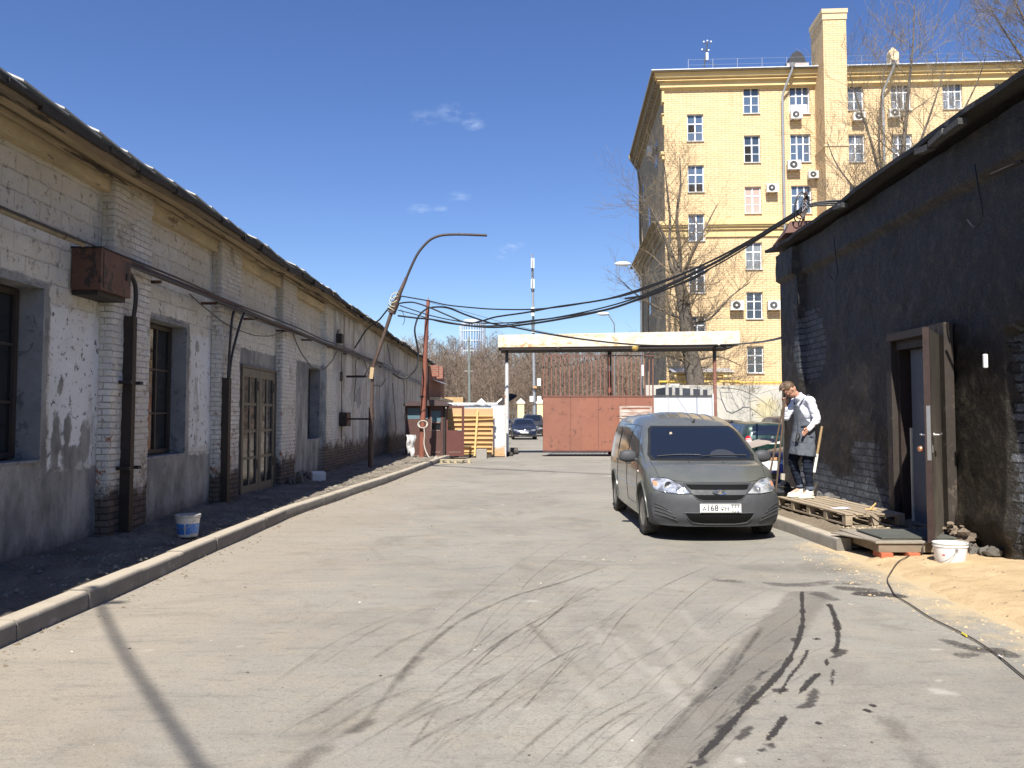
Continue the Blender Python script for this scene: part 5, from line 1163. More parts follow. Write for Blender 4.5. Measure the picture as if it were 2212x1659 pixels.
for i, q in enumerate(WE): win(q, 3 if i > 2 else 2, [2, 2, 0, 2, 2, 2, 2, 2, 4, 4][i])
yp('posters', MB().box(WC[0][0]+.12, WC[0][1]-.12, RV-.045, RV-.041, WC[0][2]+.12, WC[0][2]+.72), G('paper_white', (.75, .76, .76), .7).m)
# drainpipes
def drain(px, y0, y1, lb=None):
    t0, z1 = ywall(px, y0, .4); t1, z0 = ywall(px+.0, y1, .4); xx = t0
    mb = MB(); mb.tube([(xx+.5, -1.0, 25.12), (xx+.5, -.95, 24.9), (xx+.15, -.5, 23.9), (xx, -.3, 23.4), (xx, -.3, .3)], .085, 10)
    mb.lathe([(.1, 0), (.2, .25)], 10, Matrix.Translation((xx+.5, -1.0, 25.05))); zz = 2
    while zz < 23: mb.tube([(xx, -.3, zz), (xx, -.3, zz+.06)], .10, 10); zz += 2.4
    yp('drainpipe', mb, G('zinc_pipe', (.50, .52, .55), .35, .7).m, smooth=True)
drain(1691, 200, 600); drain(1908, 200, 600)
mb = MB(); t0, z1 = ywall(1364, 330); 
mb.tube([(-.95, 17.2, 25.0), (-.9, 17.2, 24.7), (-.2, 17.2, 23.6), (-.12, 16.4, 22), (-.12, 16.4, 15)], .09, 8); mb.tube([(-.25, 9, 12), (-.25, 9, 1)], .06, 8); mb.tube([(-.2, 13.5, 22), (-.2, 13.5, 4)], .05, 8); yp('side_pipe', mb, m('pale_pipe', (.3, .3, .3)))
mb = MB()
for k, (yy, zz) in enumerate([(4, 21), (9, 17.5), (9, 10.6), (14, 20.8), (15, 7), (4.5, 6.6), (11, 4)]): mb.box(-.02, .03, yy, yy+1.1, zz-.9, zz+.9)
yp('side_window', mb, m_glass)
# dormer, roof vent
mb = MB(); a, zt0 = ywall(1699, 132); b, _ = ywall(1740, 132); c0 = (a+b)/2
mb.prism([(c0+math.cos(x)*(b-a)/2, 25.2+abs(math.sin(x))*1.25) for x in np.linspace(math.pi, 0, 14)], 'y', -.3, 3.5); yp('dormer', mb, m('dormer_dark', (.018, .018, .02), .5))
mb = MB(); mb.box(c0-.75, c0+.75, -.36, -.31, 25.2, 25.6); yp('dormer_sill', mb, m('pinkish', (.42, .35, .33), .8))
a, z1 = ywall(1932, 98, -4); mb = MB(); mb.box(a-.3, a+.3, 4, 4.7, 25.5, z1-.5); mb.lathe([(.38, 0), (.38, .1), (.05, .5)], 8, Matrix.Translation((a, 4.35, z1-.5))); yp('vent_stack', mb, m('cap_cream', (0, 0, 0)))
# low annex with tin roof and gas pipes at the foot
mb = MB(); a, _ = ywall(1396, 800, 1.6); b, zt1 = ywall(1577, 797, 1.6); mb.box(a+1.9, b, -1.6, -.01, 0, zt1-.55); yp('annex', mb, m_yb)
mb = MB(); mb.box(a+1.75, b+.12, -1.75, -.005, zt1-.548, zt1-.30); mb.box(a+1.7, b+.2, -1.82, -.002, zt1-.298, zt1-.22); yp('annex_cornice', mb, ypaint)
mb = MB(); mb.add([(a+1.65, -1.9, zt1-.216), (b+.3, -1.9, zt1-.216), (b+.3, 0, zt1+.15), (a+1.65, 0, zt1+.15)], [(0, 1, 2, 3)]); yp('annex_roof', mb, MT['zinc_roof'])
yl = m('gas_pipe_yellow', (.70, .46, .05), .5, bump=0)
mb = MB(); _, zg = ywall(1600, 824, 2); e0 = ywall(1424, 824, 2)[0]; mb.tube([(e0, -1.95, zg-1.4), (e0, -1.95, zg), (b+.5, -1.95, zg), (b+.5, -.25, zg), (b+14, -.25, zg)], .07, 8); yp('gas_pipe', mb, yl, smooth=True)
mb = MB(); _, zg2 = ywall(1600, 812, 2); mb.tube([(b-3.5, -1.75, zg2+.1), (b-.5, -1.78, zg2+.1), (b-.4, -1.8, zg2-.8)], .06, 8); yp('gas_pipe', mb, m('gas_pipe_dull', (.36, .22, .05), .6, bump=0), smooth=True)
mb = MB(); mb.box(b+.4, b+16, -.12, -.001, zg-.55, zg-.25); yp('ledge', mb, ypaint)
# air conditioners: hang on the wall, each a thing
def ac(px, py, lb, w_=.78, d=.3):
    t_, z_ = ywall(px, py, .3); loc = YM_ @ Vector((t_, -.32, z_)); t = thing('air_conditioner', lb, 'air conditioner', loc, YA, 'air conditioner units on the yellow facade'); R = parent_world(t)
    h_ = w_*.72; MB().box(-w_/2, w_/2, -.17, .17, -h_/2, h_/2, R).build('casing', m('ac_white', (.66, .65, .61), .5, bump=0, var=.06), t, bevel=.015)
    f = MB(); f.lathe([(0, 0), (h_*.36, 0), (h_*.36, -.012), (h_*.40, -.02), (h_*.42, 0)], 18, R @ Matrix.Translation((-.06, -.172, 0)) @ Matrix.Rotation(math.pi/2, 4, 'X')); f.build('fan_grille', m('ac_grille', (.10, .10, .105), .6, bump=0), t)
    MB().lathe([(0, .012), (h_*.12, .014)], 10, R @ Matrix.Translation((-.06, -.172, 0)) @ Matrix.Rotation(math.pi/2, 4, 'X')).build('hub', MT['ac_white'], t)
    b_ = MB(); b_.box(-w_*.34, -w_*.30, -.16, .30, -h_/2-.05, -h_/2, R); b_.box(w_*.30, w_*.34, -.16, .30, -h_/2-.05, -h_/2, R); b_.build('bracket', m('bar_grey', (0, 0, 0)), t)
for a_ in [(1720, 249, 'air conditioner under top floor window left of the chimney'), (1715, 357, 'air conditioner under second highest window left of the chimney', .88), (1668, 407, 'air conditioner beside the window with pink blinds'),
           (1757, 378, 'air conditioner in the angle beside the tall chimney', .7), (1592, 660, 'dark faced air conditioner left of the barred window', .9), (1672, 660, 'air conditioner right of barred window beside the black building', .85),
           (1855, 252, 'air conditioner under top window just right of the chimney', .8), (1933, 245, 'air conditioner under second top window right of the chimney', .8)]: ac(*a_)
def acs(Y_, z_, lb):
    loc = YM_ @ Vector((-.35, Y_, z_)); t = thing('air_conditioner', lb, 'air conditioner', loc, YA-math.pi/2, 'air conditioner units on the grimy side wall'); R = parent_world(t)
    MB().box(-.4, .4, -.17, .17, -.28, .28, R).build('casing', MT['ac_white'], t, bevel=.015)
    f = MB(); f.lathe([(0, 0), (.2, 0), (.22, -.02), (.23, 0)], 14, R @ Matrix.Translation((-.06, -.172, 0)) @ Matrix.Rotation(math.pi/2, 4, 'X')); f.build('fan_grille', MT['ac_grille'], t)
for i, (a_, b_) in enumerate([(6, 21.8), (14, 15), (5, 7.2), (8, 7.0)]): acs(a_, b_, ['air conditioner high under the side cornice', 'air conditioner halfway up the grimy side wall', 'air conditioner low on side wall near the building corner', 'air conditioner low on side wall further from the corner'][i])
# antenna on the roof
p = YM_ @ Vector((ywall(1522, 132)[0], .8, 25.3)); t = thing('roof_antenna', 'thin leaning antenna mast with white heads on the yellow building roof', 'antenna', p)
tp = at(1528, 92, p.y); mb = MB(); mb.tube([p, tp], .045, 6); mb.bar(p+(tp-p)*.45+Vector((-.1, 0, .1)), p+(tp-p)*.3+Vector((1.0, 0, 0)), .03, .03); mb.bar(tp+Vector((-.25, 0, -.05)), tp+Vector((.25, 0, 0)), .04, .04); mb.bar(tp+Vector((-.35, 0, -.6)), tp+Vector((.1, 0, -.55)), .04, .04); mb.build('mast', m('dark_post', (0, 0, 0)), t)
mb = MB()
for dx, dz in [(-.25, .05), (0, .12), (.25, .06), (-.38, -.5), (.08, -.55)]: mb.sphere(tp+Vector((dx, -.02, dz)), .06, 8, 6)
mb.box(tp.x-.13, tp.x+.03, tp.y-.1, tp.y, tp.z-1.25, tp.z-.75); mb.build('antenna_head', G('white_plastic', (.75, .77, .8), .4).m, t)

# ================================================================== BACKDROP BEYOND THE GATE
# concrete wall, with paint stain
YW = 44.0
g = G('concrete_wall', rough=.9); P_ = g.sep(g.geo('Position')); n = g.noise(.8, 5, .65); n2 = g.noise(12, 4, .7)
c = g.mix(g.ramp(n, .35, .65), (.38, .36, .31), (.48, .46, .40)); c = g.mix(g.ramp(n2, .6, .8, 0, .4), c, (.25, .23, .2))
cx, cz = wx(1655, YW), wz(883, YW); r2 = g.math('SQRT', g.addm(g.math('POWER', g.mul(g.addm(P_[0], -cx), 1.0), 2), g.math('POWER', g.mul(g.addm(P_[2], -cz), 1.2), 2)))
c = g.mix(g.ramp(g.addm(r2, g.mul(g.addm(g.noise(3, 4, .7), -.5), 1.1)), .40, .95, .7, 0), c, (.50, .43, .22)); g.set('Base Color', c); g.bump(n2, .4, .01)
t = thing('concrete_wall', 'grey concrete panel wall with a yellow paint splash behind the parked cars', 'wall', (wx(1600, YW), YW, 0))
pxs = [1395, 1507, 1620, 1733, 1850, 2000]
for a, b in zip(pxs[:-1], pxs[1:]): MB().box(wx(a, YW)+.015, wx(b, YW)-.015, YW, YW+.18, -.05, wz(832, YW)).build('panel', g.m, t, bevel=.01)
# dark garages peeping over the white panels
t = thing('garage_row', 'row of dark sheds with pale posts showing over the white fence', 'shed', (wx(1480, 40), 40, 0))
mb = MB(); mb.add([(wx(1440, 40), 40, 0), (wx(1532, 40), 40, 0), (wx(1532, 40), 40, wz(842, 40)), (wx(1440, 40), 40, wz(836, 40)), (wx(1440, 40), 43, 0), (wx(1532, 40), 43, 0), (wx(1532, 40), 43, wz(842, 40)), (wx(1440, 40), 43, wz(836, 40))], [(0, 1, 2, 3), (7, 6, 5, 4), (2, 6, 7, 3), (1, 5, 6, 2), (0, 3, 7, 4)]); mb.build('body', m('shed_blue', (.035, .04, .055), .6, var=.3), t)
mb = MB()
for k, px in enumerate([1441, 1455, 1471, 1494, 1515, 1531]): mb.box(wx(px, 39.9)-.07, wx(px, 39.9)+.07, 39.86, 39.98, 0, wz(835+k*1.3, 40)+.1)
mb.build('post', m('pale_wood_post', (.36, .35, .32), .8), t)
# yellow gate posts with white railing
t0 = None
for k, px in enumerate([998, 1040, 1082.5, 1125, 1167, 1209, 1255, 1300]):
    Y_ = 86.0; x_ = wx(px, Y_); t = thing('gate_pillar', ['pale yellow fence pillar with small gable top beyond the yard, nearest the round booth roof', 'pale yellow fence pillar under the tall grey lamp pole', 'pale yellow fence pillar behind the tilted dark plate', 'pale yellow fence pillar just left of the antenna mast', 'pale yellow fence pillar just right of antenna mast', 'pale yellow fence pillar seen through left gate bars', 'pale yellow fence pillar seen through middle gate bars', 'pale yellow fence pillar seen through right gate bars'][k], 'pillar', (x_, Y_, 0), 0, 'yellow pillars of the far fence')
    MB().box(x_-.34, x_+.34, Y_-.3, Y_+.3, -.02, 2.95).build('shaft', m('pillar_yellow', (.72, .62, .34), .8, var=.08), t)
    mb = MB(); mb.box(x_-.44, x_+.44, Y_-.4, Y_+.4, 2.951, 3.1); mb.prism([(x_-.44, 3.102), (x_+.44, 3.102), (x_, 3.5)], 'y', Y_-.4, Y_+.4); mb.build('cap', m('cap_white', (.75, .73, .66), .7, bump=0), t)
t = thing('low_barrier', 'long white and pale blue barrier with top wires behind the board fence', 'fence', (wx(1020, 48), 48, 0))
MB().box(wx(955, 48), wx(1092, 48), 48, 48.1, 0, wz(876, 48)).build('panel', m('pale_blue_panel', (.45, .56, .66), .6, var=.2, scale=.8, spots=(.62, .62, .6), sth=.5), t)
MB().box(wx(955, 48), wx(1092, 48), 47.9, 48.3, wz(875.8, 48), wz(870, 48)).build('cap', m('barrier_white', (.70, .71, .72), .6), t)
mb = MB()
for k in range(3): mb.tube(wob_line((wx(955, 46), 46, wz(872+k*2, 46)), (wx(1090, 46), 46, wz(872+k*2, 46)), 24, .05, .03, k), .015, 5)
mb.build('wire', m('wire_steel', (0, 0, 0)), t)
mb = MB(); mb.box(wx(960, 60), wx(1000, 60), 60, 64, 0, wz(858, 60)); o = mb.build('shed', m('ochre_shed', (.45, .30, .15), .8)); tag(o, 'low ochre shed roof line seen right of the brick annex', 'shed')
# metal rail fence in front of the forest
t = thing('rail_fence', 'thin dark railings between the yellow pillars at forest edge', 'fence', (0, 87, 0)); mb = MB(); x_ = -8.0
while x_ < 22: mb.box(x_, x_+.04, 86.9, 86.95, .1, 2.4); x_ += .35
mb.box(-8, 22, 86.89, 86.96, 2.0, 2.06); mb.box(-8, 22, 86.89, 86.96, .4, .46); mb.build('railing', m('bar_grey', (0, 0, 0)), t)
# brick annex behind the warehouse
g = G('red_brick', rough=.85); x, y, z = g.sep(g.geo('Position')); c, f = g.brick(g.comb(g.addm(x, y), z, 0), .36, .13, .016, (.30, .095, .05), (.22, .07, .04), (.22, .19, .16)); g.set('Base Color', c); g.bump(f, .4, -.01)
t = thing('brick_annex', 'small red brick annex with bright orange sunlit piers behind the warehouse end', 'building', (-4.75, 52, 0))
MB().add([(-4.75, 47.6, 0), (-4.75, 58, 0), (-4.75, 58, 4.75), (-4.75, 47.6, 4.55), (-12, 47.6, 0), (-12, 58, 0), (-12, 58, 4.75), (-12, 47.6, 4.55)], [(0, 1, 2, 3), (7, 6, 5, 4), (0, 3, 7, 4), (3, 2, 6, 7), (1, 5, 6, 2)]).build('wall', g.m, t)
mb = MB(); mb.box(-4.748, -4.30, 48.3, 48.65, 3.95, 4.62); mb.box(-4.748, -4.28, 51.2, 51.55, 3.95, 4.72); mb.build('pier', g.m, t)
mb = MB(); mb.add([(-4.746, 48.1, 3.80), (-4.2, 48.0, 3.6), (-4.2, 55, 3.7), (-4.746, 55, 3.92)], [(0, 1, 2, 3)]); mb.build('canopy', m('zinc_roof', (0, 0, 0)), t)
MB().box(-4.74, -4.1, 47.7, 57.9, 2.55, 2.72).build('ledge', m('cap_cream', (0, 0, 0)), t)
# antenna mast
YT = 76.0
t = thing('antenna_mast', 'tall slim grey telecom mast with white antenna panels behind the gantry', 'mast', at(1155, 880, YT))
zb_ = wz(900, YT)-1.6; mb = MB(); mb.tube([(wx(1155, YT), YT, 0), (wx(1153, YT), YT, wz(760, YT))], .13, 12); mb.tube([(wx(1153, YT), YT, wz(760, YT)), (wx(1151.5, YT), YT, wz(640, YT)), (wx(1150.5, YT), YT, wz(575, YT))], .11, 10); mb.tube([(wx(1150.5, YT), YT, wz(580, YT)), (wx(1149.5, YT), YT, wz(546, YT))], .07, 8)
mb.build('pole', m('mast_grey', (.30, .32, .35), .5, .3, var=.15), t, smooth=True)
def mbx(x0, x1, y0, y1, nm, mat, dy=-.3): MB().box(wx(x0, YT), wx(x1, YT), YT+dy-.12, YT+dy+.12, wz(y1, YT), wz(y0, YT)).build(nm, mat, t, bevel=.01)
wpl = m('antenna_white', (.72, .73, .70), .5, bump=0, var=.05); mdg = m('mast_dark', (.10, .11, .12), .5, bump=0)
for a_ in [(1147.2, 1150, 557, 578), (1151.6, 1154.4, 557, 579), (1146.9, 1148.8, 603, 622), (1152, 1154.6, 603, 623), (1147, 1154.5, 664, 668), (1147.5, 1154, 676, 683), (1160, 1168, 818, 834), (1144, 1152, 856, 868), (1160, 1169, 856, 868), (1148, 1156, 714.5, 719)]: mbx(*a_, 'antenna_panel', wpl)
for a_ in [(1148.6, 1152.6, 578, 596), (1148, 1154.6, 623, 628), (1146.6, 1155, 669, 675), (1147, 1156, 690, 702), (1148, 1155, 703, 711), (1150, 1159, 834, 838), (1152.5, 1156, 870, 874)]: mbx(*a_, 'bracket', mdg, -.05)
mbx(1151, 1159.5, 835, 839, 'orange_clamp', m('orange_clamp', (.5, .28, .1), .6, bump=0), -.25)
YL = 62.0
t = thing('lamp_pole', 'slim grey green pole with cross arms rising before the forest', 'pole', (wx(1014, YL), YL, 0))
mb = MB(); mb.tube([(wx(1015, YL), YL, 0), (wx(1013.5, YL), YL, wz(800, YL)), (wx(1012.5, YL), YL, wz(735, YL))], [.13, .10, .08], 10); mb.tube([(wx(1012.5, YL), YL, wz(737, YL)), (wx(1012.2, YL), YL, wz(726, YL))], [.12, .04], 8); mb.build('pole', m('pole_greygreen', (.16, .18, .16), .6), t, smooth=True)
mb = MB(); mb.box(wx(1003, YL), wx(1022, YL), YL-.03, YL+.03, wz(802, YL), wz(801, YL)); mb.box(wx(1000, YL), wx(1024, YL), YL-.03, YL+.03, wz(757.5, YL), wz(756, YL)); mb.box(wx(1007, YL), wx(1019, YL), YL-.03, YL+.03, wz(750, YL), wz(749, YL)); mb.build('cross_arm', m('pole_pale', (.45, .46, .44), .6), t)
# street lamps
def street_lamp(hx, hy, px, py, Y_, lb, s_=1):
    p = at(hx, hy, Y_); q = at(px, py, Y_); t = thing('street_lamp', lb, 'street lamp', (q.x, q.y, 0), 0, 'curved street lamps beyond the gate')
    mb = MB(); mb.tube([(q.x, q.y, 0), (q.x, q.y, q.z-1.2*s_), q, q.lerp(p, .45)+Vector((0, 0, .28*s_)), p+Vector((.35, 0, .08))], [.06, .05, .045, .04, .035], 8); mb.build('post', m('lamp_grey', (.20, .21, .22), .5, .3, bump=0), t, smooth=True)
    MB().sphere(p, (.50*s_, .2, .15*s_), 12, 8).build('lamp_head', m('lamp_head_white', (.72, .74, .74), .4, bump=0, var=.03), t, smooth=True)
street_lamp(1345, 570, 1384, 600, 50, 'pale curved street lamp higher on the right, head before the sky near building corner')
street_lamp(1303, 678, 1327, 700, 66, 'pale curved street lamp lower and further left, above the gantry beam')
# signs behind the bars
Y_ = 47.0; p = at(1458, 845, Y_); t = thing('road_sign', 'blue round sign under a pale triangular sign seen through the gate bars', 'road sign', (wx(1457, Y_), Y_, 0))
xs = wx(1457, Y_); mb = MB(); mb.tube([(xs, Y_, 0), (xs, Y_, wz(828, Y_))], .03, 6); mb.build('post', m('lamp_grey', (0, 0, 0)), t)
MB().lathe([(0, -.02), (.26, -.02), (.26, 0), (0, 0)], 18, Matrix.Translation((xs, Y_-.05, wz(846, Y_))) @ Matrix.Rotation(math.pi/2, 4, 'X')).build('disc', G('sign_blue', (.03, .09, .40), .4).m, t)
MB().prism([(xs-.05, wz(846, Y_)+.15), (xs-.12, wz(846, Y_)), (xs-.02, wz(846, Y_)-.02), (xs+.06, wz(846, Y_)-.15), (xs+.12, wz(846, Y_)+.02), (xs+.02, wz(846, Y_)+.04)], 'y', Y_-.075, Y_-.071).build('arrow', G('sign_white', (.8, .8, .8), .5).m, t)
MB().prism([(xs-.30, wz(829, Y_)), (xs+.30, wz(829, Y_)), (xs, wz(829, Y_)-.52)], 'y', Y_-.06, Y_-.04).build('triangle', m('sign_pale', (.62, .58, .52), .6), t)
Y_ = 49; tag(MB().box(wx(1386.5, Y_), wx(1391, Y_), Y_, Y_+.1, wz(812, Y_), wz(788, Y_)).build('notice_board', m('antenna_white', (0, 0, 0)), bevel=.01), 'narrow white upright board seen through right gate bars', 'board')
# round glass tower on the horizon
YK = 620.0; cxk = wx(1020.5, YK); r_ = wx(1048, YK)-cxk; zt_k = wz(701, YK)
t = thing('glass_tower', 'distant round glass tower with white ribs rising over the wooded hill', 'tower', (cxk, YK, 0))
T = Matrix.Translation((cxk, YK, 0))
MB().lathe([(r_*.97, 0), (r_*.97, zt_k-.5)], 40, T).build('glazing', G('tower_glass', (.14, .24, .36), .15, 0, .8).m, t, smooth=True)
mb = MB()
for k in range(30):
    a = 2*math.pi*k/30; mb.cb((cxk+math.cos(a)*r_, YK+math.sin(a)*r_, zt_k/2), (.55, .55, zt_k), rot=Matrix.Rotation(a, 3, 'Z'))
for zz in np.arange(20, zt_k, 7.5): mb.lathe([(r_*.98, zz), (r_*1.01, zz), (r_*1.01, zz+.9), (r_*.98, zz+.9)], 40, T)
mb.build('rib', m('tower_white', (.46, .52, .60), .5, bump=0, var=.03), t)
mb = MB(); mb.lathe([(r_*.99, zt_k-.4), (r_*1.02, zt_k-.4), (r_*1.02, zt_k+.6), (r_*.75, zt_k+1.5), (r_*.75, zt_k+3.6), (0, zt_k+3.8)], 40, T); mb.build('crown', MT['tower_white'], t)
# ================================================================== BLACK BUILDING ON THE RIGHT
DT = rad(1.41)
db = thing('black_building', 'low old stuccoed building painted black with crumbling plaster and felt roof', 'building', (rwx(9), 9, 0))
DO = (9.9, 11.35, .18, 2.62)      # doorway y0,y1,z0,z1
def dsp(u, v):
    d = (fbm(u*1.3, v*1.3, 51)-.5)*.07 + (fbm(u*5, v*5, 52)-.5)*.025 + (fbm(u*17, v*17, 53)-.5)*.012
    return d
def dB(u, v):          # bare painted brick patches
    s = np.full(u.shape, -1.0)
    for (y0, z0, ry, rz) in [(12.5, .95, .62, .33), (12.9, .35, 1.6, .32), (14.6, .45, .9, .42), (14.8, 2.9, .7, .7)]: s = np.maximum(s, .3*(1-np.hypot((u-y0)/ry, (v-z0)/rz)))
    return np.maximum(s, sdbox(u, v, 2.0, 8.72, -1, 2.55))
g = G('black_stucco', rough=.62, spec=.35); P_ = g.sep(g.geo('Position')); y, z = P_[1], P_[2]
n = g.noise(.9, 5, .65); n2 = g.noise(6, 5, .7); n3 = g.noise(40, 4, .7)
c = g.mix(g.ramp(n, .35, .65), (.013, .011, .009), (.031, .025, .018)); c = g.mix(g.ramp(n2, .5, .72, 0, .7), c, (.085, .068, .047)); 
c = g.mix(g.ramp(g.noise(.6, 4, .6, None, 1), .56, .66, 0, .75), c, (.014, .015, .018))
mB = g.ramp(g.addm(g.attr('sdB'), g.mul(g.addm(g.noise(6, 6, .75), -.5), .35)), 0, .03)
wob = g.addm(n2, n3); yz = g.comb(g.addm(y, g.mul(wob, .035)), g.addm(z, g.mul(wob, .035)), 0)
bc, bf = g.brick(yz, .27, .105, .012, (.085, .092, .105), (.045, .050, .058), (.014, .014, .015), .3)
c = g.mix(mB, c, bc); c = g.mix(g.mul(mB, g.ramp(n3, .55, .72, 0, .8)), c, (.27, .27, .26))
cr = g.ramp(g.vor(1.1, g.comb(g.addm(y, g.mul(n2, .35)), g.addm(z, g.mul(n2, .35)), 0), 'DISTANCE_TO_EDGE'), 0, .008, .8, 0); c = g.mix(g.mul(cr, g.ramp(n, .5, .56)), c, (.008, .007, .006))
c = g.mix(g.ramp(g.vor(7), .035, .02), c, (.006, .005, .005))
g.set('Base Color', c); g.set('Roughness', g.ramp(n3, .3, .7, .42, .75)); edge_ = g.mul(mB, -1.4)
g.bump(g.addm(g.addm(edge_, g.mul(g.mul(g.ramp(bf, 0, 1, 1, 0), mB), 1.1)), g.addm(g.mul(n2, 1.0), g.mul(n3, .35))), 1.0, .03); m_blk = g.m
U = np.round(np.arange(1.5, 16.201, .05), 3); V = np.round(np.arange(-.1, 4.751, .05), 3)
def rwf(u, v):
    low = .06*(1-sstep(.3, .75, v))*(1+.5*(fbm(u*3, v*3, 55)-.5)) - .08*sstep(12, 12.2, u)*0
    pr = .10*sstep(15.15, 15.2, u) + .09*sstep(4.2, 4.24, v)*(fbm(u, v*0, 56)*.3+.85) - .12*(1-sstep(8.70, 8.75, u))*(1-sstep(2.50, 2.55, v))
    rub = -.10*(1-sstep(.1, .42, v+ (fbm(u*2.2, v*0, 58)-.5)*.5))*sstep(8.2, 8.5, u)*(1-sstep(9.8, 9.9, u))
    return rwx(u)-dsp(u, v)-low-pr-rub, u, v
gridmesh('wall', U, V, rwf, m_blk, db, lambda u, v: (u > DO[0]+.1) & (u < DO[1]-.1) & (v > DO[2]) & (v < DO[3]-.05), {'sdB': dB}, flip=True)
X_ = rwx(16.2); mb = MB(); mb.add([(X_-.12, 16.2, -.1), (13, 16.3, -.1), (13, 16.3, 4.75), (X_-.12, 16.2, 4.75)], [(0, 1, 2, 3)]); mb.box(rwx(2)-.0, 13, 1.3, 1.5, -.1, 4.7); mb.build('end_wall', m('end_wall_black', (.05, .045, .04), .8), db)
# roof
mb = MB(); mbf = MB(); y = 1.5; rr = random.Random(21)
pts = []
while y < 16.3: pts.append(y); y += .45
pts.append(16.5)
def ez(y): return 4.90+.03*math.sin(y*.8)+.012*math.sin(y*2.3+1)
prev = None
for i in range(len(pts)-1):
    a, b = pts[i], pts[i+1]; ja = rr.uniform(-.018, .018); 
    def row(yy, j): X0 = rwx(yy)-.32+j; zz = ez(yy); return [(X0, yy, zz-.055), (X0-.01, yy, zz), (X0+.6, yy, zz+.24), (13, yy, zz+3.0), (X0+.35, yy, zz-.02), (X0+.42, yy, zz-.13)]
    if prev is None: prev = ja
    A = row(a, prev); B = row(b, ja); prev = ja
    mb.add(A[:4]+B[:4], [(0, 1, 5, 4), (1, 2, 6, 5), (2, 3, 7, 6)]+([(0, 1, 2, 3)] if i == 0 else [])+([(7, 6, 5, 4)] if i == len(pts)-2 else []))
    mbf.add([A[0], A[4], A[5], B[0], B[4], B[5]], [(0, 3, 4, 1), (1, 4, 5, 2)])
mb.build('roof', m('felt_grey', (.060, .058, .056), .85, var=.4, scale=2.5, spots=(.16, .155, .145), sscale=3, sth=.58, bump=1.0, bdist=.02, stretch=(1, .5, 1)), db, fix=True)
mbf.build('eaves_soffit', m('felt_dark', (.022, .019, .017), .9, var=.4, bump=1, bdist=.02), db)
mb = MB()
for yy in (9.0, 9.35, 9.7, 12.4): mb.cb((rwx(yy)-.33, yy, 4.80+rr.uniform(-.03, .02)), (.10, .32, .07), rot=Matrix.Rotation(rr.uniform(-.2, .2), 3, 'X'))
mb.build('torn_felt', MT['felt_grey'], db)
for k, (y0, z0) in enumerate([(15.0, 4.25), (13.1, 4.45), (8.9, 4.35)]):
    mb = MB(); mb.tube(smooth_pts([(rwx(y0)-.18, y0, z0), (rwx(y0)-.20, y0-.1, z0-.3), (rwx(y0)-.20, y0-.16, z0-.62), (rwx(y0)-.21, y0-.02, z0-.70), (rwx(y0)-.19, y0+.15, z0-.58)], 3), .009, 5)
    tag(mb.build('wire_loop', m_rub), ['hanging wire hook on black wall near its far corner', 'second hanging wire hook further along the black wall', 'wire stub near the eaves high over the brown door'][k], 'wire')
# brown hood on the roof
t = thing('vent_hood', 'rusty brown sheet metal hood on the far end of the black roof', 'vent', at(1725, 495, 16.6))
a = at(1707, 478, 16.3); b = at(1762, 475, 16.3)
z0 = a.z; mb = MB(); mb.add([(a.x, 16.3, z0), (b.x, 16.3, z0+.02), (b.x+.1, 17.1, z0-.05), (a.x+.1, 17.1, z0-.05), (a.x-.17, 16.1, z0-.28), (b.x, 16.1, z0-.22), (b.x, 17.3, z0-.3), (a.x-.05, 17.3, z0-.3)], [(0, 1, 2, 3), (4, 5, 1, 0), (4, 0, 3, 7), (3, 2, 6, 7), (1, 5, 6, 2), (7, 6, 5, 4)]); mb.build('hood', m('hood_brown', (.12, .058, .042), .6, .2, var=.2, bump=.1), t)
MB().box(a.x+.0, b.x, 16.4, 17.0, 4.85, z0-.3).build('shaft', m('red_rust', (0, 0, 0)), t)
# door frame, passage, inner door, open outer leaf
def R_(y, x): return (rwx(y)+x, y)
mb = MB()
fy0, fy1, fz1 = DO[0], DO[1], DO[3]
mb.box(rwx(fy1)-.02, rwx(fy1)+.28, fy1-.12, fy1, .18, fz1); mb.box(rwx(fy0)-.02, rwx(fy0)+.28, fy0, fy0+.12, .18, fz1); mb.box(rwx(fy0)-.02, rwx(fy0)+.28, fy0+.121, fy1-.121, fz1-.12, fz1); mb.box(rwx(fy0)-.02, rwx(fy0)+.4, fy0+.121, fy1-.121, .12, .20)
mb.build('door_frame', m('frame_brown', (.030, .020, .016), .6, var=.4, scale=4, spots=(.03, .022, .018), sth=.6), db)
mb = MB(); mb.box(rwx(fy1)-.10, rwx(fy1)-.021, fy1-.05, fy1+.10, .1, fz1+.10); mb.box(rwx(fy0)-.13, rwx(fy0)-.021, fy0-.12, fy0+.03, .25, fz1+.10); mb.box(rwx(fy0)-.12, rwx(fy0)-.03, fy0+.031, fy1-.051, fz1+.001, fz1+.10)
mb.build('architrave', m('architrave', (.034, .026, .020), .7, var=.4, spots=(.08, .062, .046), sth=.6), db)
mb = MB(); mb.box(rwx(fy0)+.28, 8, fy1+.0, fy1+.02, .0, 3); mb.box(rwx(fy0)+.28, 8, fy0-.02, fy0, .0, 3); mb.box(rwx(fy0)+.28, 8, fy0, fy1, -.02, .12); mb.box(rwx(fy0)+.28, 8, fy0, fy1, 2.7, 2.8); mb.box(7.9, 8, fy0, fy1, .1, 2.8); mb.build('passage', m('unlit_interior', (0, 0, 0)), db)  # passage walls coloured near black to paint its darkness
X0 = rwx(fy1)+.06
it = MB(); it.box(X0, X0+.05, fy0+.14, fy1-.28, .22, fz1-.13); dd_ = it.build('inner_door', m('inner_door_grey', (.095, .11, .13), .5, var=.15, scale=1.5, bump=.1), db)
MB().box(X0-.02, X0+.03, fy1-.275, fy1-.245, .22, 1.45).build('edge_strip', m('cream_strip', (.58, .55, .42), .6, bump=.1), dd_)
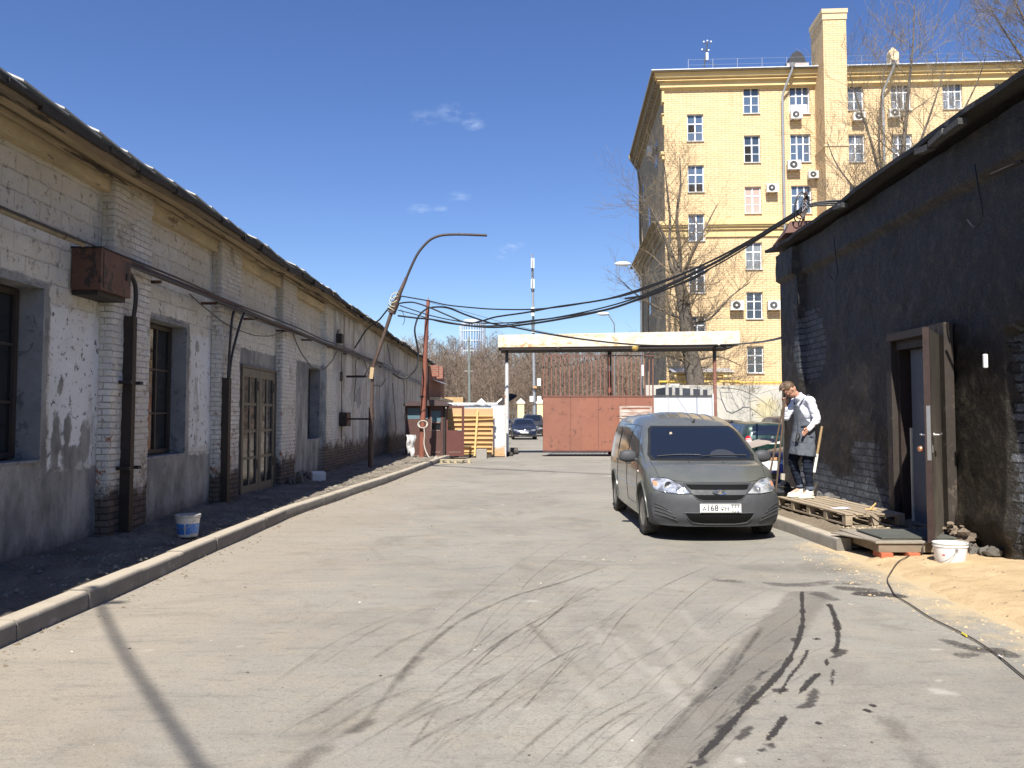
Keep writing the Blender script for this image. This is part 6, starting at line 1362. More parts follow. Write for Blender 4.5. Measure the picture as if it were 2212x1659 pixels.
hy, hx = 10.02, rwx(10.02)-.07; ey, ex = 9.16, 4.60
t = thing('open_door', 'weathered brown steel faced door standing ajar towards the viewer, with silver handles', 'door', (hx, hy, .2))
dv = Vector((ex-hx, ey-hy, 0)); Ld = dv.length; A_ = math.atan2(dv.y, dv.x); RD = Matrix.Translation((hx, hy, 0)) @ Matrix.Rotation(A_, 4, 'Z')
g = G('door_weathered', rough=.55); n = g.noise(3, 6, .7, g.vscale((1, 1, .3))); z = g.sep(g.geo('Position'))[2]; c = g.mix(g.ramp(n, .35, .65), (.06, .048, .038), (.20, .175, .14)); c = g.mix(g.ramp(z, 1.9, .6, .75, 0), c, (.04, .034, .03)); g.set('Base Color', c); g.bump(n, .4, .01)
zb_, zt_ = .24, 2.58
MB().box(.0, Ld, -.018, .02, zb_, zt_, RD).build('leaf', g.m, t)
MB().box(Ld-.004+.005, Ld+.02, -.040, .026, zb_-.02, zt_+.01, RD).build('edge_trim', m('edge_redbrown', (.036, .018, .014), .6, var=.4, spots=(.10, .055, .035), sth=.64), t)
MB().box(.01, Ld-.001, -.036, -.019, zb_+.03, zt_-.02, RD).build('back_panel', m('back_redbrown', (.075, .034, .027), .6, var=.3), t)
al = G('brushed_steel', (.55, .54, .52), .35, .9).m
MB().box(Ld+.021, Ld+.026, -.02, .02, 1.12, 1.72, RD).build('lock_plate', al, t)
def lever(s_, nm, mat=al):
    mb = MB(); mb.tube([Vector((Ld-.08, s_*.03, 1.40)), Vector((Ld-.08, s_*.09, 1.40)), Vector((Ld-.09, s_*.10, 1.40)), Vector((Ld-.21, s_*.10, 1.41))], .011, 8); mb.lathe([(0, .0), (.028, .0), (.028, .01), (0, .012)], 12, Matrix.Translation((Ld-.08, s_*.035, 1.40)) @ Matrix.Rotation(-s_*math.pi/2, 4, 'X'))
    b_ = MB(); b_.add(mb.v, mb.f, RD); b_.build(nm, mat, t, smooth=True)
lever(1, 'handle'); lever(-1, 'handle')
mb = MB(); mb.sphere((Ld-.08, -.10, 1.24), .035, 10, 8, RD); mb.build('knob', G('copper_knob', (.62, .30, .17), .3, .7).m, t, smooth=True)
mb = MB(); mb.box(Ld-.10, Ld-.06, .0205, .03, 1.2, 1.28, RD); mb.build('keyhole', al, t)
mb = MB(); 
for zz in (.45, 2.2): mb.tube([RD @ Vector((-.03, -.02, zz)), RD @ Vector((-.03, -.02, zz+.16))], .022, 8)
mb.build('hinge', MT['pale_wood_post'] if 'pale_wood_post' in MT else al, t)
tag(MB().box(rwx(8.85)-.17, rwx(8.85)-.125, 8.84, 8.875, 2.12, 2.27).build('tube_fitting', m('antenna_white', (0, 0, 0)), bevel=.01), 'small white tube fixed upright on the black wall at right', 'fitting')
tag(MB().tube([(rwx(8.1)-.3, 8.35, 4.07), (rwx(8.1)-.2, 8.0, 4.10)], .018, 6).build('bracket_pin', drk), 'dark iron pin sticking from the black wall under the eaves', 'pin')
# ------------------------------------------------------------------ pallet, step platform, bricks, buckets, cable
pallet('pallet', 'long weathered wooden pallet on the dirt by the black wall, man standing on it', (4.64, 12.0, .195), math.pi/2+.06, 2.35, .80, .15, 6, pw, gap=.035, bearers=5)
rr = random.Random(31)
tag(MB().bar((4.78, 11.15, .36), (4.95, 11.35, .42), .012, .02).bar((4.74, 11.2, .36), (4.86, 11.12, .372), .02, .012).build('wood_splinter', yel), 'pale splinter of wood lying on the near end of the pallet', 'stick')
tag(MB().add([(4.38, 11.25, .352), (4.62, 11.35, .353), (4.60, 11.55, .356), (4.36, 11.45, .350)], [(0, 1, 2, 3)]).build('paper_scrap', G('paper_violet', (.62, .55, .60), .8).m), 'crumpled pale violet paper scrap on the pallet', 'paper')
pc = m('platform_wood', (.21, .165, .115), .88, var=.35, scale=3, spots=(.10, .08, .055), sth=.6, bump=.6, stretch=(.3, 2, 2))
t = thing('door_step', 'low wooden step box carried on red bricks in front of the doorway', 'step', (4.55, 9.7, .05))
MB().box(4.06, 5.02, 9.26, 9.30, .10, .195).build('front_board', pc, t, bevel=.003)
MB().box(4.06, 5.02, 10.22, 10.26, .10, .195).box(4.06, 4.10, 9.301, 10.219, .10, .194).build('side_board', pc, t)
MB().box(4.02, 5.05, 9.24, 10.28, .197, .222).build('top_board', m('ply_grey', (.27, .235, .185), .9, var=.3, spots=(.15, .12, .09), sth=.6), t, bevel=.004)
mb = MB(); mb.add([(3.86, 10.12, .20), (4.03, 9.30, .224), (4.5, 9.36, .228), (4.45, 10.2, .226)], [(0, 1, 2, 3)]); mb.add([(3.86, 10.12, .188), (4.03, 9.30, .212), (4.5, 9.36, .2225), (4.45, 10.2, .2222)], [(3, 2, 1, 0)]); mb.add([(3.86, 10.12, .20), (3.86, 10.12, .188), (4.03, 9.30, .212), (4.03, 9.30, .224)], [(0, 1, 2, 3)])
tag(mb.build('plywood_sheet', m('ply_grey', (0, 0, 0))), 'thin grey plywood sheet bridging from the step to the kerb end', 'board')
tag(MB().box(4.14, 4.98, 9.36, 10.06, .232, .250).build('door_mat', m('mat_green_grey', (.085, .088, .075), 1, var=.25, bump=1, bdist=.01, bscale=90), bevel=.004), 'dark grey green rubber mat lying on the door step', 'mat')
rb = m('red_brick_single', (.42, .115, .055), .85, var=.25, bump=.5)
for i, (x_, y_, lb) in enumerate([(4.14, 9.34, 'red brick under the left front corner of the step'), (4.43, 9.34, 'red brick under the middle of the step')]):
    MB().cb((x_, y_, .068), (.13, .25, .064), rot=Matrix.Rotation(.1*i-.05, 3, 'Z')).build('brick', rb, bevel=.006); tag(bpy.data.objects['brick' if i == 0 else 'brick.001'], lb, 'brick', 'bricks under the step')
tag(MB().cb((4.86, 9.36, .068), (.13, .25, .064)).build('brick', rb, bevel=.006), 'shaded red brick under right end of the step', 'brick', 'bricks under the step')
g = G('bucket_white', rough=.35, spec=.5); n = g.noise(9, 5, .7); g.set('Base Color', g.mix(g.ramp(n, .60, .66, 0, .35), (.78, .78, .77), (.55, .55, .55)))
wl_ = (4.64, 8.86, .055)
t, T = bucket('bucket', 'white plastic bucket with wire handle standing on sand under the open door', wl_, .148, .166, .215, g.m)
MB().lathe([(0, .150), (.150, .150), (.150, .152), (0, .152)], 28, T).build('contents', m('grey_paint_fill', (.22, .25, .24), .5), t)
mb = MB(); mb.lathe([(.168, .205), (.174, .206), (.174, .214), (.168, .215)], 30, T, close=True); mb.build('rim', m('rim_dirty', (.45, .44, .38), .7), t, smooth=True)
hp = [T @ Vector((.168*math.sin(a)*1.0-.02*math.sin(a), -.168*math.cos(a)*.2-.172*math.sin(max(a, 0))*0-.168, .17-.09*math.sin(a))) for a in np.linspace(.1, 1.2, 5)]
mb = MB(); mb.tube(smooth_pts([T @ Vector((-.02, -.172, .16)), T @ Vector((-.06, -.180, .11)), T @ Vector((-.12, -.150, .05)), T @ Vector((-.155, -.06, .02)), T @ Vector((-.175, .04, .09))], 4), .0035, 6); mb.sphere(T @ Vector((-.02, -.172, .162)), .016, 8, 6); mb.build('handle', m('wire_steel', (0, 0, 0)), t)
mb = MB(); mb.add([T @ Vector((.158*math.cos(a), .158*math.sin(a), z_)) for a in (-2.55, -2.38) for z_ in (.09, .14)], [(0, 2, 3, 1)]); mb.build('label', G('label_red', (.45, .04, .03), .5).m, t)
def sandz(x, y):
    a = sandf(np.array([x]), np.array([y])); return float(a[2][0])
def cpt(px, py, z=.03):
    p = gp(px, py, z); zz = max(sandz(p.x, p.y) if 3.2 < p.x < 5.4 and 2.2 < p.y < 10.6 else -1, gz(p.x, p.y)); p.z = zz+.014; return p
cp = [cpt(x, y) for x, y in [(1972, 1205), (1960, 1212), (1940, 1220), (1922, 1238), (1917, 1252), (1925, 1268), (1935, 1282), (1965, 1300), (2010, 1328), (2060, 1352), (2100, 1372), (2150, 1405), (2212, 1455), (2260, 1490), (2320, 1540)]]
cp = [Vector((4.80, 9.62, .262)), Vector((4.66, 9.30, .25)), Vector((4.54, 9.235, .19)), Vector((4.52, 9.22, .10))]+cp
mb = MB(); mb.tube(smooth_pts(cp, 5), .006, 6)
t = thing('extension_cord', 'thin dark extension cord curving over the sand and out across the tarmac', 'cord', cp[5]); mb.build('cord', m('cord_brown', (.07, .055, .045), .6, bump=0), t, smooth=True)
mb = MB(); a = cpt(2078, 1361); b = cpt(2088, 1367); mb.tube([a, b], .0075, 6); mb.build('yellow_tape', G('tape_yellow', (.6, .5, .05), .5).m, t)
mb = MB(); a = cpt(2157, 1410); b = cpt(2163, 1414); mb.tube([a, b], .0075, 6); mb.build('white_tape', G('tape_white', (.7, .7, .7), .5).m, t)
cd = [Vector((4.62, 10.9, .345)), Vector((4.66, 10.8, .30)), Vector((4.72, 10.62, .235)), Vector((4.84, 10.45, .225)), Vector((4.9, 10.3, .235)), Vector((4.85, 10.0, .262))]
mb = MB(); mb.tube(smooth_pts(cd, 5), .009, 6); tag(mb.build('cable', m_rub, smooth=True), 'short black cable running from pallet end to the step mat', 'cable')
# rubble at the wall foot beside the door, and plaster chunks along the wall
def rubble(name, lb, n_, gen, mat, s0, s1, seed):
    rr = random.Random(seed); mb = MB()
    for i in range(n_):
        c_ = gen(rr); s_ = rr.uniform(s0, s1); b = len(mb.v)
        mb.sphere(c_, (s_*rr.uniform(.7, 1.4), s_*rr.uniform(.7, 1.4), s_*rr.uniform(.5, 1)), 7, 4, None)
        for k in range(b, len(mb.v)): p = mb.v[k]; mb.v[k] = tuple(p[j]+rr.uniform(-1, 1)*s_*.22 for j in range(3))
    return tag(mb.build(name, mat), lb, 'rubble', kind='stuff')
rubble('rubble', 'broken stones heaped at the foot of black wall beside the open door', 34, lambda r: (rwx(9.5)-.12+r.uniform(-.1, .12), 9.62+r.uniform(-.28, .3), .08+r.random()**2*.33), m('rubble_brown', (.17, .13, .095), .95, var=.4), .025, .07, 5)
rubble('rubble', 'large grey broken footing stones right of white bucket', 9, lambda r: (rwx(9)-.14+r.uniform(-.06, .1), 9.15+r.uniform(-.25, .28), .06+r.uniform(0, .10)), m('rubble_grey2', (.10, .09, .075), .95, var=.35), .04, .085, 6)
rubble('rubble', 'grey plaster chunks and dirt along foot of black wall behind the pallet', 90, lambda r: (lambda y_: (rwx(y_)-.24+r.uniform(-.12, .14), y_, .19+r.random()*.12))(r.uniform(11.4, 15.4)), m('rubble_dark', (.105, .10, .095), .95, var=.45), .03, .085, 7)
rubble('dirt_bags', 'dark heap of bagged rubbish between man and blue car', 6, lambda r: (4.35+r.uniform(-.12, .18), 13.75+r.uniform(-.2, .3), .32+r.uniform(0, .10)), m('black_bag', (.016, .017, .019), .4, bump=.4), .12, .20, 8)
rubble('wood_chips', 'pale wood chips scattered by the near end of the pallet', 40, lambda r: (4.5+r.uniform(-.25, .3), 10.72+r.uniform(-.12, .12), .165+r.uniform(0, .02)), m('chips', (.45, .36, .24), .9), .006, .022, 9)
# tools
mb = MB(); top = at(1775.5, 921, 13.35); bot = Vector((4.70, 13.15, .34)); mid = top.lerp(bot, .36); mid2 = top.lerp(bot, .60)
t = thing('shovel', 'wooden tool handle with white painted lower part leaning by the black wall', 'shovel', bot)
MB().tube([top, top.lerp(bot, .15), mid, mid2+Vector((0, 0, 0))], [.019, .021, .020, .019], 8).build('handle', m('handle_wood', (.27, .18, .085), .7, var=.3), t, smooth=True)
mw = top.lerp(bot, .46); 
MB().tube([top.lerp(bot, .40), top.lerp(bot, .66)], .0215, 8).build('painted_grip', m('cap_white', (0, 0, 0)), t, smooth=True)
mb = MB(); mb.tube([top.lerp(bot, .66), top.lerp(bot, .80)], .018, 8); e = top.lerp(bot, .80); d = (bot-top).normalized(); s_ = Vector((1, 0, 0))
mb.add([e+s_*-.09, e+s_*.09, e+s_*.10+d*.22, e+d*.3+Vector((0, -.03, 0)), e-s_*.10+d*.22, e+s_*-.09+Vector((0, .006, 0)), e+s_*.09+Vector((0, .006, 0)), e+s_*.10+d*.22+Vector((0, .006, 0)), e+d*.3+Vector((0, -.024, 0)), e-s_*.10+d*.22+Vector((0, .006, 0))], [(0, 1, 2, 3, 4), (9, 8, 7, 6, 5)]); mb.build('blade', drk, t)
mtl = m('tool_handle', (.11, .075, .05), .6, var=.3)
for i, (bx, by, lb) in enumerate([(1661, 1046, 'long thin brown tool handle leaning outward, left of the pair by the van'), (1674, 1083, 'long thin brown tool handle, right of the pair by the van')]):
    a = at(1695+i*1.2, 861, 12.75); b = at(bx, by, 12.95); b.z = .22; q = at(bx, by, 12.95)
    # follow the sight line down to the ground
    kk = (at([1663.5, 1677][i], [1022, 1050][i], 12.85)-a); b = a+kk*((a.z-.2)/(-kk.z))
    t = thing('tool_handle', lb, 'tool', b, 0, 'pair of tool handles leaning together'); MB().tube([a, a.lerp(b, .5), b], [.014, .015, .016], 8).build('shaft', mtl, t, smooth=True); MB().bar(b+Vector((-.12, -.02, .02)), b+Vector((.12, .02, .02)), .04, .03).build('tool_head', drk, t)
# ================================================================== VEHICLES
def pchip(x, y, xq):
    x = np.asarray(x, float); y = np.asarray(y, float); h = np.diff(x); d = np.diff(y)/h; n = len(x); mm = np.zeros(n)
    for i in range(1, n-1):
        if d[i-1]*d[i] > 0: w1 = 2*h[i]+h[i-1]; w2 = h[i]+2*h[i-1]; mm[i] = (w1+w2)/(w1/d[i-1]+w2/d[i])
    mm[0] = d[0]; mm[-1] = d[-1]
    k = np.clip(np.searchsorted(x, xq)-1, 0, n-2); t = (xq-x[k])/h[k]
    return (2*t**3-3*t**2+1)*y[k]+(t**3-2*t**2+t)*h[k]*mm[k]+(-2*t**3+3*t**2)*y[k+1]+(t**3-t**2)*h[k]*mm[k+1]
def car_shell(st, fw, rw_, nsec=30, ncap=22):
    """st: list of (x, [(halfwidth, z) * 8]) from rear to front; fw/rw: warp functions (x,|y|,z)->dx"""
    xs = [s[0] for s in st]; x0, x1 = xs[0], xs[-1]
    X = np.concatenate([np.linspace(x0, x0+.25, 9)[:-1], np.linspace(x0+.25, x1-.3, 84)[:-1], np.linspace(x1-.3, x1, 13)])
    W = np.array([[p[0] for p in s[1]] for s in st]); Z = np.array([[p[1] for p in s[1]] for s in st]); J = W.shape[1]
    Wq = np.stack([pchip(xs, W[:, j], X) for j in range(J)], 1); Zq = np.stack([pchip(xs, Z[:, j], X) for j in range(J)], 1)
    tj = np.arange(J); tq = np.linspace(0, J-1, nsec)
    verts = []; n = nsec
    for i, x in enumerate(X):
        a = np.stack([Wq[i], Zq[i]], 1); q = []
        for t in tq:
            k = min(int(t), J-2); u = t-k; p0 = a[max(k-1, 0)]; p1 = a[k]; p2 = a[k+1]; p3 = a[min(k+2, J-1)]
            c = .5*((2*p1)+(-p0+p2)*u+(2*p0-5*p1+4*p2-p3)*u*u+(-p0+3*p1-3*p2+p3)*u**3)*.55+.45*(p1+(p2-p1)*u); q.append(c)
        q = np.array(q); q[0, 0] = 0; q[-1, 0] = 0; q[:, 0] = np.maximum(q[:, 0], 0)
        ring = [(x, w_, z_) for w_, z_ in q]+[(x, -w_, z_) for w_, z_ in q[-2:0:-1]]; verts.append(ring)
    R = len(verts[0]); V = [p for r in verts for p in r]; Fc = []
    for i in range(len(X)-1):
        for j in range(R): a = i*R+j; b = i*R+(j+1) % R; Fc.append((a, a+R, b+R, b))
    def cap(base, flip):
        rows = []
        for j in range(n):
            l = base+j; r = base+(R-j) % R
            if j in (0, n-1): rows.append([l]); continue
            row = [l]; pl = V[l]; pr = V[r]
            for k in range(1, ncap): t = k/ncap; V.append(tuple(pl[c]+(pr[c]-pl[c])*t for c in range(3))); row.append(len(V)-1)
            row.append(r); rows.append(row)
        for a, b in zip(rows[:-1], rows[1:]):
            if len(a) == 1: fs = [(a[0], b[k], b[k+1]) for k in range(len(b)-1)]
            elif len(b) == 1: fs = [(a[k+1], a[k], b[0]) for k in range(len(a)-1)]
            else: fs = [(a[k], b[k], b[k+1], a[k+1]) for k in range(len(a)-1)]
            Fc.extend([f[::-1] for f in fs] if flip else fs)
    cap(0, True); cap((len(X)-1)*R, False)
    V = [(x+fw(x, abs(y), z)+rw_(x, abs(y), z), y, z) for x, y, z in V]
    me = bpy.data.meshes.new('shell'); me.from_pydata(V, [], Fc); bm = bmesh.new(); bm.from_mesh(me); bmesh.ops.recalc_face_normals(bm, faces=bm.faces); bm.to_mesh(me); bm.free(); return me
def carve(me, cuts):
    o = bpy.data.objects.new('tmp', me); COL.objects.link(o); tmp = []
    for (x, z, r, y0, y1) in cuts:
        c = MB(); c.lathe([(r, y0), (r, y1)], 36, Matrix.Translation((x, 0, z)) @ Matrix.Rotation(-math.pi/2, 4, 'X')); k = c.build('cut', None, fix=True); tmp.append(k)
        md = o.modifiers.new('b', 'BOOLEAN'); md.operation = 'DIFFERENCE'; md.object = k; md.solver = 'EXACT'
    dg = bpy.context.evaluated_depsgraph_get(); dg.update(); r_ = bpy.data.meshes.new_from_object(o.evaluated_get(dg))
    for k in tmp: bpy.data.objects.remove(k)
    bpy.data.objects.remove(o); return r_
def bvh_of(me): return BVHTree.FromPolygons([tuple(v.co) for v in me.vertices], [tuple(p.vertices) for p in me.polygons])
def shoot(bvh, side, a, b):
    o, d = {'L': ((a, 4, b), (0, -1, 0)), 'R': ((a, -4, b), (0, 1, 0)), 'F': ((5, a, b), (-1, 0, 0)), 'B': ((-5, a, b), (1, 0, 0)), 'T': ((a, b, 4), (0, 0, -1))}[side]
    h = bvh.ray_cast(Vector(o), Vector(d)); return (h[0], h[1]) if h[0] is not None else (None, None)
def patch(bvh, side, outline, name, mat, root, off=.004, res=.04, label=None):
    pts = []
    n = len(outline)
    for i in range(n):
        a = Vector(outline[i]); b = Vector(outline[(i+1) % n]); k = max(1, int((b-a).length/res))
        for j in range(k): pts.append(a.lerp(b, j/k))
    nb = len(pts); xs = [p[0] for p in pts]; ys = [p[1] for p in pts]
    def inside(x, y):
        c = False; j = nb-1
        for i in range(nb):
            if (pts[i][1] > y) != (pts[j][1] > y) and x < (pts[j][0]-pts[i][0])*(y-pts[i][1])/(pts[j][1]-pts[i][1])+pts[i][0]: c = not c
            j = i
        return c
    inner = []
    x = min(xs)+res/2
    while x < max(xs):
        y = min(ys)+res/2
        while y < max(ys):
            if inside(x, y) and min((p[0]-x)**2+(p[1]-y)**2 for p in pts) > (res*.4)**2: inner.append(Vector((x, y)))
            y += res
        x += res
    r_ = geometry.delaunay_2d_cdt(pts+inner, [(i, (i+1) % nb) for i in range(nb)], [], 1, 1e-5)
    V = []; 
    for p in r_[0]:
        h, nn = shoot(bvh, side, p[0], p[1])
        if h is None:
            h = V[-1][0] if V else Vector((0, 0, 0)); nn = V[-1][1] if V else Vector((1, 0, 0))
        V.append((h, nn))
    me = bpy.data.meshes.new(name); me.from_pydata([h+nn*off for h, nn in V], [], [tuple(f) for f in r_[2]])
    bm = bmesh.new(); bm.from_mesh(me); bm.normal_update()
    want = {'L': (0, 1, 0), 'R': (0, -1, 0), 'F': (1, 0, 0), 'B': (-1, 0, 0), 'T': (0, 0, 1)}[side]
    if bm.faces and sum((f.normal.dot(Vector(want)) for f in bm.faces)) < 0: bmesh.ops.reverse_faces(bm, faces=bm.faces)
    bm.to_mesh(me); bm.free(); me.shade_smooth()
    return mesh_obj(name, me, mat, root)
def seam(bvh, side, line, mb, r=.0035, off=.001):
    q = []
    for a, b in zip(line[:-1], line[1:]):
        a = Vector(a); b = Vector(b); k = max(1, int((b-a).length/.05))
        for j in range(k): p = a.lerp(b, j/k); h, nn = shoot(bvh, side, p[0], p[1]); (q.append(h+nn*off) if h else None)
    h, nn = shoot(bvh, side, *line[-1]); 
    if h: q.append(h+nn*off)
    if len(q) > 1: mb.tube(q, r, 4)
def lbuild(mb, name, mat, root, **k): return mb.build(name, mat, root, rel=False, **k)
g = G('tyre', (.022, .021, .020), .85); n = g.noise(20, 3, .6); g.set('Base Color', g.mix(g.ramp(n, .4, .7), (.022, .021, .020), (.075, .068, .058))); m_tyre = g.m
m_rim = m('steel_rim', (.33, .32, .29), .5, .5, var=.15, bump=0); m_seam = G('panel_gap', (.008, .008, .008), .7).m; m_well = G('wheel_well', (.010, .010, .010), .95).m
def wheel(root, x, y, r, wd, steel=True, yaw=0):
    s_ = 1 if y > 0 else -1; t = bpy.data.objects.new('wheel', None)
    M = Matrix.Translation((x, y, r)) @ Matrix.Rotation(yaw, 4, 'Z') @ Matrix.Rotation(-s_*math.pi/2, 4, 'X')
    mb = MB(); rr = r*.63; hw = wd/2
    prof = [(rr, -hw*.8), (r*.85, -hw), (r*.96, -hw*.92), (r, -hw*.7)]
    for k in range(4): z_ = -hw*.6+hw*1.2*k/3; prof += [(r, z_-.012), (r-.008, z_-.008), (r-.008, z_+.008), (r, z_+.012)]
    prof += [(r, hw*.7), (r*.96, hw*.92), (r*.85, hw), (rr, hw*.8)]
    mb.lathe(prof, 40, M, close=True); w_ = lbuild(mb, 'wheel', m_tyre, root, smooth=True, angle=30)
    f = MB(); f.lathe([(rr*1.02, hw*.82), (rr*.96, hw*.86), (rr*.90, hw*.55), (rr*.62, hw*.35), (rr*.45, hw*.62), (rr*.22, hw*.66), (rr*.20, hw*.8), (0, hw*.82)], 32, M); lbuild(f, 'rim', m_rim, w_, smooth=True)
    if steel:
        h = MB()
        for k in range(8):
            a = 2*math.pi*k/8; h.lathe([(0, 0), (rr*.085, 0), (rr*.085, .004), (0, .004)], 10, M @ Matrix.Translation((rr*.74*math.cos(a), rr*.74*math.sin(a), hw*.44)) @ Matrix.Rotation(.28*0, 4, 'Y'))
        lbuild(h, 'rim_hole', m_seam, w_)
    else:
        h = MB()
        for k in range(5):
            a = 2*math.pi*k/5; h.bar(M @ Vector((rr*.15*math.cos(a), rr*.15*math.sin(a), hw*.8)), M @ Vector((rr*.93*math.cos(a), rr*.93*math.sin(a), hw*.75)), .03, .04)
        lbuild(h, 'spoke', m_rim, w_)
    return w_
def plate(root, M, txt, reg, w_=.52, nm='number_plate', size=1.0):
    mb = MB(); mb.box(-w_/2, w_/2, -.006, .006, -.056, .056, M); p = lbuild(mb, nm, G('plate_white', (.72, .72, .68), .45).m, root, bevel=.002)
    R = M @ Matrix.Rotation(math.pi/2, 4, 'X'); blk = m('plate_black', (.012, .012, .012), .6, bump=0)
    def put(s, sz, x, z):
        me = text_mesh(s, sz); me.transform(R @ Matrix.Translation((x, z, .0075))); mesh_obj('lettering', me, blk, p)
    put(txt[0], .076, -.205, -.010); put(txt[1], .105, -.105, .0); put(txt[2], .076, .055, -.010); put(reg, .075, .185, .016)
    put('RUS', .030, .168, -.036)
    mb = MB(); mb.box(-.251, .251, -.0085, -.0062, .049, .052, M); mb.box(-.251, .251, -.0085, -.0062, -.052, -.049, M); mb.box(-.252, -.249, -.0084, -.0062, -.05, .05, M); mb.box(.249, .252, -.0084, -.0062, -.05, .05, M); mb.box(.113, .116, -.0083, -.0062, -.05, .05, M); mb.box(.205, .235, -.0084, -.0062, -.045, -.040, M)
    lbuild(mb, 'border', blk, p)
    mb = MB(); mb.box(.205, .235, -.0082, -.0062, -.040, -.035, M); lbuild(mb, 'flag_blue', G('flag_blue', (.03, .06, .35), .5).m, p); mb = MB(); mb.box(.205, .235, -.0081, -.0062, -.045, -.0401, M)
    return p
def paint(name, c, rough=.28, metal=.55, dust=.35, dc=(.30, .27, .22)):
    g = G(name, rough=rough, metal=metal, spec=.5); n = g.noise(2.2, 5, .65); up = g.sep(g.geo('Normal'))[2]; n2 = g.noise(30, 3, .7)
    f = g.mul(g.ramp(g.addm(n, g.mul(g.math('ABSOLUTE', up), .35)), .45, .95), dust); f = g.addm(f, g.ramp(n2, .6, .8, 0, .05)); z = g.sep()[2]; f = g.math('MINIMUM', g.addm(f, g.ramp(z, .55, .2, 0, .5*dust*2)), 1)
    g.set('Base Color', g.mix(f, c, dc)); g.set('Roughness', g.ramp(f, 0, .8, rough, .75)); g.set('Metallic', g.ramp(f, 0, .6, metal, 0)); g.set('Coat Weight', g.ramp(f, 0, .5, .6, .05)); g.set('Coat Roughness', .08); return g.m
cg = G('car_glass', (.010, .013, .020), .03, 0, 1.0); n = cg.noise(1.4, 4, .6); cg.set('Roughness', cg.ramp(n, .4, .75, .02, .16)); m_cglass = cg.m
sg = G('side_glass_dusty', (.035, .036, .035), .10, 0, .9); n = sg.noise(3, 4, .6); sg.set('Base Color', sg.mix(sg.ramp(n, .4, .7, .1, .5), (.016, .018, .02), (.14, .13, .11))); m_sglass = sg.m
g = G('headlight_glass', rough=.08, spec=1.0); v = g.vor(9, g.vscale((.3, 1, 1.4)), 'F1', 'Color'); n = g.noise(9, 2, .5); g.set('Base Color', g.mix(g.ramp(n, .38, .62), (.26, .27, .29), (.80, .82, .85))); g.set('Metallic', .55); g.bump(g.noise(14, 2, .5), .8, .03); g.set('Coat Weight', 1.0); m_head = g.m
m_amber = G('indicator_amber', (.55, .26, .15), .2).m; m_red = G('tail_red', (.42, .015, .012), .15, 0, .9).m; m_tailw = G('tail_white', (.70, .55, .52), .2).m
g = G('hex_grille', rough=.7); v = g.tc(); d = g.vor(44, g.vscale((0, 1, 1.35)), 'DISTANCE_TO_EDGE', rnd=0.0); f = g.ramp(d, .03, .07); g.set('Base Color', g.mix(f, (.040, .042, .044), (.002, .002, .002))); g.set('Specular IOR Level', .15); g.bump(f, 1, -.01); m_hex = g.m
def veh_finish(root, me, mat, bumper=None):
    pass

# ------------------------------------------------------------------ the grey van
def S8(zb, wb, wsill, zs, wm, zm, wbl, zbl, wt, zt, wr, zr, ztop): return [(0, zb), (wb, zb), (wsill, zs), (wm, zm), (wbl, zbl), (wt, zt), (wr, zr), (0, ztop)]
VAN = [(-2.20, S8(.36, .72, .79, .46, .83, .72, .81, .99, .73, 1.36, .57, 1.52, 1.565)),
       (-2.05, S8(.30, .78, .83, .42, .862, .70, .842, 1.0, .755, 1.40, .60, 1.565, 1.62)),
       (-1.40, S8(.22, .80, .85, .36, .875, .68, .858, 1.0, .765, 1.42, .61, 1.60, 1.665)),
       (-.30, S8(.20, .80, .85, .34, .875, .66, .860, .99, .765, 1.41, .61, 1.595, 1.66)),
       (.25, S8(.20, .80, .85, .34, .875, .66, .860, .975, .762, 1.36, .61, 1.53, 1.595)),
       (.58, S8(.20, .80, .85, .34, .875, .66, .860, .965, .760, 1.30, .62, 1.435, 1.485)),
       (.95, S8(.20, .80, .85, .34, .875, .66, .858, .95, .785, 1.14, .70, 1.245, 1.28)),
       (1.30, S8(.20, .80, .85, .34, .872, .66, .853, .92, .80, .995, .73, 1.035, 1.055)),
       (1.42, S8(.20, .80, .85, .34, .872, .66, .850, .905, .80, .950, .72, .978, .995)),
       (1.75, S8(.20, .80, .85, .34, .870, .63, .842, .845, .79, .895, .66, .928, .945)),
       (2.05, S8(.19, .79, .84, .32, .862, .58, .832, .75, .77, .815, .62, .848, .862)),
       (2.22, S8(.19, .76, .82, .30, .845, .52, .815, .66, .75, .735, .58, .768, .780)),
       (2.30, S8(.20, .73, .80, .29, .825, .46, .80, .58, .73, .645, .55, .675, .69))]
def ss(a, b, x): t = min(max((x-a)/(b-a), 0), 1); return t*t*(3-2*t)
def vfw(x, y, z): return -(.30*(y/.86)**3.2 + .16*ss(.50, .95, z) + .07*ss(.34, .18, z) if z < 2 else 0)*ss(1.55, 2.30, x)
def vrw(x, y, z): return (.10*(y/.86)**4 + .10*ss(.9, 1.6, z))*ss(-1.85, -2.20, x)
def split_mesh(me, pred):
    """returns two meshes: faces failing / passing pred(center)"""
    out_ = []
    for keep in (False, True):
        bm = bmesh.new(); bm.from_mesh(me); dl = [f for f in bm.faces if bool(pred(f.calc_center_median(), f.normal)) != keep]; bmesh.ops.delete(bm, geom=dl, context='FACES')
        m2 = bpy.data.meshes.new('part'); bm.to_mesh(m2); bm.free(); out_.append(m2)
    return out_
def finish_shell(me, name, mat, root, ang=35):
    me.shade_smooth(); me.set_sharp_from_angle(angle=rad(ang)); return mesh_obj(name, me, mat, root)
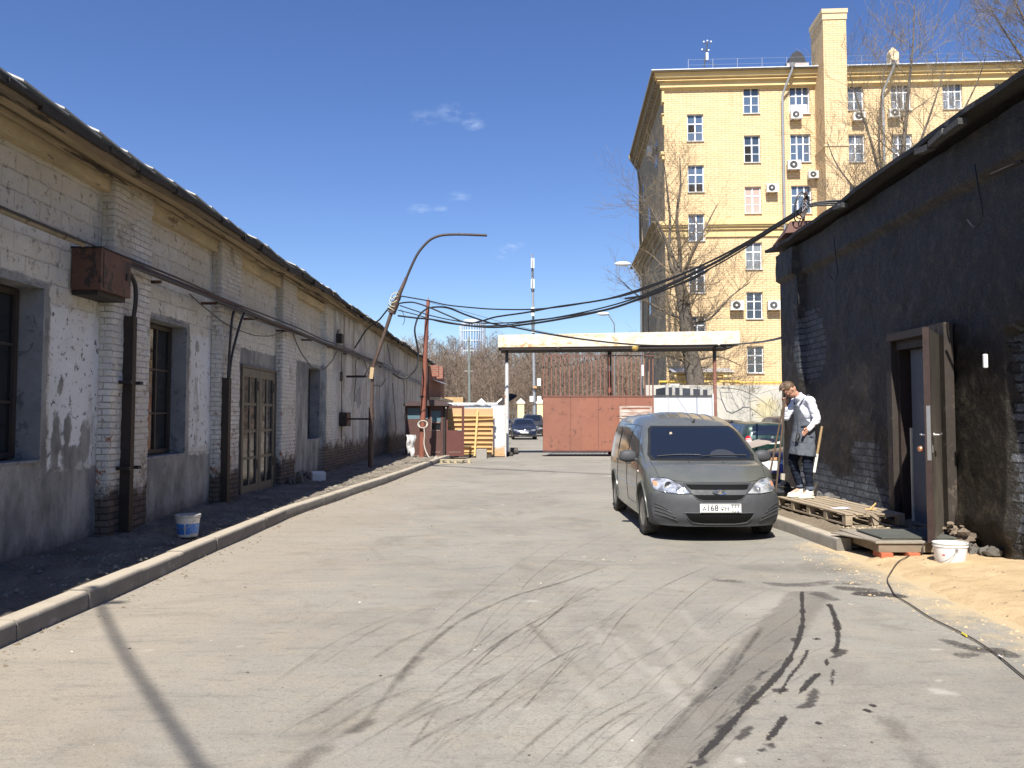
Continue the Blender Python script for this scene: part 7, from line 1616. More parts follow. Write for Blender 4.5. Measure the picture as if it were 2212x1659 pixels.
def van():
    zg = gz(2.7, 12); root = thing('parked_van', 'dusty grey panel van facing the viewer with dark unpainted front bumper', 'van', (2.625, 12.85, zg), -math.pi/2+rad(.2))
    me = car_shell(VAN, vfw, vrw); me = carve(me, [(1.45, .31, .385, .55, 1.2), (1.45, .31, .385, -1.2, -.55), (-1.45, .31, .375, .55, 1.2), (-1.45, .31, .375, -1.2, -.55)])
    bv = bvh_of(me)
    well = lambda c, n: (math.hypot(c.x-1.45, c.z-.31) < .383 or math.hypot(c.x+1.45, c.z-.31) < .373) and abs(c.y) < .87 and c.z > .17 and abs(n.y) < .9 or (abs(n.y) > .9 and abs(c.y) < .56)
    a, wl = split_mesh(me, well)
    def bump(c, n):
        if c.x < 1.60: return False
        e = .605; 
        if c.z < e-.06*ss(2.1, 1.7, c.x) and c.z > .0: return True
        return abs(c.y) < .52-.5*max(0, .72-c.z)*0 and c.z < .742 and c.x > 1.95
    bd_, bp = split_mesh(a, bump)
    pm = paint('van_paint', (.160, .168, .150), .16, .55, .14, (.27, .245, .195))
    finish_shell(bd_, 'body', pm, root); finish_shell(wl, 'wheel_arch', m_well, root)
    bmat = m('bumper_plastic', (.056, .058, .063), .62, var=.12, scale=2, bump=.15, bscale=120, spec=.4)
    finish_shell(bp, 'bumper', bmat, root)
    # glazing
    patch(bv, 'F', [(-.66, 1.015), (.66, 1.015), (.70, 1.07), (.60, 1.385), (.555, 1.432), (-.555, 1.432), (-.60, 1.385), (-.70, 1.07)], 'windscreen', m_cglass, root, .007)
    wr = patch(bv, 'F', [(-.71, .990), (.71, .990), (.742, 1.06), (.628, 1.41), (.575, 1.455), (-.575, 1.455), (-.628, 1.41), (-.742, 1.06)], 'windscreen_seal', m('black_rubber', (.012, .012, .012), .55, bump=0), root, .004)
    patch(bv, 'T', [(1.24, -.60), (1.24, .60), (1.36, .66), (1.36, -.66)], 'cowl', MT['black_rubber'], root, .004) if False else None
    for sd_, s in (('L', 1), ('R', -1)):
        patch(bv, sd_, [(.28, 1.035), (.98, 1.00), (.93, 1.09), (.60, 1.30), (.42, 1.38), (.22, 1.40), (.20, 1.34)], 'side_window', m_sglass, root, .005, label=None)
        patch(bv, sd_, [(-.85, 1.05), (.10, 1.04), (.08, 1.35), (.02, 1.41), (-.78, 1.43), (-.86, 1.37)], 'side_window', m_sglass, root, .005)
        patch(bv, sd_, [(-1.86, 1.08), (-1.00, 1.055), (-.99, 1.37), (-1.08, 1.43), (-1.70, 1.405), (-1.82, 1.33)], 'side_window', m_sglass, root, .005)
        sm = MB()
        seam(bv, sd_, [(1.06, .36), (1.10, .60), (1.12, .92), (.99, 1.04), (.62, 1.33), (.44, 1.44), (.15, 1.47), (.13, 1.06), (.12, .36)], sm)
        seam(bv, sd_, [(.12, .36), (.13, 1.06), (.13, 1.47)], sm); seam(bv, sd_, [(-.94, .66), (-.92, 1.0), (-.93, 1.47), (.1, 1.47)], sm); seam(bv, sd_, [(.12, .36), (1.06, .36)], sm); seam(bv, sd_, [(-.94, .66), (-1.03, .50), (-1.06, .36)], sm)
        seam(bv, sd_, [(1.62, .60), (1.75, .66), (1.80, .80)], sm)
        lbuild(sm, 'door_gap', m_seam, root)
        # wheel arch lip
        lip = MB()
        for cx_, r_ in ((1.45, .40), (-1.45, .39)):
            q = []
            for k in range(25):
                an = math.pi*(k/24)*1.06-.1; h, nn = shoot(bv, sd_, cx_+r_*math.cos(an), .31+r_*math.sin(an)); q.append(h+nn*.004) if h else None
            lip.tube(q, .012, 6)
        lbuild(lip, 'arch_lip', pm, root, smooth=True)
        st_ = MB(); seam(bv, sd_, [(.98, .62), (-.0, .60)], st_, .006, .0); seam(bv, sd_, [(-.1, .60), (-1.0, .60)], st_, .006, .0); lbuild(st_, 'side_moulding', pm, root)
        for hx_ in (.25, -.80):
            h, nn = shoot(bv, sd_, hx_, .90); hb = MB(); hb.cb(h+nn*.022, (.15, .022, .03)); hb.cb(h+nn*.008+Vector((.06, 0, 0)), (.02, .03, .024)); hb.cb(h+nn*.008-Vector((.06, 0, 0)), (.02, .03, .024)); lbuild(hb, 'door_handle', bmat, root, bevel=.006)
        h, nn = shoot(bv, sd_, 1.18, .83); ib = MB(); ib.sphere(h, (.035, .012, .02), 10, 6); lbuild(ib, 'side_repeater', m_tailw, root, smooth=True)
        # mirror
        mm_ = MB(); c_ = Vector((.90, s*.965, 1.03)); mm_.sphere(c_, (.075, .125, .088), 18, 12)
        for k, p in enumerate(mm_.v): 
            q = Vector(p)-c_; q.y *= 1.0; qq = Vector((max(q.x, -.045), q.y*(1+.1*(q.z < 0)), math.copysign(abs(q.z)**.8*.095**.2, q.z))); mm_.v[k] = tuple(c_+qq)
        mr = lbuild(mm_, 'mirror', bmat, root, smooth=True); ar = MB(); ar.tube([(.93, s*.80, .985), (.92, s*.88, .985), (.90, s*.92, 1.00)], [.03, .022, .02], 8); lbuild(ar, 'arm', bmat, mr, smooth=True)
        gl = MB(); gl.cb(c_+Vector((-.047, 0, 0)), (.004, .21, .13)); lbuild(gl, 'mirror_glass', m_cglass, mr, bevel=.001)
        # headlight
        hl = patch(bv, 'F', [(s*.36, .618), (s*.52, .615), (s*.70, .628), (s*.775, .645), (s*.80, .70), (s*.79, .775), (s*.72, .788), (s*.60, .782), (s*.48, .72)], 'headlight', m_head, root, .006, .02)
        hs_ = MB()
        for (cy_, cz_, r_) in ((.62, .705, .048), (.51, .668, .028)):
            h, nn = shoot(bv, 'F', s*cy_, cz_); hs_.lathe([(r_, -.006), (r_*1.12, .002), (r_*.95, .004), (r_*.5, -.001), (0, .006)], 18, Matrix.Translation(h+Vector((.009, 0, 0))) @ Matrix.Rotation(math.pi/2, 4, 'Y') @ Matrix.Rotation(s*.22, 4, 'X'))
        lbuild(hs_, 'reflector', G('chrome_bowl', (.8, .82, .85), .08, 1.0).m, hl, smooth=True)
        patch(bv, 'F', [(s*.735, .69), (s*.778, .69), (s*.782, .745), (s*.735, .75)], 'indicator', m_amber, hl, .008, .02)
        sm = MB(); seam(bv, 'F', [(s*.35, .610), (s*.52, .606), (s*.70, .620), (s*.79, .638)], sm, .004); seam(bv, 'F', [(s*.35, .610), (s*.47, .726), (s*.595, .790), (s*.73, .797)], sm, .004); lbuild(sm, 'gap', m_seam, hl)
        # bumper slots at the corners
        sl = MB()
        for k, (z_, L_) in enumerate([(.445, .15), (.400, .20), (.352, .24), (.305, .27)]):
            seam(bv, 'F', [(s*.79, z_+.035), (s*(.79-L_*.5), z_+.008), (s*(.79-L_), z_-.035)], sl, .012, -.002)
        lbuild(sl, 'bumper_slot', m('slot_dark', (.018, .019, .020), .7, bump=0), root, smooth=True)
    # grille: upper and lower mesh bands with the badge bar between
    up = patch(bv, 'F', [(-.405, .722), (.405, .722), (.365, .672), (.33, .665), (-.33, .665), (-.365, .672)], 'upper_grille', m_hex, root, .006, .03)
    lo = patch(bv, 'F', [(-.33, .600), (.33, .600), (.27, .556), (.20, .540), (-.20, .540), (-.27, .556)], 'lower_grille', m_hex, root, .006, .03)
    ib = patch(bv, 'F', [(-.43, .365), (.43, .365), (.39, .305), (.34, .262), (.20, .243), (-.20, .243), (-.34, .262), (-.39, .305)], 'intake_grille', m_hex, root, .006, .03)
    fr = MB(); 
    seam(bv, 'F', [(-.43, .735), (.43, .735), (.36, .63), (.28, .548), (.20, .528), (-.20, .528), (-.28, .548), (-.36, .63), (-.43, .735)], fr, .007, .003)
    seam(bv, 'F', [(-.45, .375), (.45, .375), (.40, .30), (.34, .252), (.20, .234), (-.20, .234), (-.34, .252), (-.40, .30), (-.45, .375)], fr, .008, .002)
    lbuild(fr, 'grille_surround', bmat, root, smooth=True)
    sm = MB(); seam(bv, 'F', [(-.66, .800), (-.55, .770), (-.42, .752), (0, .748), (.42, .752), (.55, .770), (.66, .800)], sm, .005, .0); lbuild(sm, 'bonnet_gap', m_seam, root)
    sm = MB()
    for s in (-1, 1): seam(bv, 'T', [(1.30, s*.72), (1.60, s*.735), (1.90, s*.70), (2.0, s*.66)], sm, .003, 0)
    lbuild(sm, 'bonnet_gap', m_seam, root)
    nz_ = MB(); 
    for s in (-.22, .24): h, nn = shoot(bv, 'T', 1.52, s); nz_.sphere(h+nn*.004, (.012, .012, .008), 8, 5)
    lbuild(nz_, 'washer_nozzle', m_seam, root)
    h, nn = shoot(bv, 'F', 0, .634); T = Matrix.Translation(h+Vector((.012, 0, 0))) @ Matrix.Rotation(math.pi/2, 4, 'Y')
    chrome = G('chrome', (.72, .73, .75), .12, 1.0).m; inn = m('badge_blue_grey', (.10, .12, .16), .3, .5, bump=0)
    mb = MB(); n_ = 28
    ring = [(math.cos(2*math.pi*k/n_), math.sin(2*math.pi*k/n_)) for k in range(n_)]
    vs = [(h.x+.010, c*.092, h.z+s_*.036) for c, s_ in ring]+[(h.x+.020, c*.086, h.z+s_*.032) for c, s_ in ring]+[(h.x+.018, c*.076, h.z+s_*.026) for c, s_ in ring]
    mb.add(vs, [(i, (i+1) % n_, (i+1) % n_+n_, i+n_) for i in range(n_)]+[(i+n_, (i+1) % n_+n_, (i+1) % n_+2*n_, i+2*n_) for i in range(n_)]); bd2_ = lbuild(mb, 'badge', chrome, root, smooth=True)
    mb = MB(); mb.add([(h.x+.016, c*.078, h.z+s_*.028) for c, s_ in ring], [tuple(range(n_))]); lbuild(mb, 'badge_field', inn, bd2_)
    mb = MB(); X_ = h.x+.022   # white curling sail shape of the emblem
    mb.prism([(-.030, h.z-.020), (.030, h.z-.020), (.034, h.z-.013), (.012, h.z-.013), (.020, h.z+.002), (.014, h.z+.020), (-.002, h.z+.024), (.006, h.z+.010), (.004, h.z-.008), (-.006, h.z-.013), (-.004, h.z+.006), (-.014, h.z+.020), (-.018, h.z+.016), (-.012, h.z-.002), (-.018, h.z-.012)], 'x', h.x+.017, X_); lbuild(mb, 'emblem', chrome, bd2_)
    # wipers, roof aerial, roof ribs
    wp = MB()
    for a_, b_ in (((.62, 1.040), (-.02, 1.028)), ((-.02, 1.046), (-.62, 1.028))):
        q = []
        for k in range(9):
            t_ = k/8; y_ = a_[0]+(b_[0]-a_[0])*t_; z_ = a_[1]+(b_[1]-a_[1])*t_+.012*math.sin(t_*3.1); hh, nn = shoot(bv, 'F', y_, z_); q.append(hh+nn*.022)
        wp.tube(q, .008, 6)
    lbuild(wp, 'wiper', MT['black_rubber'], root, smooth=True)
    hh, nn = shoot(bv, 'T', .52, .06); ae = MB(); ae.tube([hh, hh+Vector((-.02, .03, .05))], [.02, .01], 8); ae.tube([hh+Vector((-.02, .0, .02)), hh+Vector((-.20, -.24, .46))], .0035, 5); lbuild(ae, 'aerial', MT['black_rubber'], root)
    rbm = MB()
    for y_ in (-.42, -.25, -.08, .09, .26, .43):
        q = [(lambda r_: r_[0]+r_[1]*.002)(shoot(bv, 'T', x_, y_)) for x_ in np.linspace(.30, -1.9, 12)]; rbm.tube(q, .011, 5)
    lbuild(rbm, 'roof_rib', pm, root, smooth=True)
    hh, nn = shoot(bv, 'F', -.33, 1.34); rv = MB(); rv.sphere(hh+nn*.009, (.004, .022, .026), 10, 8); lbuild(rv, 'mirror_mount', G('beige_spot', (.45, .38, .30), .5).m, root)
    h, nn = shoot(bv, 'F', 0, .43); plate(root, Matrix.Translation((h.x+.016, 0, .437)) @ Matrix.Rotation(math.pi/2, 4, 'Z') @ Matrix.Rotation(-.06, 4, 'X'), ('\u0410', '168', '\u0420\u041d'), '777')
    # silhouettes inside: steering wheel and dash seen faintly through the tinted screen
    for x_ in (1.45, -1.45):
        for s in (1, -1): wheel(root, x_, s*.765, .308, .19, yaw=0)
    ub = MB(); ub.box(-1.1, 1.0, -.5, .5, .19, .26); lbuild(ub, 'underbody', m_well, root)
    sg_ = patch(bv, 'F', [(.30+.19*math.cos(a), 1.03+.10*math.sin(a)) for a in np.linspace(0, math.pi, 12)], 'steering_wheel', G('wheel_silhouette', (.035, .038, .042), .12, 0, .9).m, root, .008, .04)
    return root
van()
# ------------------------------------------------------------------ ordinary cars: one parametric shell, different outlines
def sedan_stations(L, W, Ht, front=True, suv=False, hatch=True, hood=.92):
    k = W/.87; hL = L/2; rT = Ht; rr_ = -hL*.62 if hatch else -hL*.42
    def s(x, zb, w, zbl, wt, zt, wr, zr, zc): return (x, S8(zb, w*.90, w*.965, zb+.16, w, .62, w*.965, zbl, wt, zt, wr, zr, zc))
    wt = .70*k; wr = .58*k
    return [s(-hL, .34, .74*k, .80, .66*k, .92, .50*k, .98, 1.0) if not hatch else s(-hL, .34, .76*k, .88, .68*k, 1.02, .56*k, 1.12, 1.14),
            s(-hL+.14, .27, .83*k, .92, .70*k, 1.02, .56*k, 1.07, 1.09) if not hatch else s(-hL+.14, .27, .84*k, .94, .70*k, 1.20, .58*k, Ht-.16, Ht-.12),
            s(-hL+.62, .22, .87*k, .94, .70*k, 1.06, .57*k, 1.11, 1.13) if not hatch else s(-hL+.55, .21, .87*k, .95, .72*k, Ht-.20, .60*k, Ht-.06, Ht-.02),
            s(rr_+.25, .2, .87*k, .94, .71*k, Ht-.20, .59*k, Ht-.06, Ht-.01),
            s(0, .2, .87*k, .93, wt, Ht-.19, wr, Ht-.04, Ht), s(.32, .2, .87*k, .92, .70*k, Ht-.23, .58*k, Ht-.09, Ht-.05),
            s(1.02, .2, .87*k, .90, .76*k, hood+.07, .64*k, hood+.10, hood+.12), s(1.15, .2, .87*k, .88, .76*k, hood-.01, .60*k, hood+.03, hood+.05),
            s(hL-.42, .2, .86*k, .76, .74*k, hood-.12, .56*k, hood-.07, hood-.05), s(hL-.10, .2, .83*k, .64, .70*k, hood-.22, .52*k, hood-.18, hood-.16), s(hL, .21, .80*k, .56, .68*k, .64, .5*k, .67, .68)]
def car(name, label, cat, loc, rot, L, W, Ht, col, hatch=True, plate_txt=None, view='F', group=None, badge=False, hood=.92, dust=.3, wr=.31, metal=.5, dc=(.3, .27, .22), lamp=None):
    k = W/.87; hL = L/2; root = thing(name, label, cat, (loc[0], loc[1], gz(loc[0], loc[1])), rot, group)
    fw_ = lambda x, y, z: -(.24*(y/W)**3+.12*ss(.45, .8, z)+.06*ss(.32, .18, z))*ss(hL-.6, hL, x)
    rw2 = lambda x, y, z: (.13*(y/W)**3.5+(.14*ss(.7, 1.3, z) if hatch else .05*ss(.5, .9, z))+.05*ss(.4, .25, z))*ss(-hL+.4, -hL, x)
    me = car_shell(sedan_stations(L, W, Ht, hatch=hatch, hood=hood), fw_, rw2, nsec=24, ncap=14)
    xa_, xr_ = hL-.82, -hL+.80
    me = carve(me, [(xa_, wr, wr+.07, .5, 1.2), (xa_, wr, wr+.07, -1.2, -.5), (xr_, wr, wr+.07, .5, 1.2), (xr_, wr, wr+.07, -1.2, -.5)])
    bv = bvh_of(me); pm = paint('paint_'+name+str(int(abs(loc[0]*10))), col, .25, metal, dust, dc); finish_shell(me, 'body', pm, root)
    zc = hood+.12
    patch(bv, 'F', [(-.56*k, zc+.03), (.56*k, zc+.03), (.60*k, zc+.08), (.52*k, Ht-.13), (.46*k, Ht-.09), (-.46*k, Ht-.09), (-.52*k, Ht-.13), (-.60*k, zc+.08)], 'windscreen', m_cglass, root, .006, .06)
    zr0 = 1.0 if hatch else 1.10
    patch(bv, 'B', [(-.58*k, zr0+.02), (.58*k, zr0+.02), (.54*k, Ht-.16), (.46*k, Ht-.12), (-.46*k, Ht-.12), (-.54*k, Ht-.16)], 'rear_window', m_cglass, root, .006, .05)
    for sd_, s in (('L', 1), ('R', -1)):
        xe = -hL+.75 if hatch else -hL*.48
        patch(bv, sd_, [(-.02, .985), (.78, .975), (.40, Ht-.16), (.22, Ht-.11), (-.02, Ht-.10)], 'side_window', m_sglass, root, .005, .06)
        patch(bv, sd_, [(xe-.05, 1.0), (-.08, .985), (-.08, Ht-.10), (xe+.42, Ht-.12), (xe+.12, Ht-.22)], 'side_window', m_sglass, root, .005, .06)
        sm = MB(); seam(bv, sd_, [(.88, .40), (.92, .88), (.84, .98)], sm); seam(bv, sd_, [(-.05, .36), (-.05, Ht-.08)], sm); seam(bv, sd_, [(xr_+.42, .50), (xr_+.30, .95)], sm); lbuild(sm, 'door_gap', m_seam, root)
        mm_ = MB(); mm_.sphere((.72, s*(W+.09), 1.0), (.06, .11, .07), 12, 8); mm_.bar((.74, s*(W-.08), .96), (.72, s*(W+.03), .98), .04, .03); lbuild(mm_, 'mirror', pm, root, smooth=True)
        hl = patch(bv, 'F', [(s*.42*k, .62), (s*.70*k, .60), (s*.76*k, .68), (s*.74*k, .74), (s*.60*k, .73), (s*.44*k, .68)], 'headlight', lamp or m_head, root, .006, .03)
        hz_ = .92 if hatch else .84
        tl = patch(bv, 'B', [(s*.57*k, hz_-.27), (s*.76*k, hz_-.26), (s*.78*k, hz_), (s*.72*k, hz_+.09), (s*.64*k, hz_+.06)], 'taillight', m_red, root, .007, .03)
        patch(bv, 'B', [(s*.61*k, hz_-.13), (s*.75*k, hz_-.13), (s*.77*k, hz_-.05), (s*.63*k, hz_-.045)], 'reversing_lamp', m_tailw, tl, .009, .03)
        patch(bv, 'B', [(s*.62*k, hz_-.03), (s*.76*k, hz_-.03), (s*.765*k, hz_-.005), (s*.64*k, hz_-.005)], 'reversing_lamp', m_tailw, tl, .009, .03)
    gr_ = patch(bv, 'F', [(-.42*k, .635), (.42*k, .635), (.42*k, .69), (-.42*k, .69)], 'grille', m('grille_black', (.01, .01, .011), .4, bump=0), root, .006, .05)
    patch(bv, 'F', [(-.55*k, .28), (.55*k, .28), (.50*k, .42), (-.50*k, .42)], 'lower_intake', MT['grille_black'], root, .006, .05)
    sm = MB(); seam(bv, 'F', [(-.62*k, .275), (.62*k, .275)], sm, .010, .003); seam(bv, 'F', [(-.42*k, .694), (.42*k, .694)], sm, .007, .004); lbuild(sm, 'chrome_strip', G('chrome_strip', (.6, .6, .62), .2, 1.0).m, root, smooth=True)
    if badge:
        h, _ = shoot(bv, 'F', 0, .665); mb = MB(); mb.lathe([(.052, 0), (.060, .008), (.052, .012)], 20, Matrix.Translation(h+Vector((.012, 0, 0))) @ Matrix.Rotation(math.pi/2, 4, 'Y')); mb.bar(h+Vector((.02, -.03, .035)), h+Vector((.02, 0, -.04)), .012, .012); mb.bar(h+Vector((.02, .03, .035)), h+Vector((.02, 0, -.04)), .012, .012); lbuild(mb, 'badge', G('badge_chrome', (.85, .85, .87), .15, .9).m, root)
    h, _ = shoot(bv, 'B', 0, .80); mb = MB(); mb.lathe([(0, 0), (.04, 0), (.045, .008), (0, .014)], 16, Matrix.Translation(h+Vector((-.004, 0, .16))) @ Matrix.Rotation(-math.pi/2, 4, 'Y')); lbuild(mb, 'rear_badge', G('badge_rear', (.7, .72, .72), .2, .9).m, root)
    sm = MB(); seam(bv, 'B', [(-.60*k, .60), (.60*k, .60)], sm, .006); seam(bv, 'B', [(-.56*k, .97), (-.56*k, .62)], sm, .005); seam(bv, 'B', [(.56*k, .97), (.56*k, .62)], sm, .005); seam(bv, 'B', [(-.20, .89), (.20, .89)], sm, .014); lbuild(sm, 'boot_gap', m_seam, root)
    if plate_txt:
        if view == 'F': h, _ = shoot(bv, 'F', 0, .50); plate(root, Matrix.Translation((h.x+.018, 0, .50)) @ Matrix.Rotation(math.pi/2, 4, 'Z'), *plate_txt)
        else: h, _ = shoot(bv, 'B', 0, .80); plate(root, Matrix.Translation((h.x-.016, 0, .80)) @ Matrix.Rotation(-math.pi/2, 4, 'Z'), *plate_txt)
    wp = MB(); q = []
    for t_ in np.linspace(0, 1, 6): hh, nn = shoot(bv, 'B', .02-.34*t_, zr0+.03+.01*t_); q.append(hh+nn*.02)
    if view == 'B': wp.tube(q, .008, 5); hh, nn = shoot(bv, 'T', -.1, 0); wp.tube([hh, hh+Vector((-.12, 0, .30))], .006, 5); lbuild(wp, 'wiper', m_seam, root)
    for x_ in (xa_, xr_):
        for s in (1, -1): wheel(root, x_, s*(W-.11), wr, .19, steel=False)
    ub = MB(); ub.box(-hL+.9, hL-.9, -W*.6, W*.6, .2, .3); lbuild(ub, 'underbody', m_well, root)
    return root
TW = -math.pi/2
car('parked_car', 'dark blue hatchback facing the viewer just inside the gateway', 'car', (1132-CX and (1132-CX)/F*57.5, 59.5), TW+.02, 4.2, .89, 1.47, (.012, .020, .045), True, (('\u041e', '515', '\u041a\u0415'), '77'), 'F', badge=True, dust=.10, lamp=m('lamp_dim', (.25, .27, .30), .15, .4, bump=0))
car('parked_suv', 'black off-road wagon partly behind the dark blue hatchback', 'car', ((1152-CX)/F*67, 69), TW-.04, 4.7, .96, 1.80, (.018, .019, .022), True, None, 'F', hood=1.08, wr=.36, dust=.2)
car('parked_car', 'dark car hidden behind the left column, left of the blue hatchback', 'car', ((1096-CX)/F*62-.35, 66), TW, 4.3, .88, 1.47, (.02, .02, .022), False, None, 'F', dust=.3)
car('parked_car', 'grey saloon standing sideways before the yellow fence pillars', 'car', ((1119-CX)/F*76, 79), math.pi-.25, 4.5, .88, 1.50, (.12, .125, .13), False, None, 'F', dust=.2)
car('parked_car', 'blue car roof behind the black off-road wagon', 'car', ((1166-CX)/F*80, 82), TW+.3, 4.4, .88, 1.52, (.03, .05, .10), True, None, 'F', dust=.2)
car('parked_car', 'dark green hatchback seen from behind, parked beyond the grey van', 'car', (8.02, 27.9), math.pi/2+.02, 4.3, .87, 1.44, (.010, .042, .036), True, (('\u041d', '238', '\u0412\u041a'), '77'), 'B', dust=.22, dc=(.22, .2, .17))
car('parked_car', 'dusty dark car with brown roof behind the green hatchback, left', 'car', (9.0, 36.5), math.pi/2, 4.4, .87, 1.50, (.03, .026, .022), True, None, 'B', dust=.8, dc=(.12, .10, .075))
car('parked_car', 'dusty brown car with red lamps behind the green hatchback, right', 'car', (12.1, 37.5), math.pi/2, 4.5, .90, 1.62, (.05, .04, .03), True, None, 'B', dust=.7, dc=(.14, .11, .08))
car('parked_car', 'bright blue car nose with dusty bonnet between the man and the grey van', 'car', (7.45, 18.45), math.pi+.22, 4.2, .86, 1.45, (.010, .035, .24), True, None, 'F', dust=.16, metal=.1, wr=.30)
# odds and ends in front of the blue car
tag(MB().cb((5.25, 16.95, .60), (.34, .06, .20), rot=Matrix.Rotation(.1, 3, 'Z')).build('plastic_sheet', G('panel_white', (.72, .72, .72), .4).m, bevel=.02), 'white plastic panel below the orange plank in front of blue car', 'panel')
tag(MB().bar((5.0, 17.0, .73), (5.42, 17.0, .745), .06, .05).build('plank', m('orange_plank', (.45, .24, .10), .8)), 'short orange plank lying over the white panel', 'plank')
tag(MB().tube([(5.22, 16.1, .1), (5.24, 16.1, .50)], .045, 8).build('stone_post', m('pale_stone', (.42, .38, .30), .9)), 'short pale stone post standing by the van headlight', 'post')
tag(MB().add([(5.02, 17.6, .94), (5.7, 17.7, 1.10), (5.72, 18.9, 1.12), (5.2, 18.7, 1.0), (5.02, 17.6, .92), (5.7, 17.7, 1.08), (5.72, 18.9, 1.10), (5.2, 18.7, .98)], [(0, 1, 2, 3), (7, 6, 5, 4), (0, 4, 5, 1), (1, 5, 6, 2), (2, 6, 7, 3), (3, 7, 4, 0)]).build('bonnet_reflection', m('bonnet_reflection', (.33, .28, .235), .9, var=.25)), 'greyish pink sheet standing in for the dusty reflection on the blue car bonnet', 'board')  # flat sheet added to give the bonnet its pale dusty reflection
# ================================================================== THE MAN ON THE PALLET
def remesh(mb, voxel, smooth=2, fn=None):
    me = bpy.data.meshes.new('t'); me.from_pydata(mb.v, [], mb.f); o = bpy.data.objects.new('t', me); COL.objects.link(o)
    md = o.modifiers.new('r', 'REMESH'); md.mode = 'VOXEL'; md.voxel_size = voxel
    if smooth: sm = o.modifiers.new('s', 'SMOOTH'); sm.factor = .5; sm.iterations = smooth
    dg = bpy.context.evaluated_depsgraph_get(); dg.update(); r_ = bpy.data.meshes.new_from_object(o.evaluated_get(dg)); bpy.data.objects.remove(o)
    if fn:
        n = len(r_.vertices); co = np.zeros(n*3); r_.vertices.foreach_get('co', co); co = co.reshape(-1, 3); nn = np.zeros(n*3); r_.vertex_normals.foreach_get('vector', nn); nn = nn.reshape(-1, 3)
        co = co+nn*fn(co)[:, None]; r_.vertices.foreach_set('co', co.ravel())
    r_.shade_smooth(); return r_
def limb(mb, pts, rs, n=14):
    """tapered limb with ball joints"""
    for i in range(len(pts)-1):
        a = Vector(pts[i]); b = Vector(pts[i+1]); k = 5
        mb.tube([a.lerp(b, j/k) for j in range(k+1)], [rs[i]+(rs[i+1]-rs[i])*j/k for j in range(k+1)], n)
    for p, r in zip(pts, rs): mb.sphere(p, r*.995, 12, 8)
PM = thing('person', 'man in white shirt, grey apron and dark jeans, head bowed, hand at face', 'person', (4.55, 12.9, .352), math.pi+.22)
HM = Matrix.Translation((.255, -.01, 1.675)) @ Matrix.Rotation(rad(-14), 4, 'Z') @ Matrix.Rotation(rad(55), 4, 'Y')
# joints (x forward, y to his left = towards the camera, z up)
SHL, ELL, WRL = (.02, .185, 1.49), (-.065, .235, 1.205), (.075, .225, 1.055)
SHR, ELR, WRR = (.05, -.175, 1.48), (.20, -.20, 1.235), (.265, -.12, 1.44)
HPL, KNL, ANL = (.0, .095, .93), (.03, .10, .52), (-.005, .10, .105)
HPR, KNR, ANR = (.0, -.095, .93), (.15, -.11, .56), (.02, -.12, .12)
b = MB()
b.sphere((.0, 0, 0), (.098, .077, .112), 20, 14, HM); b.sphere((.035, 0, -.075), (.062, .056, .062), 14, 10, HM); b.sphere((.065, 0, -.105), (.028, .030, .022), 10, 8, HM)      # skull, jaw, chin
b.tube([HM @ Vector((.085, 0, .012)), HM @ Vector((.112, 0, -.030)), HM @ Vector((.092, 0, -.045))], [.010, .015, .014], 8)     # nose
b.sphere((.085, 0, .026), (.012, .045, .010), 10, 8, HM); b.sphere((.078, .034, -.02), (.022, .022, .02), 8, 6, HM); b.sphere((.078, -.034, -.02), (.022, .022, .02), 8, 6, HM)
b.sphere((.092, 0, -.073), (.010, .024, .008), 8, 6, HM)
for s in (-1, 1): b.sphere((-.008, s*.078, -.018), (.020, .010, .033), 10, 8, HM)
limb(b, [(.04, 0, 1.48), (.12, 0, 1.57), (.205, -.005, 1.635)], [.050, .056, .058])
limb(b, [(.0, 0, .98), (-.01, 0, 1.12), (-.01, 0, 1.30), (.02, 0, 1.42)], [.10, .095, .10, .09]); 
limb(b, [(.02, 0, 1.46), SHL], [.06, .055]); limb(b, [(.03, 0, 1.46), SHR], [.06, .055])
limb(b, [SHL, ELL, WRL], [.052, .040, .026]); limb(b, [SHR, ELR, WRR], [.052, .040, .026])
limb(b, [(0, 0, .96), HPL, KNL, ANL], [.11, .088, .056, .038]); limb(b, [(0, 0, .96), HPR, KNR, ANR], [.11, .088, .056, .038])
limb(b, [ANL, (.14, .11, .05)], [.036, .030]); limb(b, [ANR, (.16, -.13, .06)], [.036, .030])
def hand(b, wr, fdir, pdir, curl, s=1):
    """palm from the wrist along fdir; pdir = across the palm towards the thumb"""
    f = Vector(fdir).normalized(); p = Vector(pdir).normalized(); n = f.cross(p).normalized(); p = n.cross(f).normalized(); w_ = Vector(wr)
    for k in (-1.5, -.5, .5, 1.5): b.tube([w_+p*k*.010, w_+f*.085+p*k*.0195], [.014, .011], 8)
    for k, L in ((1.5, .068), (.5, .078), (-.5, .072), (-1.5, .056)):
        a = w_+f*.085+p*k*.0195; d = f.copy(); q = [a]
        for j in range(3):
            d = (Matrix.Rotation(curl*(.6+.25*j), 3, p) @ d).normalized(); a = a+d*L*(.42, .32, .26)[j]; q.append(a)
        b.tube(q, [.0105, .0095, .0088, .0078], 8); b.sphere(q[-1], .0078, 8, 6)
    a = w_+f*.03+p*.030; b.tube([w_+f*.015+p*.015, a+p*.010, a+f*.030+p*.028-n*s*.010, a+f*.058+p*.022-n*s*.022], [.016, .014, .011, .009], 8)
hand(b, WRL, (.85, .0, -.55), (.3, .2, .9), .35); hand(b, WRR, (.25, .22, .9), (-.9, .1, .2), .75)
g = G('skin', (.50, .27, .185), .5, spec=.4); n = g.noise(6, 4, .6); g.set('Base Color', g.mix(g.ramp(n, .35, .65), (.46, .235, .155), (.56, .32, .225))); g.set('Subsurface Weight', .08)
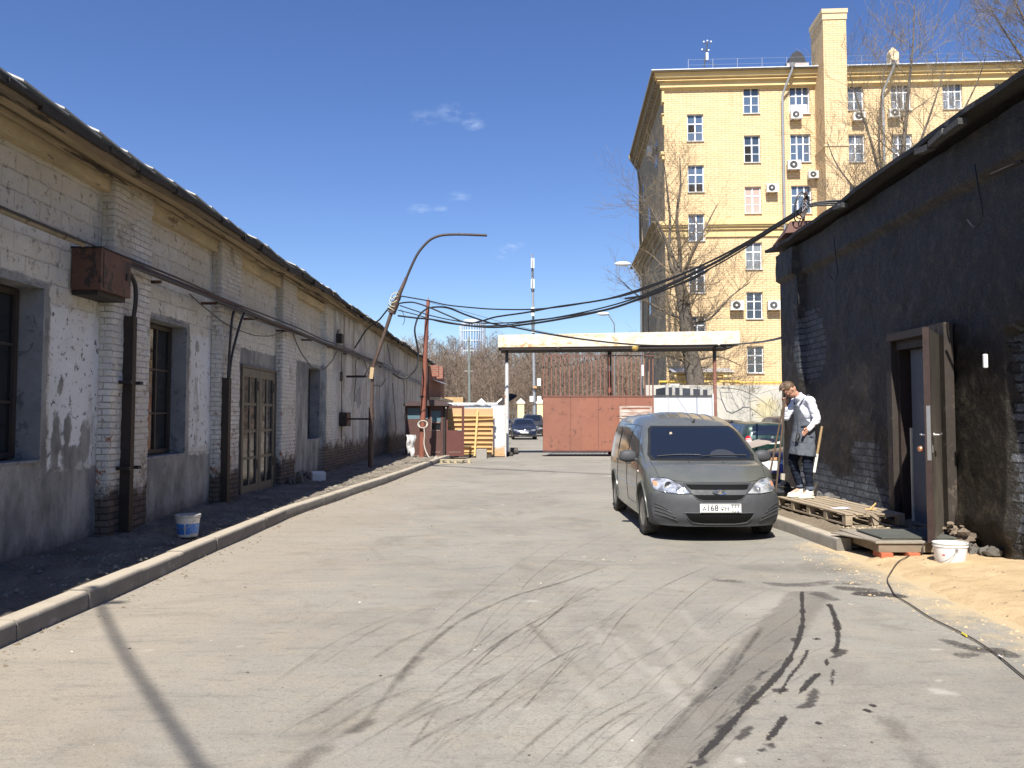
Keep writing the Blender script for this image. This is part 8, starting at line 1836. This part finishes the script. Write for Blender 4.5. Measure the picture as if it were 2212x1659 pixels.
body = mesh_obj('body', remesh(b, .0065, 2), g.m, PM)
# eyes and brows
for s in (-1, 1):
    e = MB(); e.sphere((.087, s*.032, .004), (.007, .008, .0025), 10, 6, HM); lbuild(e, 'eye', m('eye_dark', (.03, .02, .015), .3, bump=0), body)
    e = MB(); e.sphere((.091, s*.034, .030), (.006, .014, .002), 10, 6, HM); lbuild(e, 'eyebrow', m('brow_brown', (.07, .04, .022), .8, bump=0), body)
# hair: short back and sides, longer brushed-over top
h = MB(); h.sphere((-.010, 0, .026), (.104, .083, .106), 20, 14, HM)
for i in range(26):
    rr_ = random.Random(i); y_ = rr_.uniform(-.055, .055); x_ = rr_.uniform(-.05, .07); z_ = math.sqrt(max(0, 1-(x_/.104)**2-(y_/.083)**2))*.106+.024
    h.tube([HM @ Vector((x_-.02, y_, z_-.006)), HM @ Vector((x_+.02, y_+.006, z_+.010)), HM @ Vector((x_+.05, y_+.012, z_-.012))], [.013, .013, .005], 6)
for k in range(len(h.v)):
    pass
hm = remesh(h, .008, 1, lambda c: (fbm(c[:, 0]*90+c[:, 2]*20, c[:, 1]*90, 61, 3)-.5)*.010)
inv = HM.inverted(); bm = bmesh.new(); bm.from_mesh(hm)
dl = []
for f in bm.faces:
    p = inv @ f.calc_center_median()
    if (p.x > .045 and p.z < .055) or (p.z < -.01 and p.x > -.035) or p.z < -.06: dl.append(f)
bmesh.ops.delete(bm, geom=dl, context='FACES'); bm.to_mesh(hm); bm.free()
g = G('hair_brown', rough=.55); n = g.noise(60, 3, .6, g.vscale((1, 3, 1))); g.set('Base Color', g.mix(g.ramp(n, .35, .65), (.045, .026, .015), (.15, .09, .05))); g.bump(n, .6, .004)
mesh_obj('hair', hm, g.m, PM)
# shirt
c = MB()
limb(c, [(.01, 0, 1.00), (-.005, 0, 1.12), (-.015, 0, 1.28), (.0, 0, 1.42)], [.135, .130, .140, .130], 18)
c.sphere((.0, 0, 1.33), (.125, .18, .17), 18, 12); c.sphere((.01, 0, 1.06), (.125, .165, .13), 18, 12)
limb(c, [(.01, 0, 1.46), SHL], [.095, .075]); limb(c, [(.02, 0, 1.46), SHR], [.095, .075]); 
limb(c, [SHL, ELL, WRL], [.074, .058, .036]); limb(c, [SHR, ELR, (.25, -.14, 1.39)], [.070, .056, .038])
limb(c, [(.03, 0, 1.50), (.105, 0, 1.552)], [.085, .070])
fold = lambda c_: (fbm(c_[:, 0]*16+c_[:, 1]*5, c_[:, 2]*24+c_[:, 1]*9, 63, 3)-.5)*.026
g = G('shirt_white', (.74, .76, .82), .8, spec=.2); n = g.noise(14, 3, .5, g.vscale((1, 1, 2.2))); g.bump(n, .5, .02); m_shirt = g.m
sh = mesh_obj('shirt', remesh(c, .010, 3, fold), m_shirt, PM)
c = MB(); 
cm_ = Matrix.Translation((.105, 0, 1.565)) @ Matrix.Rotation(rad(40), 4, 'Y')
c.lathe([(.070, -.025), (.076, .012), (.072, .022), (.066, .010), (.064, -.02)], 24, cm_); lbuild(c, 'collar', m_shirt, sh, smooth=True)
c = MB()
for nm_, w_, e_ in (('L', Vector(WRL), Vector(ELL)), ('R', Vector((.25, -.14, 1.39)), Vector(ELR))):
    d = (w_-e_).normalized(); c = MB(); c.tube([w_-d*.045, w_-d*.01, w_+d*.006], [.042, .041, .038], 14); lbuild(c, 'cuff', m_shirt, sh, smooth=True)
# jeans
c = MB()
limb(c, [(-.01, 0, 1.02), (-.01, 0, .95)], [.135, .125], 16); c.sphere((-.025, 0, .95), (.135, .165, .12), 16, 12)
limb(c, [HPL, (.015, .10, .72), KNL, (.01, .10, .32), (-.003, .10, .145)], [.112, .094, .074, .064, .058], 16); limb(c, [HPR, (.08, -.105, .74), KNR, (.085, -.12, .34), (.025, -.12, .165)], [.112, .094, .074, .064, .058], 16)
g = G('denim_dark', rough=.85, spec=.2); n = g.noise(7, 4, .6); n2 = g.noise(120, 2, .6); c_ = g.mix(g.ramp(n, .4, .75), (.007, .010, .020), (.022, .030, .052)); g.set('Base Color', c_); g.bump(g.addm(n, g.mul(n2, .2)), .5, .015)
jn = mesh_obj('jeans', remesh(c, .010, 2, lambda c_: (fbm(c_[:, 0]*14+c_[:, 1]*14, c_[:, 2]*30, 65, 3)-.5)*.028), g.m, PM)
for (x_, y_, z_) in ((-.002, .10, .155), (.027, -.12, .175)):
    c = MB(); c.lathe([(.062, -.022), (.066, .0), (.064, .022), (.056, .022), (.054, -.022)], 20, Matrix.Translation((x_, y_, z_))); lbuild(c, 'turn_up', m('denim_pale', (.09, .11, .15), .9, bump=.4), jn, smooth=True)
# shoes
for (ax, ay, az, dx, dy) in ((-.005, .10, .0, 1, .12), (.02, -.12, .0, 1, -.1)):
    T = Matrix.Translation((ax, ay, az)) @ Matrix.Rotation(math.atan2(dy, dx), 4, 'Z')
    c = MB(); c.sphere((.02, 0, .055), (.09, .046, .058), 16, 10, T); c.sphere((.13, 0, .040), (.085, .050, .036), 16, 10, T); limb(c, [T @ Vector((.0, 0, .07)), T @ Vector((-.005, 0, .125))], [.050, .050])
    c.tube([T @ Vector((.04, 0, .11)), T @ Vector((.07, 0, .085)), T @ Vector((.12, 0, .062))], [.03, .026, .02], 10)
    s_ = mesh_obj('shoe', remesh(c, .008, 2), m('shoe_white', (.76, .73, .64), .6, var=.06, bump=.3, bscale=60), PM)
    sl = MB(); o = [(-.075, -.03), (-.06, .035), (.04, .042), (.13, .055), (.20, .038), (.222, 0), (.20, -.04), (.13, -.052), (.04, -.042), (-.05, -.038)]
    sl.prism(o, 'z', .0, .026, T); lbuild(sl, 'sole', m('sole_cream', (.70, .66, .55), .7, bump=0), s_, bevel=.006)
    lc = MB()
    for k in range(4): q = .06+k*.022; lc.bar(T @ Vector((q, -.022, .098-k*.011)), T @ Vector((q+.008, .022, .098-k*.011)), .006, .006)
    lbuild(lc, 'lace', m('lace_cream', (.72, .66, .50), .8, bump=0), s_)
# apron: bib and skirt wrapped round the front of the body
def apr(u, v):       # u = angle fraction -1..1, v = 0 top .. 1 bottom
    z = 1.425-v*.755
    half = np.interp(v, [0, .05, .30, .43, 1], [.42, .50, 1.1, 1.95, 2.15]); a = u*half
    rx = np.interp(v, [0, .2, .42, .55, .78, 1], [.158, .155, .150, .160, .195, .205]); ry = np.interp(v, [0, .2, .42, .6, 1], [.150, .178, .186, .205, .225]); cx_ = np.interp(v, [0, .3, .5, 1], [.0, .0, .012, .035])
    w_ = (fbm(a*5+3, v*5, 67, 3)-.5)*.035*np.clip(v*1.6, .15, 1) + .012*np.sin(a*7+v*3)*np.clip((v-.45)*2, 0, 1)
    z = z + .02*u*u*0 - .04*np.clip(u, 0, 1)*np.clip((v-.5)*2, 0, 1)
    return cx_+(rx+w_)*np.cos(a), (ry+w_)*np.sin(a), z+0*a
U_ = np.linspace(-1, 1, 64); V_ = np.linspace(0, 1, 56)
g = G('apron_grey', rough=.85, spec=.2); n = g.noise(9, 4, .6); g.set('Base Color', g.mix(g.ramp(n, .35, .65), (.082, .092, .108), (.115, .125, .142))); g.bump(g.noise(7, 4, .6), .6, .03); m_ap = g.m
def to_world(fn):
    W = np.array(parent_world(PM))
    def f2(u, v): x, y, z = fn(u, v); return W[0, 0]*x+W[0, 1]*y+W[0, 3], W[1, 0]*x+W[1, 1]*y+W[1, 3], z+W[2, 3]
    return f2
ap = gridmesh('apron', U_, V_, to_world(apr), m_ap, PM); sd2 = ap.modifiers.new('t', 'SOLIDIFY'); sd2.thickness = .004
blk = m('strap_black', (.012, .013, .016), .7, bump=0)
c = MB(); c.tube(smooth_pts([(.135, .065, 1.42), (.09, .115, 1.515), (.02, .12, 1.575), (-.045, .08, 1.575), (-.06, 0, 1.56)], 4), .010, 6); c.tube(smooth_pts([(.135, -.065, 1.42), (.09, -.115, 1.515), (.02, -.12, 1.575), (-.045, -.08, 1.575), (-.06, 0, 1.56)], 4), .010, 6); lbuild(c, 'strap', m_ap, ap, smooth=True)
def pk(u, v): x, y, z = apr(u*.62+.30, .545+v*.20); k = 1.035; return x*k+.004, y*k, z
pc_ = gridmesh('pocket', np.linspace(-.5, .5, 20), np.linspace(0, 1, 12), to_world(pk), m_ap, ap)
c = MB(); q = [Vector([float(t_) for t_ in apr(np.array([u_]), np.array([.43+.02*abs(u_)]))[k][0:1]][0] for k in range(3)) for u_ in np.linspace(.25, .98, 9)] if False else [Vector((float(apr(np.array([u_]), np.array([.44]))[0][0])*1.04, float(apr(np.array([u_]), np.array([.44]))[1][0])*1.04, float(apr(np.array([u_]), np.array([.44]))[2][0])+.03*(u_-.3))) for u_ in np.linspace(.3, .99, 9)]
c.tube(q, [.006, .012, .018, .022, .022, .022, .02, .02, .02], 8); lbuild(c, 'waist_strap', blk, ap, smooth=True)
c = MB(); c.tube(smooth_pts([(.16, .09, 1.00), (.20, .12, .93), (.225, .13, .88), (.20, .15, .86)], 3), [.010, .02, .035, .03, .028, .025, .02, .018, .015, .01][:10], 8); lbuild(c, 'hanging_cloth', blk, ap, smooth=True)
# ================================================================== TREES AND WOODED HILL
def tube_np(V, Fq, p, q, r0, r1, n):
    d = q-p; L = d.length
    if L < 1e-6: return
    d = d/L; u = Vector((0, 0, 1)) if abs(d.z) < .9 else Vector((1, 0, 0)); x = u.cross(d).normalized(); y = d.cross(x); b = len(V)
    for r, c in ((r0, p), (r1, q)):
        for j in range(n): a = 2*math.pi*j/n; V.append(tuple(c+(x*math.cos(a)+y*math.sin(a))*r))
    for j in range(n): Fq.append((b+j, b+(j+1) % n, b+n+(j+1) % n, b+n+j))
def bare_tree(name, label, stems, seed, mat_t, mat_b, depth=4, ratio=(.55, .78), nb=(3, 5), spread=.7, up=.25, twig=.010, buds=True, cat='tree'):
    """stems: list of (points, radii); branches grow from them recursively"""
    rr = random.Random(seed); V = []; Fq = []; TV = []; TF = []
    def grow(p, d, L, r, lv):
        segs = 4 if lv < 2 else 3; q = p.copy(); dd = d.copy(); n = 6 if r > .03 else 3
        for s_ in range(segs):
            dd = (dd+Vector((rr.gauss(0, .13), rr.gauss(0, .13), rr.gauss(0, .10)+up*.12))).normalized(); nx = q+dd*(L/segs); r2 = max(r*(1-.72*(s_+1)/segs), twig*.6)
            tube_np(V, Fq, q, nx, max(r*(1-.72*s_/segs), twig*.6), r2, n)
            if lv < depth:
                for k in range(rr.randint(1, 2) if s_ else 1):
                    ax = Vector((rr.gauss(0, 1), rr.gauss(0, 1), rr.gauss(0, .5))).cross(dd).normalized(); nd = (Matrix.Rotation(rr.uniform(.35, .35+spread), 3, ax) @ dd); nd.z += up*rr.uniform(.2, 1); nd.normalize()
                    grow(nx.lerp(q, rr.random()*.6), nd, L*rr.uniform(*ratio), r2*.75, lv+1)
            q = nx
    for pts, rs, dens, bl in stems:
        P_ = smooth_pts(pts, 5); k = len(P_); R_ = np.interp(np.linspace(0, 1, k), np.linspace(0, 1, len(rs)), rs); mbt = TV
        b = len(TV); n = 12; rr2 = random.Random(1)
        for i, p in enumerate(P_):
            t = (P_[min(i+1, k-1)]-P_[max(i-1, 0)]).normalized(); x = Vector((0, 1, 0)).cross(t).normalized(); y = t.cross(x)
            for j in range(n): a = 2*math.pi*j/n; TV.append(tuple(p+(x*math.cos(a)+y*math.sin(a))*R_[i]*(1+.12*math.sin(a*3+i*.5)+rr2.uniform(-.05, .05))))
        for i in range(k-1):
            for j in range(n): TF.append((b+i*n+j, b+i*n+(j+1) % n, b+(i+1)*n+(j+1) % n, b+(i+1)*n+j))
        TF.append(tuple(b+(k-1)*n+j for j in range(n)))
        for _ in range(dens):
            u = rr.uniform(.12, 1); i = min(int(u*(k-1)), k-2); p = P_[i].lerp(P_[i+1], rr.random()); t = (P_[i+1]-P_[i]).normalized(); a = rr.uniform(0, 6.28)
            d = Vector((math.cos(a), math.sin(a), rr.uniform(-.1, .9)))*1.0+t*.4; grow(p, d.normalized(), bl*rr.uniform(.6, 1.2), min(R_[i]*.35, .045*bl/2.2), 1)
    root = thing(name, label, cat, stems[0][0][0]); W = Vector(stems[0][0][0])
    me = bpy.data.meshes.new('trunk'); me.from_pydata([tuple(Vector(v)-W) for v in TV], [], TF); me.shade_smooth(); mesh_obj('trunk', me, mat_t, root)
    A = np.array(V)-np.array(W); o = npmesh('crown', A, np.array(Fq), mat_b, root, smooth=False)
    return root
bark = m('bark_grey', (.13, .108, .085), .95, var=.45, scale=3, spots=(.05, .04, .032), sth=.55, bump=1, bdist=.04, bscale=12, stretch=(1, 1, .3))
twg = m('twig_tan', (.20, .155, .10), .9, var=.3, bump=0); twg2 = m('twig_pale', (.24, .19, .125), .9, var=.3, bump=0)
YA_ = 51.0; A_ = lambda x, y, Y=YA_: at(x, y, Y)
b0 = A_(1512, 862); b0.z = 0
bare_tree('bare_tree', 'thick trunked bare tree with upright shoots in front of the yellow building corner', [
    ([b0, A_(1503, 840), A_(1492, 760), A_(1482, 700), A_(1474, 640), A_(1464, 590)], [.62, .55, .46, .42, .36, .30], 26, 2.6),
    ([A_(1467, 600), A_(1455, 560), A_(1430, 500), A_(1405, 450), A_(1380, 420)], [.18, .12, .08, .05, .02], 16, 2.2),
    ([A_(1467, 600), A_(1468, 540), A_(1462, 470), A_(1470, 400), A_(1468, 340)], [.18, .12, .09, .06, .02], 15, 2.0),
    ([A_(1470, 610), A_(1490, 560), A_(1520, 500), A_(1550, 440)], [.16, .10, .06, .02], 12, 2.0),
    ([A_(1462, 595), A_(1445, 560), A_(1448, 480), A_(1440, 400), A_(1434, 350)], [.15, .10, .07, .05, .02], 13, 1.9),
    ([A_(1478, 690), A_(1430, 670), A_(1380, 640), A_(1335, 600)], [.10, .07, .05, .02], 12, 2.0),
    ([A_(1478, 700), A_(1530, 690), A_(1580, 640), A_(1620, 610)], [.10, .07, .05, .02], 18, 2.0),
    ([A_(1495, 790), A_(1450, 770), A_(1410, 775)], [.08, .05, .02], 12, 1.9), ([A_(1500, 780), A_(1550, 770), A_(1600, 790)], [.08, .05, .02], 14, 1.9),
    ([A_(1505, 850), A_(1560, 838, 43.5), A_(1620, 850, 43.4), A_(1680, 890, 43.3)], [.04, .025, .015, .008], 12, 1.5)], 7, bark, twg, depth=3, up=.35, twig=.0095)
YB_ = 34.0; B_ = lambda x, y, Y=YB_: at(x, y, Y)
q0 = B_(1925, 480); q0.z = 0
bare_tree('bare_tree', 'bare young poplar with upright pale branches rising behind the black roof', [
    ([q0, Vector((q0.x, q0.y, 6)), B_(1932, 480), B_(1950, 330), B_(1962, 200), B_(1972, 100), B_(1975, 10)], [.20, .16, .12, .09, .06, .035, .012], 30, 2.0),
    ([B_(1930, 470), B_(1905, 400), B_(1880, 300), B_(1850, 210), B_(1830, 140)], [.08, .06, .05, .03, .01], 16, 1.8),
    ([B_(1932, 450), B_(1900, 340), B_(1905, 200), B_(1915, 130)], [.07, .05, .03, .01], 12, 1.6),
    ([B_(1945, 400), B_(1990, 300), B_(2025, 200), B_(2050, 110)], [.07, .05, .03, .01], 15, 1.7),
    ([B_(1945, 420), B_(2020, 350), B_(2070, 260), B_(2110, 180), B_(2130, 120)], [.06, .05, .03, .01], 14, 1.6),
    ([B_(1920, 460), B_(1860, 420), B_(1810, 360), B_(1785, 300)], [.05, .04, .03, .01], 22, 1.5), ([B_(1925, 470), B_(1850, 450), B_(1790, 440)], [.05, .03, .01], 16, 1.4)], 12, bark, twg2, depth=3, up=.5, twig=.0085, ratio=(.5, .72), spread=.5)
q1 = at(2290, 300, 33); q1.z = 0
bare_tree('bare_tree', 'bare twiggy tree crown reaching in at the top right corner', [
    ([q1, Vector((q1.x, q1.y, 8)), at(2270, 250, 33), at(2255, 120, 33), at(2235, -20, 33)], [.22, .16, .11, .07, .03], 20, 2.2),
    ([at(2270, 240, 33), at(2210, 130, 33), at(2165, 60, 33), at(2140, 20, 33)], [.08, .05, .03, .01], 15, 1.7), ([at(2262, 180, 33), at(2220, 60, 33), at(2180, -20, 33)], [.07, .05, .02], 15, 1.7)], 19, bark, twg, depth=3, up=.3, twig=.010, ratio=(.5, .72), spread=.6)
# dry twigs by the black wall corner
# hill and the wood on it
def hz(x, y): return 3.6*sstep(95, 190, y)+2*sstep(190, 330, y)+(fbm(x*.02, y*.02, 91)-.5)*4*sstep(92, 130, y)
gh = G('hill_litter', rough=1.0); n = gh.noise(.4, 5, .7); gh.set('Base Color', gh.mix(gh.ramp(n, .35, .65), (.085, .062, .042), (.135, .105, .072)))
tag(gridmesh('hill', np.linspace(-160, 220, 90), np.concatenate([np.linspace(90, 200, 30), np.linspace(215, 420, 12)]), lambda u, v: (u, v, hz(u, v)-.08), gh.m), 'low wooded hill of brown leaf litter beyond the yard', None, None, 'structure')
def forest_variant(seed, Ht, nbr):
    rr = np.random.RandomState(seed); T = []
    def blade(p, q, w_):
        d = q-p; s_ = np.cross(d, rr.normal(size=3)); s_ = s_/(np.linalg.norm(s_)+1e-9)*w_; T.append((p-s_, p+s_, q))
    def strip(p, q, w0, w1):
        d = q-p
        for k in range(2):
            s_ = np.cross(d, rr.normal(size=3)); s_ = s_/(np.linalg.norm(s_)+1e-9); T.append((p-s_*w0, p+s_*w0, q+s_*w1)); T.append((p-s_*w0, q+s_*w1, q-s_*w1))
    top = np.array([rr.normal()*.6, rr.normal()*.6, Ht]); strip(np.zeros(3), top*.55, .16, .09); strip(top*.55, top, .09, .015)
    for i in range(nbr):
        u = rr.uniform(.16, .97); p = top*u; a = rr.uniform(0, 6.283); L = (1.05-u)*Ht*rr.uniform(.22, .42)+.7; d = np.array([math.cos(a), math.sin(a), rr.uniform(.5, 1.7)]); d /= np.linalg.norm(d); q = p+d*L; blade(p, q, .035)
        for j in range(7):
            t = rr.uniform(.2, 1); p2 = p+d*L*t; d2 = d+rr.normal(size=3)*.55; d2[2] += .15; d2 /= np.linalg.norm(d2); L2 = L*rr.uniform(.25, .5); q2 = p2+d2*L2; blade(p2, q2, .022)
            for k in range(3): p3 = p2+(q2-p2)*rr.uniform(.3, 1); d3 = d2+rr.normal(size=3)*.6; d3 /= np.linalg.norm(d3); blade(p3, p3+d3*L2*rr.uniform(.4, .8), .016)
    return np.array(T)
VR = [forest_variant(s_, 11.6, 26) for s_ in range(5)]
rr = np.random.RandomState(4); out_ = []; cnt = 0
rows = np.concatenate([np.arange(93, 130, 2.7), np.arange(131, 215, 5.0)])
for yy in rows:
    x0 = -(.17*yy+3); x1 = .36*yy+4
    for xx in np.arange(x0, x1, 2.6 if yy < 130 else 3.4):
        x_ = xx+rr.uniform(-1.2, 1.2); y_ = yy+rr.uniform(-1.3, 1.3); s_ = rr.uniform(.55, 1.0) if yy < 110 else rr.uniform(.8, 1.12); a = rr.uniform(0, 6.283); T = VR[rr.randint(5)]
        c_, n_ = math.cos(a), math.sin(a); R = np.array([[c_, -n_, 0], [n_, c_, 0], [0, 0, 1]]); z_ = float(hz(np.array([x_]), np.array([y_]))[0])
        out_.append((T @ R.T)*s_+np.array([x_, y_, z_])); cnt += 1
A = np.concatenate(out_).reshape(-1, 3); g = G('wood_twigs', rough=.95, spec=.1); n = g.noise(.09, 4, .6); n2 = g.noise(.8, 3, .6)
g.set('Base Color', g.mix(g.ramp(n2, .4, .7, 0, .5), g.mix(g.ramp(n, .4, .62), (.165, .122, .100), (.20, .152, .108)), (.24, .20, .165)))
o = npmesh('far_wood', A, np.arange(len(A)).reshape(-1, 3), g.m, None, smooth=False); tag(o, 'dense leafless brown wood covering the far hill', 'wood', kind='stuff')
